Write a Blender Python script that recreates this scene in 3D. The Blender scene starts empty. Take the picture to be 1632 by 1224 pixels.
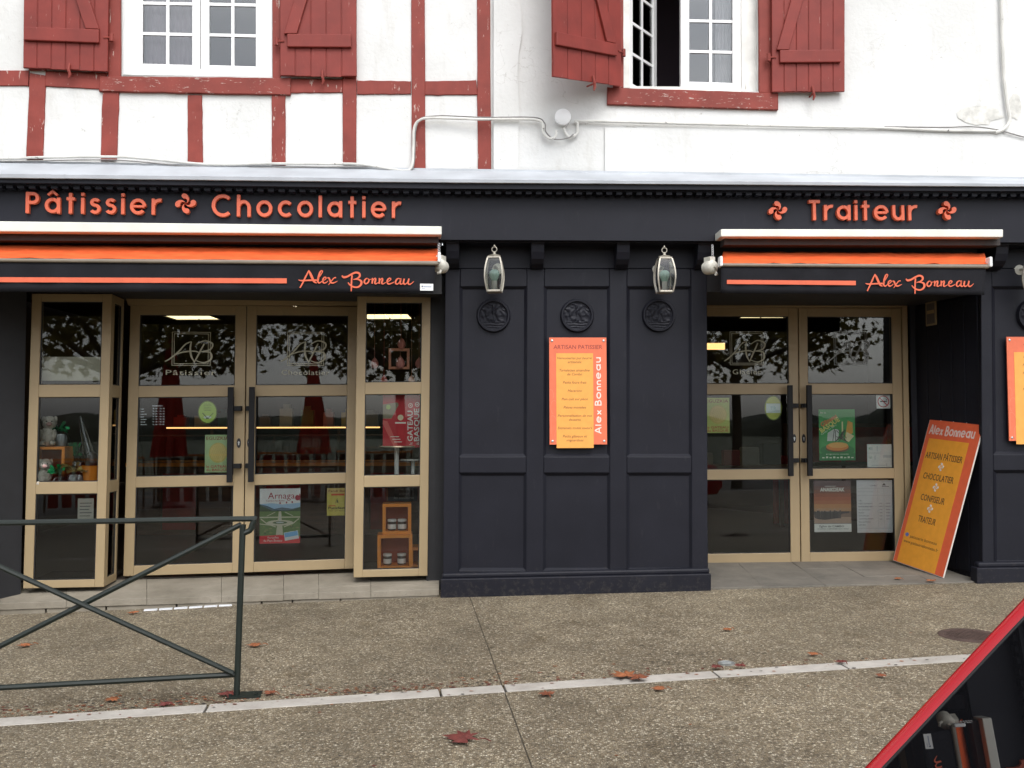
import bpy, bmesh, math, random
import numpy as np
from mathutils import Vector, Matrix, noise as mnoise

random.seed(7)
S = bpy.context.scene
COL = S.collection

# ------------------------------------------------------------------ camera, sky, sun, exposure
FPX, W0, H0 = 1472.0, 1632, 1224
PITCH, ROLL = math.radians(2.5), math.radians(.17)
CAM = Vector((0, -7.4, 1.4))
_F = Vector((0, math.cos(PITCH), math.sin(PITCH)))
_U = Vector((0, -math.sin(PITCH), math.cos(PITCH)))
_R = Vector((1, 0, 0))
CR = _R * math.cos(ROLL) - _U * math.sin(ROLL)
CU = _U * math.cos(ROLL) + _R * math.sin(ROLL)
cam = bpy.data.cameras.new('camera')
cam.sensor_width = 36
cam.lens = 36 * FPX / W0
cam.clip_start, cam.clip_end = .05, 2000
co = bpy.data.objects.new('camera', cam)
COL.objects.link(co)
co.matrix_world = Matrix(((CR.x, CU.x, -_F.x, CAM.x), (CR.y, CU.y, -_F.y, CAM.y), (CR.z, CU.z, -_F.z, CAM.z), (0, 0, 0, 1)))
S.camera = co

SUN_EL, SUN_ROT = math.radians(52), math.radians(165)
world = bpy.data.worlds.new('World')
S.world = world
world.use_nodes = True
wt = world.node_tree
wt.nodes.clear()
w_out = wt.nodes.new('ShaderNodeOutputWorld')
w_bg = wt.nodes.new('ShaderNodeBackground')
w_sky = wt.nodes.new('ShaderNodeTexSky')
w_sky.sky_type = 'NISHITA'
w_sky.sun_disc = False
w_sky.sun_elevation = SUN_EL
w_sky.sun_rotation = SUN_ROT
w_sky.air_density, w_sky.dust_density, w_sky.ozone_density = 1.0, 3.0, 1.0
w_hs = wt.nodes.new('ShaderNodeHueSaturation')
w_hs.inputs['Saturation'].default_value = .22
w_tc = wt.nodes.new('ShaderNodeTexCoord')
w_mp = wt.nodes.new('ShaderNodeMapping')
w_mp.inputs['Scale'].default_value = (1, 1, 3.2)
w_n = wt.nodes.new('ShaderNodeTexNoise')
w_n.inputs['Scale'].default_value = 2.2
w_n.inputs['Detail'].default_value = 5
w_cr = wt.nodes.new('ShaderNodeValToRGB')
w_cr.color_ramp.elements[0].position, w_cr.color_ramp.elements[0].color = .30, (.95, .99, 1.06, 1)
w_cr.color_ramp.elements[1].position, w_cr.color_ramp.elements[1].color = .72, (1.62, 1.62, 1.60, 1)
w_mx = wt.nodes.new('ShaderNodeMix')
w_mx.data_type, w_mx.blend_type = 'RGBA', 'MULTIPLY'
w_mx.inputs[0].default_value = 1
wt.links.new(w_sky.outputs[0], w_hs.inputs['Color'])
wt.links.new(w_tc.outputs['Generated'], w_mp.inputs[0])
wt.links.new(w_mp.outputs[0], w_n.inputs['Vector'])
wt.links.new(w_n.outputs[0], w_cr.inputs[0])
wt.links.new(w_hs.outputs[0], w_mx.inputs[6])
wt.links.new(w_cr.outputs[0], w_mx.inputs[7])
wt.links.new(w_mx.outputs[2], w_bg.inputs['Color'])
w_bg.inputs['Strength'].default_value = .15
wt.links.new(w_bg.outputs[0], w_out.inputs[0])

sun = bpy.data.lights.new('sun', 'SUN')
sun.energy = .5
sun.angle = math.radians(25)
sun.color = (1, .97, .92)
so = bpy.data.objects.new('sun', sun)
COL.objects.link(so)
sd = Vector((math.sin(SUN_ROT) * math.cos(SUN_EL), math.cos(SUN_ROT) * math.cos(SUN_EL), math.sin(SUN_EL)))
so.rotation_euler = (-sd).to_track_quat('-Z', 'Y').to_euler()
so.location = sd * 30

S.view_settings.view_transform = 'Standard'
S.view_settings.look = 'None'
S.view_settings.exposure = .75
S.view_settings.gamma = 1
S.view_settings.use_curve_mapping = False
S.render.engine = 'CYCLES'
S.cycles.use_denoising = True
S.cycles.max_bounces = 8
S.cycles.transparent_max_bounces = 16
S.cycles.caustics_reflective = False
S.cycles.caustics_refractive = False
S.cycles.sample_clamp_indirect = 6

# ------------------------------------------------------------------ measuring helpers: photo pixel -> point on a real surface
def ray(px, py):
    return _F + CR * ((px - 816) / FPX) - CU * ((py - 612) / FPX)

class Facade:
    def __init__(s, o, k):
        l = math.hypot(1, k)
        s.o, s.t = Vector((o[0], o[1], 0)), Vector((1 / l, k / l, 0))
        s.n = Vector((s.t.y, -s.t.x, 0))
        s.rz = math.atan2(s.t.y, s.t.x)

def hit(pl, px, py, off=0):
    d = ray(px, py)
    return CAM + d * ((off - (CAM - pl.o).dot(pl.n)) / d.dot(pl.n))

PR = Facade((0, 0), .0387)
_b = hit(PR, 705, 600)
PL = Facade((_b.x, _b.y), .117)

def hit_plane(px, py, n, c):
    d = ray(px, py)
    return CAM + d * ((c - n.dot(CAM)) / n.dot(d))

# ground plane: rises gently to the right, falls gently towards the road
_ga, _gb = hit(PL, 373, 965, .02), hit(PR, 1632, 928, .05)
GX = (_gb.z - _ga.z) / (_gb.x - _ga.x)
GY = .012
GX -= GY * (_gb.y - _ga.y) / (_gb.x - _ga.x)
GN = Vector((-GX, -GY, 1))
GC = _ga.z - GX * _ga.x - GY * _ga.y
def gz(x, y): return GX * x + GY * y + GC
def G(px, py, dz=0): return hit_plane(px, py, GN, GC + dz)

# ------------------------------------------------------------------ materials
MATS = {}
def _nt(name):
    m = bpy.data.materials.new(name)
    m.use_nodes = True
    nt = m.node_tree
    b = nt.nodes['Principled BSDF']
    return m, nt, b
def c3(c): return (c[0], c[1], c[2], 1)
def N(nt, t, **kw):
    n = nt.nodes.new(t)
    for k, v in kw.items():
        if k in n.inputs: n.inputs[k].default_value = v
        else: setattr(n, k, v)
    return n
def ramp(nt, fac, stops):
    r = N(nt, 'ShaderNodeValToRGB')
    el = r.color_ramp.elements
    while len(el) < len(stops): el.new(.5)
    for e, (p, c) in zip(el, stops): e.position, e.color = p, c3(c)
    nt.links.new(fac, r.inputs[0])
    return r.outputs[0]
def mixc(nt, fac, a, b, mode='MIX'):
    m = N(nt, 'ShaderNodeMix', data_type='RGBA', blend_type=mode)
    for s, v in ((0, fac), (6, a), (7, b)):
        if hasattr(v, 'is_linked'): nt.links.new(v, m.inputs[s])
        else: m.inputs[s].default_value = v if s == 0 else c3(v)
    return m.outputs[2]
def pos(nt, scale=(1, 1, 1)):
    g = N(nt, 'ShaderNodeNewGeometry')
    mp = N(nt, 'ShaderNodeMapping')
    mp.inputs['Scale'].default_value = scale
    nt.links.new(g.outputs['Position'], mp.inputs[0])
    return mp.outputs[0]
def tnoise(nt, v, scale, detail=4, rough=.55):
    n = N(nt, 'ShaderNodeTexNoise', Scale=scale, Detail=detail, Roughness=rough)
    nt.links.new(v, n.inputs['Vector'])
    return n.outputs[0]
def bump(nt, b, h, strength, dist):
    bn = N(nt, 'ShaderNodeBump', Strength=strength, Distance=dist)
    nt.links.new(h, bn.inputs['Height'])
    nt.links.new(bn.outputs[0], b.inputs['Normal'])

def plain(name, col, rough=.5, var=.12, scale=9, metal=0, bmp=0, bscale=120, spec=.5, stretch=(1, 1, 1), coat=0):
    if name in MATS: return MATS[name]
    m, nt, b = _nt(name)
    v = pos(nt, stretch)
    lo, hi = [max(0, c * (1 - var)) for c in col], [min(1, c * (1 + var)) for c in col]
    nt.links.new(ramp(nt, tnoise(nt, v, scale), [(.3, lo), (.7, hi)]), b.inputs['Base Color'])
    b.inputs['Roughness'].default_value = rough
    b.inputs['Metallic'].default_value = metal
    b.inputs['Specular IOR Level'].default_value = spec
    b.inputs['Coat Weight'].default_value = coat
    if bmp: bump(nt, b, tnoise(nt, v, bscale, 3), bmp, .002)
    MATS[name] = m
    return m

def emis(name, col, strength):
    m, nt, b = _nt(name)
    b.inputs['Base Color'].default_value = c3(col)
    b.inputs['Emission Color'].default_value = c3(col)
    b.inputs['Emission Strength'].default_value = strength
    MATS[name] = m
    return m

def glass(name, tint=(.93, .95, .94), ior=1.5, rough=0.0):
    m = bpy.data.materials.new(name)
    m.use_nodes = True
    nt = m.node_tree
    nt.nodes.remove(nt.nodes['Principled BSDF'])
    o = nt.nodes['Material Output']
    t = N(nt, 'ShaderNodeBsdfTransparent'); t.inputs[0].default_value = c3(tint)
    g = N(nt, 'ShaderNodeBsdfGlossy', Roughness=rough)
    f = N(nt, 'ShaderNodeFresnel', IOR=ior)
    gn = N(nt, 'ShaderNodeNewGeometry')
    # a slight waviness of float glass
    wv = tnoise(nt, gn.outputs['Position'], 1.6, 1)
    bn = N(nt, 'ShaderNodeBump', Strength=.05, Distance=.01)
    nt.links.new(wv, bn.inputs['Height'])
    nt.links.new(bn.outputs[0], g.inputs['Normal'])
    mx = N(nt, 'ShaderNodeMixShader')
    nt.links.new(f.outputs[0], mx.inputs[0]); nt.links.new(t.outputs[0], mx.inputs[1]); nt.links.new(g.outputs[0], mx.inputs[2])
    nt.links.new(mx.outputs[0], o.inputs[0])
    MATS[name] = m
    return m

def plaster_mat():
    m, nt, b = _nt('white_plaster')
    v = pos(nt)
    base = ramp(nt, tnoise(nt, v, 1.3, 5), [(.35, (.62, .62, .60)), (.6, (.70, .70, .685))])
    # streaky grime and small flaked spots
    st = ramp(nt, tnoise(nt, pos(nt, (3, 3, .7)), 2.2, 6, .65), [(.56, (0, 0, 0)), (.8, (1, 1, 1))])
    c = mixc(nt, .62, base, mixc(nt, st, base, (.5, .48, .44)))
    sp = ramp(nt, tnoise(nt, v, 17, 5, .7), [(.66, (0, 0, 0)), (.73, (1, 1, 1))])
    c = mixc(nt, sp, c, (.42, .40, .37))
    # hairline cracks
    cv = N(nt, 'ShaderNodeTexVoronoi', Scale=1.15, feature='DISTANCE_TO_EDGE')
    wob = N(nt, 'ShaderNodeVectorMath', operation='ADD')
    nz = N(nt, 'ShaderNodeTexNoise', Scale=3.5, Detail=5)
    nt.links.new(v, nz.inputs['Vector']); nt.links.new(v, wob.inputs[0]); nt.links.new(nz.outputs['Color'], wob.inputs[1])
    nt.links.new(wob.outputs[0], cv.inputs['Vector'])
    ck = ramp(nt, cv.outputs['Distance'], [(.0022, (1, 1, 1)), (.0045, (0, 0, 0))])
    gate = ramp(nt, tnoise(nt, v, .8, 3), [(.52, (0, 0, 0)), (.6, (.55, .55, .55))])
    c = mixc(nt, mixc(nt, 1, ck, gate, 'MULTIPLY'), c, (.38, .36, .33))
    nt.links.new(c, b.inputs['Base Color'])
    b.inputs['Roughness'].default_value = .9
    b.inputs['Specular IOR Level'].default_value = .2
    h = N(nt, 'ShaderNodeMath', operation='ADD')
    nt.links.new(tnoise(nt, v, 3.2, 6, .6), h.inputs[0]); nt.links.new(tnoise(nt, v, 30, 2), h.inputs[1])
    bump(nt, b, h.outputs[0], .35, .009)
    return m

def peel_mat(name, col, under, amount=.69, stretch=(14, 14, 3), rough=.62):
    m, nt, b = _nt(name)
    v = pos(nt)
    base = ramp(nt, tnoise(nt, v, 5, 5), [(.3, [c * .82 for c in col]), (.7, [min(1, c * 1.15) for c in col])])
    fl = ramp(nt, tnoise(nt, pos(nt, stretch), 2.4, 6, .7), [(amount, (0, 0, 0)), (amount + .035, (1, 1, 1))])
    nt.links.new(mixc(nt, fl, base, under), b.inputs['Base Color'])
    b.inputs['Roughness'].default_value = rough
    b.inputs['Specular IOR Level'].default_value = .3
    bump(nt, b, tnoise(nt, pos(nt, (30, 30, 6)), 3, 4), .25, .003)
    return m

def aggregate_mat():
    m, nt, b = _nt('exposed_aggregate_concrete')
    v = pos(nt)
    vo = N(nt, 'ShaderNodeTexVoronoi', Scale=98)
    nt.links.new(v, vo.inputs['Vector'])
    sep = N(nt, 'ShaderNodeSeparateColor')
    nt.links.new(vo.outputs['Color'], sep.inputs[0])
    peb = ramp(nt, sep.outputs[0], [(0, (.13, .105, .08)), (.22, (.27, .228, .17)), (.45, (.43, .365, .275)), (.62, (.335, .31, .27)), (.82, (.56, .50, .40)), (1, (.92, .89, .82))])
    ed = N(nt, 'ShaderNodeTexVoronoi', Scale=98, feature='DISTANCE_TO_EDGE')
    nt.links.new(v, ed.inputs['Vector'])
    gap = ramp(nt, ed.outputs['Distance'], [(.02, (1, 1, 1)), (.16, (0, 0, 0))])
    c = mixc(nt, gap, peb, (.17, .145, .11))
    big = ramp(nt, tnoise(nt, v, .9, 4), [(.28, (.50, .465, .40)), (.5, (.69, .645, .555)), (.74, (.88, .83, .72))])
    c = mixc(nt, 1, c, big, 'MULTIPLY')
    mid = ramp(nt, tnoise(nt, v, 7, 4), [(.3, (.80, .79, .76)), (.7, (1.1, 1.1, 1.08))])
    c = mixc(nt, 1, c, mid, 'MULTIPLY')
    stn = ramp(nt, tnoise(nt, pos(nt, (1, 1, 1)), 2.6, 7, .72), [(.57, (1, 1, 1)), (.68, (.74, .70, .63))])
    c = mixc(nt, 1, c, stn, 'MULTIPLY')
    gum = N(nt, 'ShaderNodeTexVoronoi', Scale=3.1)
    nt.links.new(v, gum.inputs['Vector'])
    gm = ramp(nt, gum.outputs['Distance'], [(.045, (.62, .6, .57)), (.065, (1, 1, 1))])
    c = mixc(nt, 1, c, gm, 'MULTIPLY')
    nt.links.new(c, b.inputs['Base Color'])
    b.inputs['Roughness'].default_value = .62
    b.inputs['Specular IOR Level'].default_value = .42
    bump(nt, b, ed.outputs['Distance'], .9, .012)
    return m

def stone_mat(name, lo, hi, scale=4):
    m, nt, b = _nt(name)
    v = pos(nt)
    a = ramp(nt, tnoise(nt, v, scale, 6, .65), [(.3, lo), (.7, hi)])
    sp = ramp(nt, tnoise(nt, v, 45, 4, .7), [(.6, (0, 0, 0)), (.72, (1, 1, 1))])
    a = mixc(nt, mixc(nt, .5, (0, 0, 0), sp), a, [x * .5 for x in lo])
    nt.links.new(a, b.inputs['Base Color'])
    b.inputs['Roughness'].default_value = .75
    bump(nt, b, tnoise(nt, v, 35, 5, .7), .4, .004)
    return m

def black_paint():
    m, nt, b = _nt('blue_black_paint')
    v = pos(nt)
    base = ramp(nt, tnoise(nt, v, 3, 5), [(.3, (.0068, .0072, .0122)), (.7, (.0104, .0109, .0172))])
    du = ramp(nt, tnoise(nt, pos(nt, (6, 6, 1.5)), 4, 6, .7), [(.6, (0, 0, 0)), (.8, (1, 1, 1))])
    c = mixc(nt, mixc(nt, .5, (0, 0, 0), du), base, (.034, .034, .038))
    sx = N(nt, 'ShaderNodeSeparateXYZ'); nt.links.new(v, sx.inputs[0])
    zr_ = N(nt, 'ShaderNodeMapRange'); zr_.inputs[1].default_value, zr_.inputs[2].default_value, zr_.inputs[3].default_value, zr_.inputs[4].default_value = .0, .6, .22, -.12
    nt.links.new(sx.outputs[2], zr_.inputs[0])
    ad = N(nt, 'ShaderNodeMath', operation='ADD'); nt.links.new(zr_.outputs[0], ad.inputs[0]); nt.links.new(tnoise(nt, v, 22, 6, .75), ad.inputs[1])
    spl = ramp(nt, ad.outputs[0], [(.66, (0, 0, 0)), (.82, (.32, .32, .32))])
    c = mixc(nt, spl, c, (.075, .066, .055))
    nt.links.new(c, b.inputs['Base Color'])
    b.inputs['Roughness'].default_value = .55
    b.inputs['Specular IOR Level'].default_value = .25
    bump(nt, b, tnoise(nt, v, 70, 4), .12, .002)
    return m

M_PLASTER = plaster_mat()
M_RED = peel_mat('red_timber_paint', (.225, .041, .030), (.5, .38, .33), .625)
M_REDW = peel_mat('worn_red_sill_paint', (.22, .042, .031), (.42, .32, .28), .60, (6, 6, 22))
M_SHUT = peel_mat('red_shutter_paint', (.20, .029, .021), (.36, .19, .16), .66, (20, 20, 3), .55)
M_BLACK = black_paint()
M_DARK = plain('dark_recess_paint', (.012, .012, .014), .6, .2)
M_TAN = plain('tan_aluminium', (.33, .248, .14), .42, .05, 3, 0, 0, spec=.5)
M_TAN_GAP = plain('tan_gasket_shadow', (.02, .017, .012), .7)
M_GASK = plain('black_rubber_gasket', (.012, .012, .012), .6)
M_GLASS = glass('shop_glass', (.88, .9, .89), 1.5)
M_WGLASS = glass('window_glass', (.9, .92, .92), 1.75)
M_PVC = plain('white_pvc', (.80, .80, .79), .35, .03)
M_PVCW = peel_mat('worn_white_reveal', (.72, .71, .67), (.42, .40, .36), .66)
M_ORANGE = plain('orange_letter_paint', (.60, .108, .045), .42, .08, 20)
M_AWN = plain('orange_awning_cloth', (.68, .11, .03), .8, .22, 5, 0, .4, 300, .2, (1.2, 1, 7))
M_VAL = plain('black_awning_cloth', (.014, .014, .017), .85, .2, 5, 0, .4, 300, .15)
M_STRIPE = plain('orange_print_on_cloth', (.68, .13, .06), .7, .08, 14)
M_BOX = plain('cream_awning_housing', (.70, .69, .62), .45, .08, 5)
M_BAR = plain('beige_front_bar', (.20, .165, .125), .45, .1)
M_IVORY = plain('ivory_plastic', (.55, .53, .46), .5, .15, 25)
M_ZINC = plain('painted_zinc', (.39, .41, .435), .6, .16, 2.5, 0, .2, 8)
M_GREEN = plain('dark_green_metal', (.006, .0115, .0085), .5, .2, 12, 0, .15, 90)
M_AGG = aggregate_mat()
M_STRIP = stone_mat('pale_limestone_strip', (.31, .285, .25), (.46, .43, .385), 5)
M_STEP = stone_mat('grey_step_stone', (.17, .148, .112), (.29, .258, .205), 3)
M_TILE = stone_mat('slate_floor_tile', (.10, .092, .078), (.19, .17, .14), 3)
M_JOINT = plain('dark_joint', (.05, .042, .034), .9)
M_EARTH = plain('sub_base', (.05, .045, .04), .9)
M_METAL = plain('brushed_pewter', (.40, .37, .31), .42, .15, 30, .6)
M_LGLASS = glass('lantern_glass', (.82, .84, .80), 1.6, .12)
M_TEAL = plain('pale_teal_bulb', (.42, .62, .55), .4, .05)
M_WHITE = plain('white_enamel', (.75, .75, .73), .45, .05)
M_IRON = plain('rusty_cast_iron', (.085, .055, .045), .7, .3, 18, .2, .5, 60)
M_STEEL = plain('worn_steel', (.5, .52, .52), .35, .2, 30, .8)
M_CABLE = peel_mat('dirty_white_cable', (.62, .61, .57), (.12, .11, .10), .63, (9, 9, 9))
M_CABLE2 = plain('grey_cable', (.22, .21, .20), .6, .3, 12)
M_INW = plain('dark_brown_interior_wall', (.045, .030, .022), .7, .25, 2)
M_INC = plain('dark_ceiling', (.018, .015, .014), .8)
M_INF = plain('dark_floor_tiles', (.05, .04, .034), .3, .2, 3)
M_WOOD = plain('brown_counter_wood', (.11, .055, .03), .5, .3, 4, stretch=(1, 1, 6))
M_OWOOD = plain('orange_lacquer', (.92, .30, .03), .4, .08)
M_CURT = plain('red_fabric', (.33, .02, .014), .8, .2, 8)
M_TISSUE = plain('pale_curtain', (.62, .58, .60), .9, .1, 6, stretch=(9, 9, .6))
M_PLUSH = plain('white_plush', (.52, .48, .42), .95, .2, 40, 0, .8, 150)
M_GFOIL = plain('green_foil_ribbon', (.02, .30, .10), .18, .3, 40, .6)
M_GOLD = plain('gold_foil_ribbon', (.45, .36, .12), .25, .3, 30, .6)
M_CELLO = glass('cellophane', (.8, .82, .84), 1.7, .08)
M_CHOC = plain('dark_chocolate', (.03, .014, .009), .4)
M_LIT = emis('lit_ceiling_panel', (1, .80, .42), 1.6)
M_STRIPLIT = emis('lit_shelf_strip', (1, .55, .2), 1.3)
M_SPOT = emis('lit_spot', (1, .85, .6), 8)
M_CARRED = plain('red_car_paint', (.46, .004, .010), .22, .05, 6, 0, spec=.5, coat=.4)
M_CARGL = plain('tinted_car_glass', (.006, .006, .007), .004, 0, spec=.7)
M_TYRE = plain('black_tyre', (.015, .015, .015), .85)
M_CBLK = plain('black_car_trim', (.012, .012, .013), .5)
M_TAIL = plain('red_tail_lens', (.35, .01, .012), .15)
M_HEAD = plain('clear_head_lens', (.6, .62, .64), .1)
M_BARK = plain('plane_tree_bark', (.10, .085, .06), .9, .35, 6, 0, .6, 20)
M_LEAFG = plain('plane_leaf', (.075, .078, .028), .7, .45, 3)
def leaf_mat():
    m = bpy.data.materials.new('plane_leaf_backlit'); m.use_nodes = True
    nt = m.node_tree; nt.nodes.remove(nt.nodes['Principled BSDF'])
    c = ramp(nt, tnoise(nt, pos(nt), 3, 4), [(.3, (.09, .085, .03)), (.55, (.17, .145, .045)), (.7, (.25, .16, .05))])
    d, t_ = N(nt, 'ShaderNodeBsdfDiffuse'), N(nt, 'ShaderNodeBsdfTranslucent')
    nt.links.new(c, d.inputs[0]); nt.links.new(c, t_.inputs[0])
    mx = N(nt, 'ShaderNodeMixShader'); mx.inputs[0].default_value = .5
    nt.links.new(d.outputs[0], mx.inputs[1]); nt.links.new(t_.outputs[0], mx.inputs[2]); nt.links.new(mx.outputs[0], nt.nodes['Material Output'].inputs[0])
    return m
M_LEAFG = leaf_mat()
M_GRASS = plain('field_grass', (.05, .06, .025), .9, .3, .4)
M_WOODS = plain('distant_woodland', (.022, .030, .016), .95, .4, .5)
M_ASPH = plain('asphalt', (.05, .05, .05), .85, .25, 6, 0, .5, 150)
FLAT = {}
PRINT_GAIN = 1.0
def flat(col, rough=.55):
    col = tuple(min(.88, c * PRINT_GAIN) for c in col)
    k = tuple(round(c, 3) for c in col)
    if k not in FLAT:
        FLAT[k] = plain('print_%d' % len(FLAT), col, rough, .05, 18)
    return FLAT[k]

# ------------------------------------------------------------------ mesh builder and object helpers
WM = {}
def wm(o): return WM.get(o.name, Matrix.Identity(4))

TXT = None
_tcache = {}
def text_mesh(body, shear=0., bold=0., space=1.):
    global TXT
    k = (body, shear, bold, space)
    if k in _tcache: return _tcache[k]
    if TXT is None:
        TXT = bpy.data.curves.new('lettering', 'FONT')
    TXT.body, TXT.shear, TXT.offset, TXT.space_character = body, shear, bold, space
    TXT.resolution_u = 2
    TXT.size = 1
    ob = bpy.data.objects.new('lettering', TXT)
    me = ob.to_mesh()
    vs = [tuple(v.co) for v in me.vertices]
    fs = [tuple(p.vertices) for p in me.polygons]
    ob.to_mesh_clear()
    bpy.data.objects.remove(ob)
    _tcache[k] = (vs, fs)
    return _tcache[k]

class MB:
    def __init__(s): s.v, s.f, s.m, s.slots, s.cur = [], [], [], [], 0
    def mat(s, m):
        if m not in s.slots: s.slots.append(m)
        s.cur = s.slots.index(m)
        return s
    def add(s, vs, fs):
        b = len(s.v)
        s.v += [Vector(v) for v in vs]
        s.f += [tuple(i + b for i in f) for f in fs]
        s.m += [s.cur] * len(fs)
        return s
    def box(s, x0, x1, y0, y1, z0, z1):
        return s.hexa([(x0, y0, z1), (x1, y0, z1), (x1, y0, z0), (x0, y0, z0)], [(x0, y1, z1), (x1, y1, z1), (x1, y1, z0), (x0, y1, z0)])
    def hexa(s, fr, bk):  # front TL TR BR BL, back likewise
        return s.add(list(fr) + list(bk), [(0, 3, 2, 1), (4, 5, 6, 7), (0, 1, 5, 4), (3, 7, 6, 2), (0, 4, 7, 3), (1, 2, 6, 5)])
    def quad(s, a, b, c, d): return s.add([a, b, c, d], [(0, 3, 2, 1)])
    def prism(s, pts, y0, y1):  # polygon in x,z extruded from y0 (front) to y1
        n = len(pts)
        vs = [(p[0], y0, p[1]) for p in pts] + [(p[0], y1, p[1]) for p in pts]
        ar = sum(pts[i][0] * pts[(i + 1) % n][1] - pts[(i + 1) % n][0] * pts[i][1] for i in range(n))
        idx = list(range(n)) if ar > 0 else list(range(n))[::-1]
        fs = [tuple(idx), tuple(i + n for i in idx[::-1])]
        for k in range(n):
            a, b = idx[k], idx[(k + 1) % n]
            fs.append((b, a, a + n, b + n))
        return s.add(vs, fs)
    def extr(s, pts, x0, x1):  # profile polygon in y,z extruded along x
        n = len(pts)
        vs = [(x0, p[0], p[1]) for p in pts] + [(x1, p[0], p[1]) for p in pts]
        ar = sum(pts[i][0] * pts[(i + 1) % n][1] - pts[(i + 1) % n][0] * pts[i][1] for i in range(n))
        idx = list(range(n)) if ar > 0 else list(range(n))[::-1]
        fs = [tuple(i + n for i in idx), tuple(idx[::-1])]
        for k in range(n):
            a, b = idx[k], idx[(k + 1) % n]
            fs.append((a, b, b + n, a + n))
        return s.add(vs, fs)
    def ribbon(s, pts, w, y0, y1, closed=False):  # stroke in x,z
        n = len(pts)
        P = [Vector((p[0], p[1])) for p in pts]
        ws = w if isinstance(w, (list, tuple)) else [w] * n
        L, R = [], []
        for i in range(n):
            if closed: a, b = P[i - 1], P[(i + 1) % n]
            else: a, b = P[max(0, i - 1)], P[min(n - 1, i + 1)]
            d1 = (P[i] - a); d2 = (b - P[i])
            d1 = d1.normalized() if d1.length > 1e-9 else d2.normalized()
            d2 = d2.normalized() if d2.length > 1e-9 else d1
            t = (d1 + d2)
            t = t.normalized() if t.length > 1e-6 else d1
            nn = Vector((-t.y, t.x))
            k = 1 / max(.5, nn.dot(Vector((-d1.y, d1.x))))
            L.append(P[i] + nn * ws[i] / 2 * k); R.append(P[i] - nn * ws[i] / 2 * k)
        vs = []
        for i in range(n):
            vs += [(L[i].x, y0, L[i].y), (R[i].x, y0, R[i].y), (R[i].x, y1, R[i].y), (L[i].x, y1, L[i].y)]
        fs = []
        for i in range(n if closed else n - 1):
            a, b = 4 * i, 4 * ((i + 1) % n)
            fs += [(a, a + 1, b + 1, b), (a + 1, a + 2, b + 2, b + 1), (a + 3, a, b, b + 3)]
        if not closed: fs += [(0, 3, 2, 1), (4 * n - 4, 4 * n - 3, 4 * n - 2, 4 * n - 1)]
        return s.add(vs, fs)
    def tube(s, path, r, n=10, closed=False):
        P = [Vector(p) for p in path]
        m = len(P)
        rs = r if isinstance(r, (list, tuple)) else [r] * m
        up = None
        vs = []
        for i in range(m):
            if closed: t = P[(i + 1) % m] - P[i - 1]
            else: t = P[min(m - 1, i + 1)] - P[max(0, i - 1)]
            t.normalize()
            if up is None: up = t.orthogonal().normalized()
            up = (up - t * up.dot(t)).normalized()
            sd_ = t.cross(up)
            for k in range(n):
                a = 2 * math.pi * k / n
                vs.append(P[i] + (up * math.cos(a) + sd_ * math.sin(a)) * rs[i])
        fs = []
        for i in range(m if closed else m - 1):
            for k in range(n):
                a, b = i * n + k, i * n + (k + 1) % n
                c, d = ((i + 1) % m) * n + (k + 1) % n, ((i + 1) % m) * n + k
                fs.append((a, b, c, d))
        if not closed: fs += [tuple(range(n))[::-1], tuple(range((m - 1) * n, m * n))]
        return s.add(vs, fs)
    def lathe(s, prof, c=(0, 0, 0), n=24, axis='z', cap=True):
        vs = []
        for r, h in prof:
            for k in range(n):
                a = 2 * math.pi * k / n
                if axis == 'z': vs.append((c[0] + r * math.cos(a), c[1] + r * math.sin(a), c[2] + h))
                else: vs.append((c[0] + r * math.cos(a), c[1] - h, c[2] + r * math.sin(a)))
        fs = []
        for i in range(len(prof) - 1):
            for k in range(n):
                a, b = i * n + k, i * n + (k + 1) % n
                fs.append((a, b, b + n, a + n))
        if cap: fs += [tuple(range(n))[::-1], tuple(range((len(prof) - 1) * n, len(prof) * n))]
        return s.add(vs, fs)
    def text(s, body, x, z, size, y, align='C', wmax=None, rot=0, shear=0., bold=0., space=1., width=None):
        vs, fs = text_mesh(body, shear, bold, space)
        if not vs: return s
        x0, x1 = min(v[0] for v in vs), max(v[0] for v in vs)
        w = (x1 - x0) * size
        sx = size
        if width: sx = size * width / w
        elif wmax and w > wmax: sx = size * wmax / w
        w = (x1 - x0) * sx
        o = {'C': -w / 2, 'L': 0, 'R': -w}[align]
        ca, sa = math.cos(rot), math.sin(rot)
        out = []
        for v in vs:
            lx, lz = (v[0] - x0) * sx + o, v[1] * size
            out.append((x + lx * ca - lz * sa, y, z + lx * sa + lz * ca))
        return s.add(out, fs)
    def rect(s, x0, x1, z0, z1, y): return s.quad((x0, y, z1), (x1, y, z1), (x1, y, z0), (x0, y, z0))
    def ellipse(s, x, z, rx, rz, y, n=28, rot=0):
        pts = []
        for k in range(n):
            a = 2 * math.pi * k / n
            u, v = rx * math.cos(a), rz * math.sin(a)
            pts.append((x + u * math.cos(rot) - v * math.sin(rot), y, z + u * math.sin(rot) + v * math.cos(rot)))
        return s.add(pts, [tuple(range(n))])
    def poly(s, pts, y): return s.add([(p[0], y, p[1]) for p in pts], [tuple(range(len(pts)))])
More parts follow.
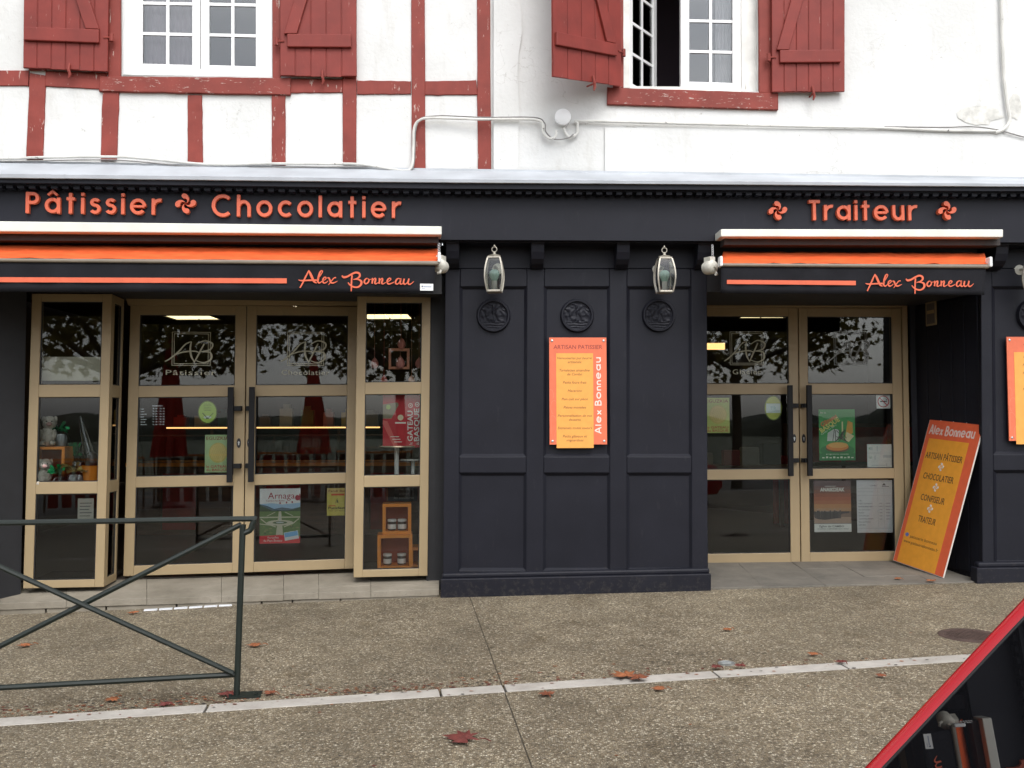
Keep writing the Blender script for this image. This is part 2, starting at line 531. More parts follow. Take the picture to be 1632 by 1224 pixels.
    def mesh(s, name, mat, inv=None, smooth=False):
        me = bpy.data.meshes.new(name)
        vs = s.v if inv is None else [inv @ v for v in s.v]
        me.from_pydata([tuple(v) for v in vs], [], s.f)
        if s.slots:
            for m in s.slots: me.materials.append(m)
            me.polygons.foreach_set('material_index', s.m)
        else: me.materials.append(mat)
        if smooth:
            bm = bmesh.new(); bm.from_mesh(me)
            bmesh.ops.remove_doubles(bm, verts=bm.verts, dist=1e-5)
            bm.to_mesh(me); bm.free()
            me.polygons.foreach_set('use_smooth', [True] * len(me.polygons))
            try: me.set_sharp_from_angle(angle=math.radians(38))
            except Exception: pass
        me.update()
        return me

def link(o, parent=None, label=None, cat=None, group=None, kind=None):
    COL.objects.link(o)
    if parent is not None: o.parent = parent
    if label: o['label'] = label
    if cat: o['category'] = cat
    if group: o['group'] = group
    if kind: o['kind'] = kind
    return o

def thing(name, label, cat, loc=(0, 0, 0), rz=0, group=None, rot=None):
    o = bpy.data.objects.new(name, None)
    o.empty_display_size = .2
    M = Matrix.Translation(Vector(loc)) @ (rot.to_4x4() if rot is not None else Matrix.Rotation(rz, 4, 'Z'))
    o.matrix_world = M
    link(o, None, label, cat, group)
    WM[o.name] = M
    return o

def part(name, mb, mat, parent, world=False, bevel=0, smooth=False, label=None, kind=None, seg=2):
    inv = wm(parent).inverted() if world else None
    o = bpy.data.objects.new(name, mb.mesh(name, mat, inv, smooth))
    link(o, parent, label, None, None, kind)
    WM[o.name] = wm(parent)
    if bevel:
        md = o.modifiers.new('edge', 'BEVEL')
        md.width, md.segments, md.limit_method, md.angle_limit = bevel, seg, 'ANGLE', math.radians(40)
    return o

def solo(name, mb, mat, label, cat, loc=(0, 0, 0), rz=0, group=None, world=False, bevel=0, smooth=False, kind=None):
    M = Matrix.Translation(Vector(loc)) @ Matrix.Rotation(rz, 4, 'Z')
    o = bpy.data.objects.new(name, mb.mesh(name, mat, M.inverted() if world else None, smooth))
    o.matrix_world = M
    link(o, None, label, cat, group, kind)
    WM[o.name] = M
    if bevel:
        md = o.modifiers.new('edge', 'BEVEL')
        md.width, md.segments, md.limit_method, md.angle_limit = bevel, 2, 'ANGLE', math.radians(40)
    return o

def structure(name, mb, mat, parent=None, smooth=False, bevel=0):
    o = bpy.data.objects.new(name, mb.mesh(name, mat, None, smooth))
    link(o, parent, kind='structure' if parent is None else None)
    if bevel:
        md = o.modifiers.new('edge', 'BEVEL')
        md.width, md.segments, md.limit_method, md.angle_limit = bevel, 2, 'ANGLE', math.radians(40)
    return o

def copy_tree(root, loc, rz=None, label=None, group=None):
    r = root.copy(); COL.objects.link(r)
    r.location = loc
    if rz is not None: r.rotation_euler = (0, 0, rz)
    if label: r['label'] = label
    if group: r['group'] = group
    for ch in root.children:
        c = ch.copy(); COL.objects.link(c); c.parent = r
        for g in ch.children:
            d = g.copy(); COL.objects.link(d); d.parent = c
    return r

def slab(mb, pl, q, off, th):
    """box whose front face has the four photo corners TL TR BR BL, lying `off` in front of a facade plane"""
    fr = [hit(pl, p[0], p[1], off) for p in q]
    return mb.hexa(fr, [p - pl.n * th for p in fr])

def rect_q(x0, y0, x1, y1): return [(x0, y0), (x1, y0), (x1, y1), (x0, y1)]

def lerp(a, b, t): return a + (b - a) * t
def bil(q, s, t):
    """point in a 3-D quad TL TR BR BL; s to the right, t downwards"""
    return lerp(lerp(q[0], q[1], s), lerp(q[3], q[2], s), t)

def sub_slab(mb, q, s0, t0, s1, t1, n, out, th):
    fr = [bil(q, s0, t0) + n * out, bil(q, s1, t0) + n * out, bil(q, s1, t1) + n * out, bil(q, s0, t1) + n * out]
    return mb.hexa(fr, [p - n * th for p in fr])

# ------------------------------------------------------------------ ground
def gpt(x, y, dz=0): return Vector((x, y, gz(x, y) + dz))
def gslab(mb, pts, top, th):
    n = len(pts)
    vs = [gpt(p[0], p[1], top) for p in pts] + [gpt(p[0], p[1], top - th) for p in pts]
    ar = sum(pts[i][0] * pts[(i + 1) % n][1] - pts[(i + 1) % n][0] * pts[i][1] for i in range(n))
    idx = list(range(n)) if ar > 0 else list(range(n))[::-1]
    fs = [tuple(idx), tuple(i + n for i in idx[::-1])]
    for k in range(n):
        a, b = idx[k], idx[(k + 1) % n]
        fs.append((b, a, a + n, b + n))
    return mb.add(vs, fs)

mb = MB(); mb.add([gpt(-60, -14, -.03), gpt(60, -14, -.03), gpt(60, 60, -.03), gpt(-60, 60, -.03)], [(0, 1, 2, 3)])
structure('ground', mb, M_EARTH)

# stone strip line (photo pixels on the ground)
s_a, s_b = G(0, 1145), G(1530, 1044)
s_c, s_d = G(0, 1160), G(1530, 1052)
sdir = (s_b - s_a).normalized()
sw = .5 * ((s_a - s_c) - sdir * (s_a - s_c).dot(sdir)).length + .5 * ((s_b - s_d) - sdir * (s_b - s_d).dot(sdir)).length
spx = Vector((-sdir.y, sdir.x, 0)).normalized()
def on_strip(u, v): # u metres along from s_a, v across towards the shops
    p = s_a + sdir * u + spx * v
    return (p.x, p.y)
JW = .007
# pavement slabs either side of the expansion joint
j1, j2 = G(750, 955), G(848, 1224)
jd = (j2 - j1); jd.z = 0; jd.normalize()
jn = Vector((-jd.y, jd.x, 0))
def jpt(y, side):
    t = (y - j1.y) / jd.y
    p = j1 + jd * t
    return (p.x + side * JW * .5, y)
def strip_y(x, v):
    p = s_a + spx * v
    return p.y + (x - p.x) * sdir.y / sdir.x
def jstrip(v, side):
    x = j1.x
    for _ in range(6):
        y = strip_y(x, v); x = jpt(y, side)[0]
    return (x, y)
pav = bpy.data.objects.new('pavement', None)
link(pav, None, kind='structure')
XL, XR = -16, 16
mb = MB(); gslab(mb, [(XL, strip_y(XL, .004)), jstrip(.004, -1), jpt(2.2, -1), (XL, 2.2)], 0, .03)
part('pavement_slab', mb, M_AGG, pav)
mb = MB(); gslab(mb, [jstrip(.004, 1), (XR, strip_y(XR, .004)), (XR, 2.2), jpt(2.2, 1)], 0, .03)
part('pavement_slab', mb, M_AGG, pav)
v2 = -sw - .004
mb = MB(); gslab(mb, [(XL, -9.4), jpt(-9.4, -1), jstrip(v2, -1), (XL, strip_y(XL, v2))], 0, .03)
part('pavement_slab', mb, M_AGG, pav)
mb = MB(); gslab(mb, [jpt(-9.4, 1), (XR, -9.4), (XR, strip_y(XR, v2)), jstrip(v2, 1)], 0, .03)
part('pavement_slab', mb, M_AGG, pav)
mb = MB()
for ya_, yb_ in ((-9.4, jstrip(v2, 0)[1]), (jstrip(.004, 0)[1], 2.2)):
    gslab(mb, [jpt(ya_, -1), jpt(ya_, 1), jpt(yb_, 1), jpt(yb_, -1)], -.007, .02)
part('joint_filler', mb, plain('gritty_joint_filler', (.10, .085, .065), .95, .4, 30), pav)
# joints of the pale stone strip, measured along it
js = []
for px, py in ((330, 1127), (700, 1098), (800, 1090), (1135, 1071), (1335, 1057)):
    p = G(px, py); js.append((p - s_a).dot(sdir))
js = [js[0] - 3.2, js[0] - 1.75] + js + [js[-1] + 1.05, js[-1] + 2.2]
for a, b in zip(js[:-1], js[1:]):
    mb = MB()
    jt = [random.uniform(-.003, .003) for _ in range(4)]
    gslab(mb, [on_strip(a + .006, -sw + jt[0]), on_strip(b - .006, -sw + jt[1]), on_strip(b - .004 + jt[2], 0 + jt[2]), on_strip(a + .008, jt[3])], .003, .03)
    part('strip_stone', mb, M_STRIP, pav, bevel=.003)

# road beyond the kerb, behind the camera, then field, woodland
mb = MB(); gslab(mb, [(-60, -17), (60, -17), (60, -9.4), (-60, -9.4)], -.12, .1)
structure('road', mb, M_ASPH)
mb = MB(); gslab(mb, [(-60, -9.62), (60, -9.62), (60, -9.4), (-60, -9.4)], .004, .2)
structure('kerb', mb, M_STRIP)
mb = MB(); gslab(mb, [(XL - 44, -9.4), (XL, -9.4), (XL, 2.2), (XL - 44, 2.2)], -.004, .03); structure('pavement_beyond', mb, M_AGG)
mb = MB(); gslab(mb, [(XR, -9.4), (XR + 44, -9.4), (XR + 44, 2.2), (XR, 2.2)], -.004, .03); structure('pavement_beyond', mb, M_AGG)
mb = MB(); mb.add([(-700, -17, -.3), (-700, -900, -4), (700, -900, -4), (700, -17, -.3)], [(0, 1, 2, 3)])
structure('field', mb, M_GRASS)
mb = MB()
nw = 420
vs, fs = [], []
for i in range(nw + 1):
    x = -420 + 840 * i / nw
    h = 1.5 + 3.6 * (mnoise.noise(Vector((x * .012, 3, 0))) * .5 + .35) + 1.6 * mnoise.noise(Vector((x * .11, 7, 0))) + .9 * mnoise.noise(Vector((x * .5, 1, 0)))
    yb = -130 + 12 * mnoise.noise(Vector((x * .01, 9, 4)))
    for k in range(4):
        vs.append((x + random.uniform(-.5, .5), yb - k * 5 + random.uniform(-.6, .6), -2 + (h + 2) * (0, .62, .93, 1)[k] + random.uniform(-.25, .25)))
for i in range(nw):
    for k in range(3):
        a = i * 4 + k
        fs.append((a, a + 4, a + 5, a + 1))
mb.add(vs, fs)
o = solo('woodland', mb, M_WOODS, 'dark far off wooded ridge across the field', 'woodland', kind='stuff')

# ------------------------------------------------------------------ upper storeys
UP = -.02           # plane of the plaster
def wall_hole(mb, pl, x0, x1, y0, y1, holes, off, reveal, room, th=.3):
    """plaster front with openings, their reveals and a closed dark room behind each"""
    xs = sorted(set([x0, x1] + [h[0] for h in holes] + [h[2] for h in holes]))
    ys = sorted(set([y0, y1] + [h[1] for h in holes] + [h[3] for h in holes]))
    mb.mat(M_PLASTER)
    for i in range(len(xs) - 1):
        for k in range(len(ys) - 1):
            a, b, c, d = xs[i], ys[k], xs[i + 1], ys[k + 1]
            if any(h[0] <= a and c <= h[2] and h[1] <= b and d <= h[3] for h in holes): continue
            mb.quad(*[hit(pl, *p, off) for p in rect_q(a, b, c, d)])
    fr = [hit(pl, *p, off) for p in rect_q(x0, y0, x1, y1)]
    bk = [p - pl.n * th for p in fr]
    for i, k in ((0, 1), (1, 2), (3, 0)): mb.add([fr[i], fr[k], bk[k], bk[i]], [(0, 1, 2, 3)])
    for h in holes:
        f = [hit(pl, *p, off) for p in rect_q(*h)]
        r = [p - pl.n * reveal for p in f]
        mb.mat(M_PLASTER)
        for i in range(4): mb.add([f[i], f[(i + 1) % 4], r[(i + 1) % 4], r[i]], [(0, 1, 2, 3)])
        mb.mat(room)
        e = pl.t * .5
        r2 = [r[0] - e + Vector((0, 0, .2)), r[1] + e + Vector((0, 0, .2)), r[2] + e - Vector((0, 0, .1)), r[3] - e - Vector((0, 0, .1))]
        bk2 = [p - pl.n * 1.8 for p in r2]
        for i in range(4):
            k = (i + 1) % 4
            mb.add([r[i], r[k], r2[k], r2[i]], [(0, 1, 2, 3)])
            mb.add([r2[i], r2[k], bk2[k], bk2[i]], [(0, 1, 2, 3)])
        mb.add(bk2, [(0, 1, 2, 3)])
    return mb

M_ROOM = plain('dim_upstairs_room', (.10, .07, .085), .9, .1, 1)
TOPY = -520
hl = thing('timber_framed_house', 'white half timbered house with dark red beams above the long shopfront awning', 'house', hit(PL, 400, 290, UP), PL.rz)
mb = wall_hole(MB(), PL, -420, 786, TOPY, 300, [(191, -262, 434, 122)], UP, .17, M_ROOM)
part('wall', mb, None, hl, True)
hr = thing('plastered_house', 'white plastered house with an open casement window and red shutters', 'house', hit(PR, 1300, 290, UP), PR.rz)
mb = wall_hole(MB(), PR, 786, 2150, TOPY, 300, [(992, -235, 1210, 146)], UP, .17, M_ROOM)
part('wall', mb, None, hr, True)
# thicker render at the corner where the two houses meet, uneven edge
mb = MB(); mb.mat(M_PLASTER)
pts = []
for k in range(26):
    y = TOPY + (276 - TOPY) * k / 25
    pts.append((826 + 5 * mnoise.noise(Vector((y * .02, 1, 1))) + (6 if 20 < y < 60 else 0), y))
fl, fr_ = [hit(PR, 787, p[1], UP + .022) for p in pts], [hit(PR, p[0], p[1], UP + .018) for p in pts]
bk = [p - PR.n * .025 for p in fr_]
bl = [p - PR.n * .025 for p in fl]
n = len(pts)
mb.add(fl + fr_ + bk + bl, [(i, i + 1, n + i + 1, n + i) for i in range(n - 1)] + [(n + i, n + i + 1, 2 * n + i + 1, 2 * n + i) for i in range(n - 1)] + [(3 * n + i + 1, 3 * n + i, i, i + 1) for i in range(n - 1)])
part('corner_render', mb, None, hr, True)
# repaired lower band of the wall, slightly proud, from the cable down to the flashing
mb = MB(); mb.mat(M_PLASTER)
n = 40
tp = [(964 + (2150 - 964) * k / n, 203 + 8 * (k / n) + 1.6 * mnoise.noise(Vector((k * .9, 2, 2)))) for k in range(n + 1)]
top = [hit(PR, p[0], p[1], UP + .014) for p in tp]
bot = [hit(PR, p[0], 296, UP + .014) for p in tp]
tb = [p - PR.n * .016 for p in top]
mb.add(top + bot + tb, [(i + n + 1, i + n + 2, i + 1, i) for i in range(n)] + [(i, i + 1, 2 * (n + 1) + i + 1, 2 * (n + 1) + i) for i in range(n)])
part('lower_render', mb, None, hr, True)
# flaked patch of bare render bottom right
for (x, y, rx, ry, sd_) in ((1560, 183, 34, 15, 1), (1618, 170, 10, 20, 2), (1005, 206, 12, 5, 4)):
    mb = MB()
    pts = [hit(PR, x + rx * math.cos(a) * (1 + .5 * mnoise.noise(Vector((a * 2, sd_, 0)))), y + ry * math.sin(a) * (1 + .5 * mnoise.noise(Vector((sd_, a * 2, 0)))), UP + .004) for a in [2 * math.pi * k / 22 for k in range(22)]]
    mb.add(pts, [tuple(range(22))[::-1]])
    part('flaked_render', mb, plain('bare_render', (.60, .59, .55), .95, .22, 14, 0, .6, 60), hr, True)
# plain slate coloured roofs, above the view
for h_, pl, xa, xb in ((hl, PL, -430, 786), (hr, PR, 787, 2160)):
    a, b = hit(pl, xa, TOPY, UP + .6), hit(pl, xb, TOPY, UP + .6)
    zt = max(a.z, b.z)
    a.z = b.z = zt + .02
    mb = MB()
    up = Vector((0, 0, .12)); back = -pl.n * 5 + Vector((0, 0, 2.2))
    mb.hexa([a + up, b + up, b, a], [a + up + back, b + up + back, b + back, a + back])
    part('roof', mb, plain('clay_roof_tiles', (.22, .09, .055), .85, .3, 8), h_, True)

def beam(parent, pl, q, mat, off=UP + .018, th=.04, seg=10, jit=1.1, seed=0):
    """hand-hewn timber: four photo corners TL TR BR BL, edges wander a little"""
    vertical = abs(q[3][1] - q[0][1]) > abs(q[1][0] - q[0][0])
    mb = MB()
    rows = []
    for k in range(seg + 1):
        t = k / seg
        if vertical:
            a = (lerp(q[0][0], q[3][0], t), lerp(q[0][1], q[3][1], t)); b = (lerp(q[1][0], q[2][0], t), lerp(q[1][1], q[2][1], t))
            a = (a[0] + jit * mnoise.noise(Vector((k * 1.3, seed, 0))), a[1]); b = (b[0] + jit * mnoise.noise(Vector((k * 1.3, seed, 5))), b[1])
        else:
            a = (lerp(q[0][0], q[1][0], t), lerp(q[0][1], q[1][1], t)); b = (lerp(q[3][0], q[2][0], t), lerp(q[3][1], q[2][1], t))
            a = (a[0], a[1] + jit * mnoise.noise(Vector((k * 1.3, seed, 0)))); b = (b[0], b[1] + jit * mnoise.noise(Vector((k * 1.3, seed, 5))))
        o_ = off + .003 * mnoise.noise(Vector((k * .8, seed, 9)))
        rows.append((hit(pl, *a, o_), hit(pl, *b, o_)))
    vs = []
    for a, b in rows: vs += [a, b, b - pl.n * th, a - pl.n * th]
    fs = []
    for k in range(seg):
        i, j = 4 * k, 4 * k + 4
        f = [(i, i + 1, j + 1, j), (i + 1, i + 2, j + 2, j + 1), (i + 3, i, j, j + 3)]
        if not vertical: f = [t_[::-1] for t_ in f]
        fs += f
    fs += [(0, 3, 2, 1), (4 * seg, 4 * seg + 1, 4 * seg + 2, 4 * seg + 3)]
    mb.add(vs, fs)
    return part('timber_beam', mb, mat, parent, True, bevel=.004, seg=1)

B = [  # posts
    ([(47, 116), (73, 120), (68, 254), (41, 254)], 0), ([(163, 145), (190, 145), (186, 256), (160, 256)], 0),
    ([(299, 151), (322, 151), (323, 260), (299, 260)], 0), ([(433, 151), (455, 151), (455, 264), (433, 264)], 0),
    ([(545, TOPY), (569, TOPY), (568, 262), (546, 262)], 1), ([(654, TOPY), (675, TOPY), (678, 269), (656, 268)], 1),
    ([(757, TOPY), (778, TOPY), (783, 271), (762, 270)], 1), ([(44, TOPY), (72, TOPY), (73, 112), (46, 112)], 1),
    ([(173, TOPY), (193, TOPY), (192, 124), (172, 124)], 1), ([(434, TOPY), (447, TOPY), (447, 127), (434, 127)], 1),
    # rails
    ([(-420, 110), (46, 112), (45, 137), (-420, 134)], 0), ([(73, 113), (172, 115), (160, 142), (72, 137)], 0),
    ([(463, 125), (546, 126), (546, 147), (463, 148)], 0), ([(569, 128), (655, 129), (655, 150), (569, 150)], 0),
    ([(677, 129), (759, 128), (761, 151), (677, 151)], 0), ([(-420, -300), (654, -292), (654, -268), (-420, -275)], 0), ([(678, -292), (757, -292), (757, -268), (678, -268)], 0)]
for i, (q, o_) in enumerate(B):
    beam(hl, PL, q, M_RED, UP + (.016 if o_ else .013), .03, 14 if o_ else 8, 1.2, i + 1)
beam(hl, PL, [(160, 121), (463, 124), (463, 151), (158, 145)], M_REDW, UP + .03, .06, 12, 1.0, 40)      # sill rail under the window
beam(hr, PR, [(968, 139), (1240, 148), (1240, 175), (968, 166)], M_REDW, UP + .03, .05, 12, .8, 41)
beam(hr, PR, [(1209, -240), (1229, -240), (1230, 149), (1210, 147)], M_RED, UP + .016, .03, 14, 1.0, 42)
beam(hr, PR, [(976, -240), (993, -240), (994, 140), (977, 139)], M_RED, UP + .016, .03, 14, 1.0, 43)

# ------------------------------------------------------------------ windows
def sash(parent, q3, n, cols, rows, fw=.055, bar=.024, th=.05, name='sash'):
    """casement: q3 = TL TR BR BL points; builds frame as part, panes and bars as sub-parts"""
    w = ((q3[1] - q3[0]).length + (q3[2] - q3[3]).length) / 2
    h = (q3[3] - q3[0]).length
    a, b = fw / w, fw / h
    mb = MB()
    sub_slab(mb, q3, 0, 0, a, 1, n, 0, th); sub_slab(mb, q3, 1 - a, 0, 1, 1, n, 0, th)
    sub_slab(mb, q3, a, 0, 1 - a, b, n, -.001, th - .002); sub_slab(mb, q3, a, 1 - b, 1 - a, 1, n, -.001, th - .002)
    fr = part(name, mb, M_PVC, parent, True, bevel=.004)
    cs = [a + (1 - 2 * a) * i / cols for i in range(cols + 1)]
    rs = [b + (1 - 2 * b) * i / rows for i in range(rows + 1)]
    for c in cs[1:-1]:
        mb = MB(); sub_slab(mb, q3, c - bar / w / 2, b, c + bar / w / 2, 1 - b, n, -.010, .022)
        part('glazing_bar', mb, M_PVC, fr, True)
    for r in rs[1:-1]:
        mb = MB(); sub_slab(mb, q3, a, r - bar / h / 2, 1 - a, r + bar / h / 2, n, -.012, .018)
        part('glazing_bar', mb, M_PVC, fr, True)
    for i in range(cols):
        for k in range(rows):
            mb = MB(); sub_slab(mb, q3, cs[i], rs[k], cs[i + 1], rs[k + 1], n, -.019, .004)
            part('pane', mb, M_WGLASS, fr, True)
    return fr

WOFF = UP - .09
mb = MB()
for q in ([(191, -262), (216, -262), (214, 119), (194, 119)], [(420, -262), (434, -262), (434, 122), (421, 122)]):
    slab(mb, PL, q, WOFF + .012, .07)
slab(mb, PL, [(214, 108), (421, 112), (421, 122), (194, 119)], WOFF + .012, .07)
slab(mb, PL, [(191, -262), (434, -262), (434, -250), (191, -250)], WOFF + .014, .07)
part('window_frame', mb, M_PVC, hl, True, bevel=.004)
q3 = [hit(PL, *p, WOFF) for p in ((216, -250), (319, -250), (319, 116), (214, 113))]
sash(hl, q3, PL.n, 2, 7, .062)
q3 = [hit(PL, *p, WOFF + .002) for p in ((320, -250), (421, -250), (421, 119), (320, 116))]
sash(hl, q3, PL.n, 2, 7, .066)
mb = MB()
for i in range(24): # pleated tulle behind the left casement
    x = 216 + 104 * i / 24
    o_ = UP - .2 - .012 * (i % 2)
    mb.quad(hit(PL, x, -250, o_), hit(PL, x + 104 / 24, -250, UP - .2 - .012 * ((i + 1) % 2)), hit(PL, x + 104 / 24, 125, UP - .2 - .012 * ((i + 1) % 2)), hit(PL, x, 125, o_))
part('tulle_curtain', mb, plain('pink_tulle', (.50, .40, .44), .95, .1, 5), hl, True)
# right window: frame, right casement shut, left casement swung inwards
mb = MB()
for q in ([(992, -235), (1003, -235), (1003, 140), (993, 140)], [(1180, -235), (1210, -235), (1210, 146), (1182, 146)]):
    slab(mb, PR, q, WOFF + .012, .07)
slab(mb, PR, [(1003, 137), (1182, 139), (1182, 147), (1003, 146)], WOFF + .012, .07)
slab(mb, PR, [(992, -235), (1210, -235), (1210, -224), (992, -224)], WOFF + .014, .07)
part('window_frame', mb, M_PVCW, hr, True, bevel=.004)
q3 = [hit(PR, *p, WOFF) for p in ((1085, -224), (1181, -224), (1181, 146), (1085, 143))]
sash(hr, q3, PR.n, 2, 7, .072)
h0, h1 = hit(PR, 1003, -224, WOFF - .02), hit(PR, 1003, 141, WOFF - .02)
ang = math.radians(50)
dv = PR.t * math.cos(ang) * .47 - PR.n * math.sin(ang) * .47
q3 = [h0, h0 + dv, h1 + dv, h1]
nn = (PR.n * math.cos(ang) + PR.t * math.sin(ang)).normalized()
sash(hr, q3, nn, 2, 7, .058)
mb = MB()
for i in range(16):
    x = 1140 + 42 * i / 16
    f = lambda j: UP - .2 - .015 * (j % 2)
    mb.quad(hit(PR, x, -224, f(i)), hit(PR, x + 42 / 16, -224, f(i + 1)), hit(PR, x + 42 / 16 , 148, f(i + 1)), hit(PR, x, 148, f(i)))
part('curtain', mb, M_TISSUE, hr, True)

# ------------------------------------------------------------------ shutters (parts of their houses)
def shutter(parent, q3, n, hinge_left, planks=5, lean=0):
    """ledged and braced shutter: q3 TL TR BR BL outer face; planks, battens, brace, latch are sub-parts"""
    w = (q3[2] - q3[3]).length; h = (q3[3] - q3[0]).length
    mb = MB()
    sub_slab(mb, q3, .004, 0, .996, .998, n, -.006, .018)
    sh = part('shutter', mb, M_SHUT, parent, True)
    xs = [i / planks for i in range(planks + 1)]
    for i in range(planks):
        mb = MB()
        g = .0035 / w
        sub_slab(mb, q3, xs[i] + g, 0, xs[i + 1] - g, 1 + random.uniform(-.003, .003), n, random.uniform(-.001, .001), .006)
        part('plank', mb, M_SHUT, sh, True, bevel=.0025, seg=1)
    for z in (.86, .10):
        mb = MB()
        a, b = (.10, .93) if hinge_left else (.02, .90)
        sub_slab(mb, q3, a, z - .052 / h, b, z + .052 / h, n, .026, .026)
        part('batten', mb, M_SHUT, sh, True, bevel=.006)
    mb = MB()
    lo, hi = (.14, .82) if hinge_left else (.82, .14)
    bw = .10 / w
    top, bot = .10 + .054 / h, .86 - .054 / h
    fr = [bil(q3, hi - bw / 2, top) + n * .024, bil(q3, hi + bw / 2, top) + n * .024, bil(q3, lo + bw / 2, bot) + n * .024, bil(q3, lo - bw / 2, bot) + n * .024]
    mb.hexa(fr, [p - n * .024 for p in fr])
    part('brace', mb, M_SHUT, sh, True, bevel=.005)
    # shutter dog under the bottom edge and strap hinge pin
    p = bil(q3, .55, 1) - n * .01 + Vector((0, 0, .015))
    t = (q3[1] - q3[0]).normalized()
    mb = MB()
    mb.tube([p + n * .02 + Vector((0, 0, .03)), p + n * .035 - Vector((0, 0, .02)), p + n * .03 - Vector((0, 0, .06)) + t * .01, p + n * .03 - Vector((0, 0, .09))], [.008, .011, .012, .006], 8)
    mb.tube([p - n * .05 - Vector((0, 0, .035)), p + n * .045 - Vector((0, 0, .035))], .007, 8)
    part('shutter_dog', mb, M_RED, sh, True, smooth=True)
    hx = 0 if hinge_left else 1
    for z in (.86, .10):
        p = bil(q3, hx, z) + t * (-.025 if hinge_left else .025)
        mb = MB(); mb.tube([p - Vector((0, 0, .03)), p + Vector((0, 0, .03))], .016, 8)
        mb.tube([p, p + t * (.06 if hinge_left else -.06)], .009, 6)
        part('hinge', mb, M_RED, sh, True, smooth=True)
    return sh

SO = UP + .065
shutter(hl, [hit(PL, *p, SO) for p in ((40, -268), (177, -268), (172, 114), (36, 108))], PL.n, False, 6)
shutter(hl, [hit(PL, *p, SO) for p in ((445, -268), (567, -268), (569, 122), (446, 121))], PL.n, True, 5)
# half-closed shutter, swung out from the wall
hb, ht = hit(PR, 991, 137, SO), hit(PR, 989, -245, SO)
an = math.radians(36)
def swing(h, px, py):
    n_ = (PR.n * math.cos(an) + PR.t * math.sin(an)).normalized()
    return hit_plane(px, py, n_, n_.dot(h)), n_
bl, n3 = swing(hb, 882, 122)
tl = bl.copy(); tl.z = ht.z
tr = hb.copy(); tr.z = ht.z
shutter(hr, [tl, tr, hb, bl], n3, False, 5)
shutter(hr, [hit(PR, *p, SO) for p in ((1229, -245), (1347, -245), (1347, 146), (1230, 147))], PR.n, True, 6)

# ------------------------------------------------------------------ cables on the wall
def smooth_path(pts, sub=6):
    out = []
    P = [Vector(p) for p in pts]
    for i in range(len(P) - 1):
        p0, p1, p2, p3 = P[max(0, i - 1)], P[i], P[i + 1], P[min(len(P) - 1, i + 2)]
        for k in range(sub):
            t = k / sub
            out.append(.5 * ((2 * p1) + (p2 - p0) * t + (2 * p0 - 5 * p1 + 4 * p2 - p3) * t * t + (3 * p1 - p0 - 3 * p2 + p3) * t ** 3))
    out.append(P[-1])
    return out
def cable(name, label, px, r, mat, off=UP + .03, group=None, cat='cable'):
    pts = [hit(PL if p[0] < 745 else PR, p[0], p[1], (p[2] if len(p) > 2 else off) ) for p in px]
    mb = MB(); mb.tube(smooth_path(pts), r, 8)
    return solo(name, mb, mat, label, cat, pts[len(pts) // 2], 0, group, True, smooth=True)
cable('wall_cable', 'dirty white cable running along the wall above the zinc flashing', [(-200, 250), (0, 253), (60, 251), (180, 250), (235, 253), (330, 262), (420, 261), (520, 261), (575, 262), (620, 269), (648, 272), (657, 262), (659, 230), (660, 205), (668, 192), (690, 188), (760, 190), (830, 190), (858, 192), (865, 200), (866, 212), (874, 220), (884, 219), (887, 208)], .011, M_CABLE, UP + .05)
cable('wall_cable', 'thin grey cable drooping close above the flashing and crossing the red post', [(-200, 253), (0, 257), (180, 255), (330, 267), (520, 266), (600, 266), (655, 274), (664, 200), (690, 185), (770, 187), (850, 187), (868, 196), (870, 210), (884, 222), (905, 220), (914, 214)], .005, M_CABLE2, UP + .05)
cable('wall_cable', 'white cable from the round junction box to the far right of the plastered wall', [(898, 204), (904, 216), (912, 218), (920, 212), (921, 197), (930, 193), (1090, 197), (1250, 201), (1400, 204), (1500, 208), (1586, 209)], .011, M_CABLE)
cable('wall_cable', 'thin dark cable sagging away at the right end of the plastered wall', [(1410, 202), (1500, 203), (1550, 202), (1590, 207), (1640, 220), (1750, 240)], .006, M_CABLE2)
cable('conduit', 'upright white conduit climbing the right end of the plastered wall', [(1590, -500), (1594, -100), (1597, 40), (1600, 120), (1606, 170), (1609, 192), (1600, 206), (1586, 211)], .014, M_CABLE, cat='pipe')
jb = thing('junction_box', 'round white junction box on the wall between the cables', 'junction box', hit(PR, 896, 190, UP), PR.rz)
mb = MB(); mb.lathe([(.062, 0), (.062, .045), (.058, .05)], n=28, axis='y')
part('box_body', mb, M_PVC, jb, smooth=True)
mb = MB(); mb.lathe([(.066, .05), (.066, .062), (.055, .069), (.0, .07)], n=28, axis='y', cap=False)
part('lid', mb, M_PVC, jb, smooth=True)

# ------------------------------------------------------------------ shopfront joinery
sf = thing('shopfront', 'blue black panelled wooden shopfront with cornice and brackets across both houses', 'shopfront', hit(PR, 920, 940, 0), PR.rz)
XA, XB, XC = -330, 705, 2000
def yl(px, pts):
    for (x0, y0), (x1, y1) in zip(pts[:-1], pts[1:]):
        if px <= x1 or (x1, y1) == pts[-1]: return y0 + (y1 - y0) * (px - x0) / (x1 - x0)
Y_FL0 = [(-330, 253), (0, 259), (705, 271.5), (1632, 285), (2000, 288)]     # flashing at the wall
Y_FL1 = [(-330, 271), (0, 276), (705, 284.5), (1632, 292), (2000, 294)]     # flashing front
Y_CT = [(-330, 278), (0, 283), (705, 290.5), (1632, 297), (2000, 298)]      # cornice top
Y_CB = [(-330, 290), (0, 295), (705, 304.5), (1632, 309.5), (2000, 310)]    # cornice bottom
Y_DB = [(-330, 299), (0, 303.5), (705, 313.5), (1632, 318.5), (2000, 319)]  # dentil bottom
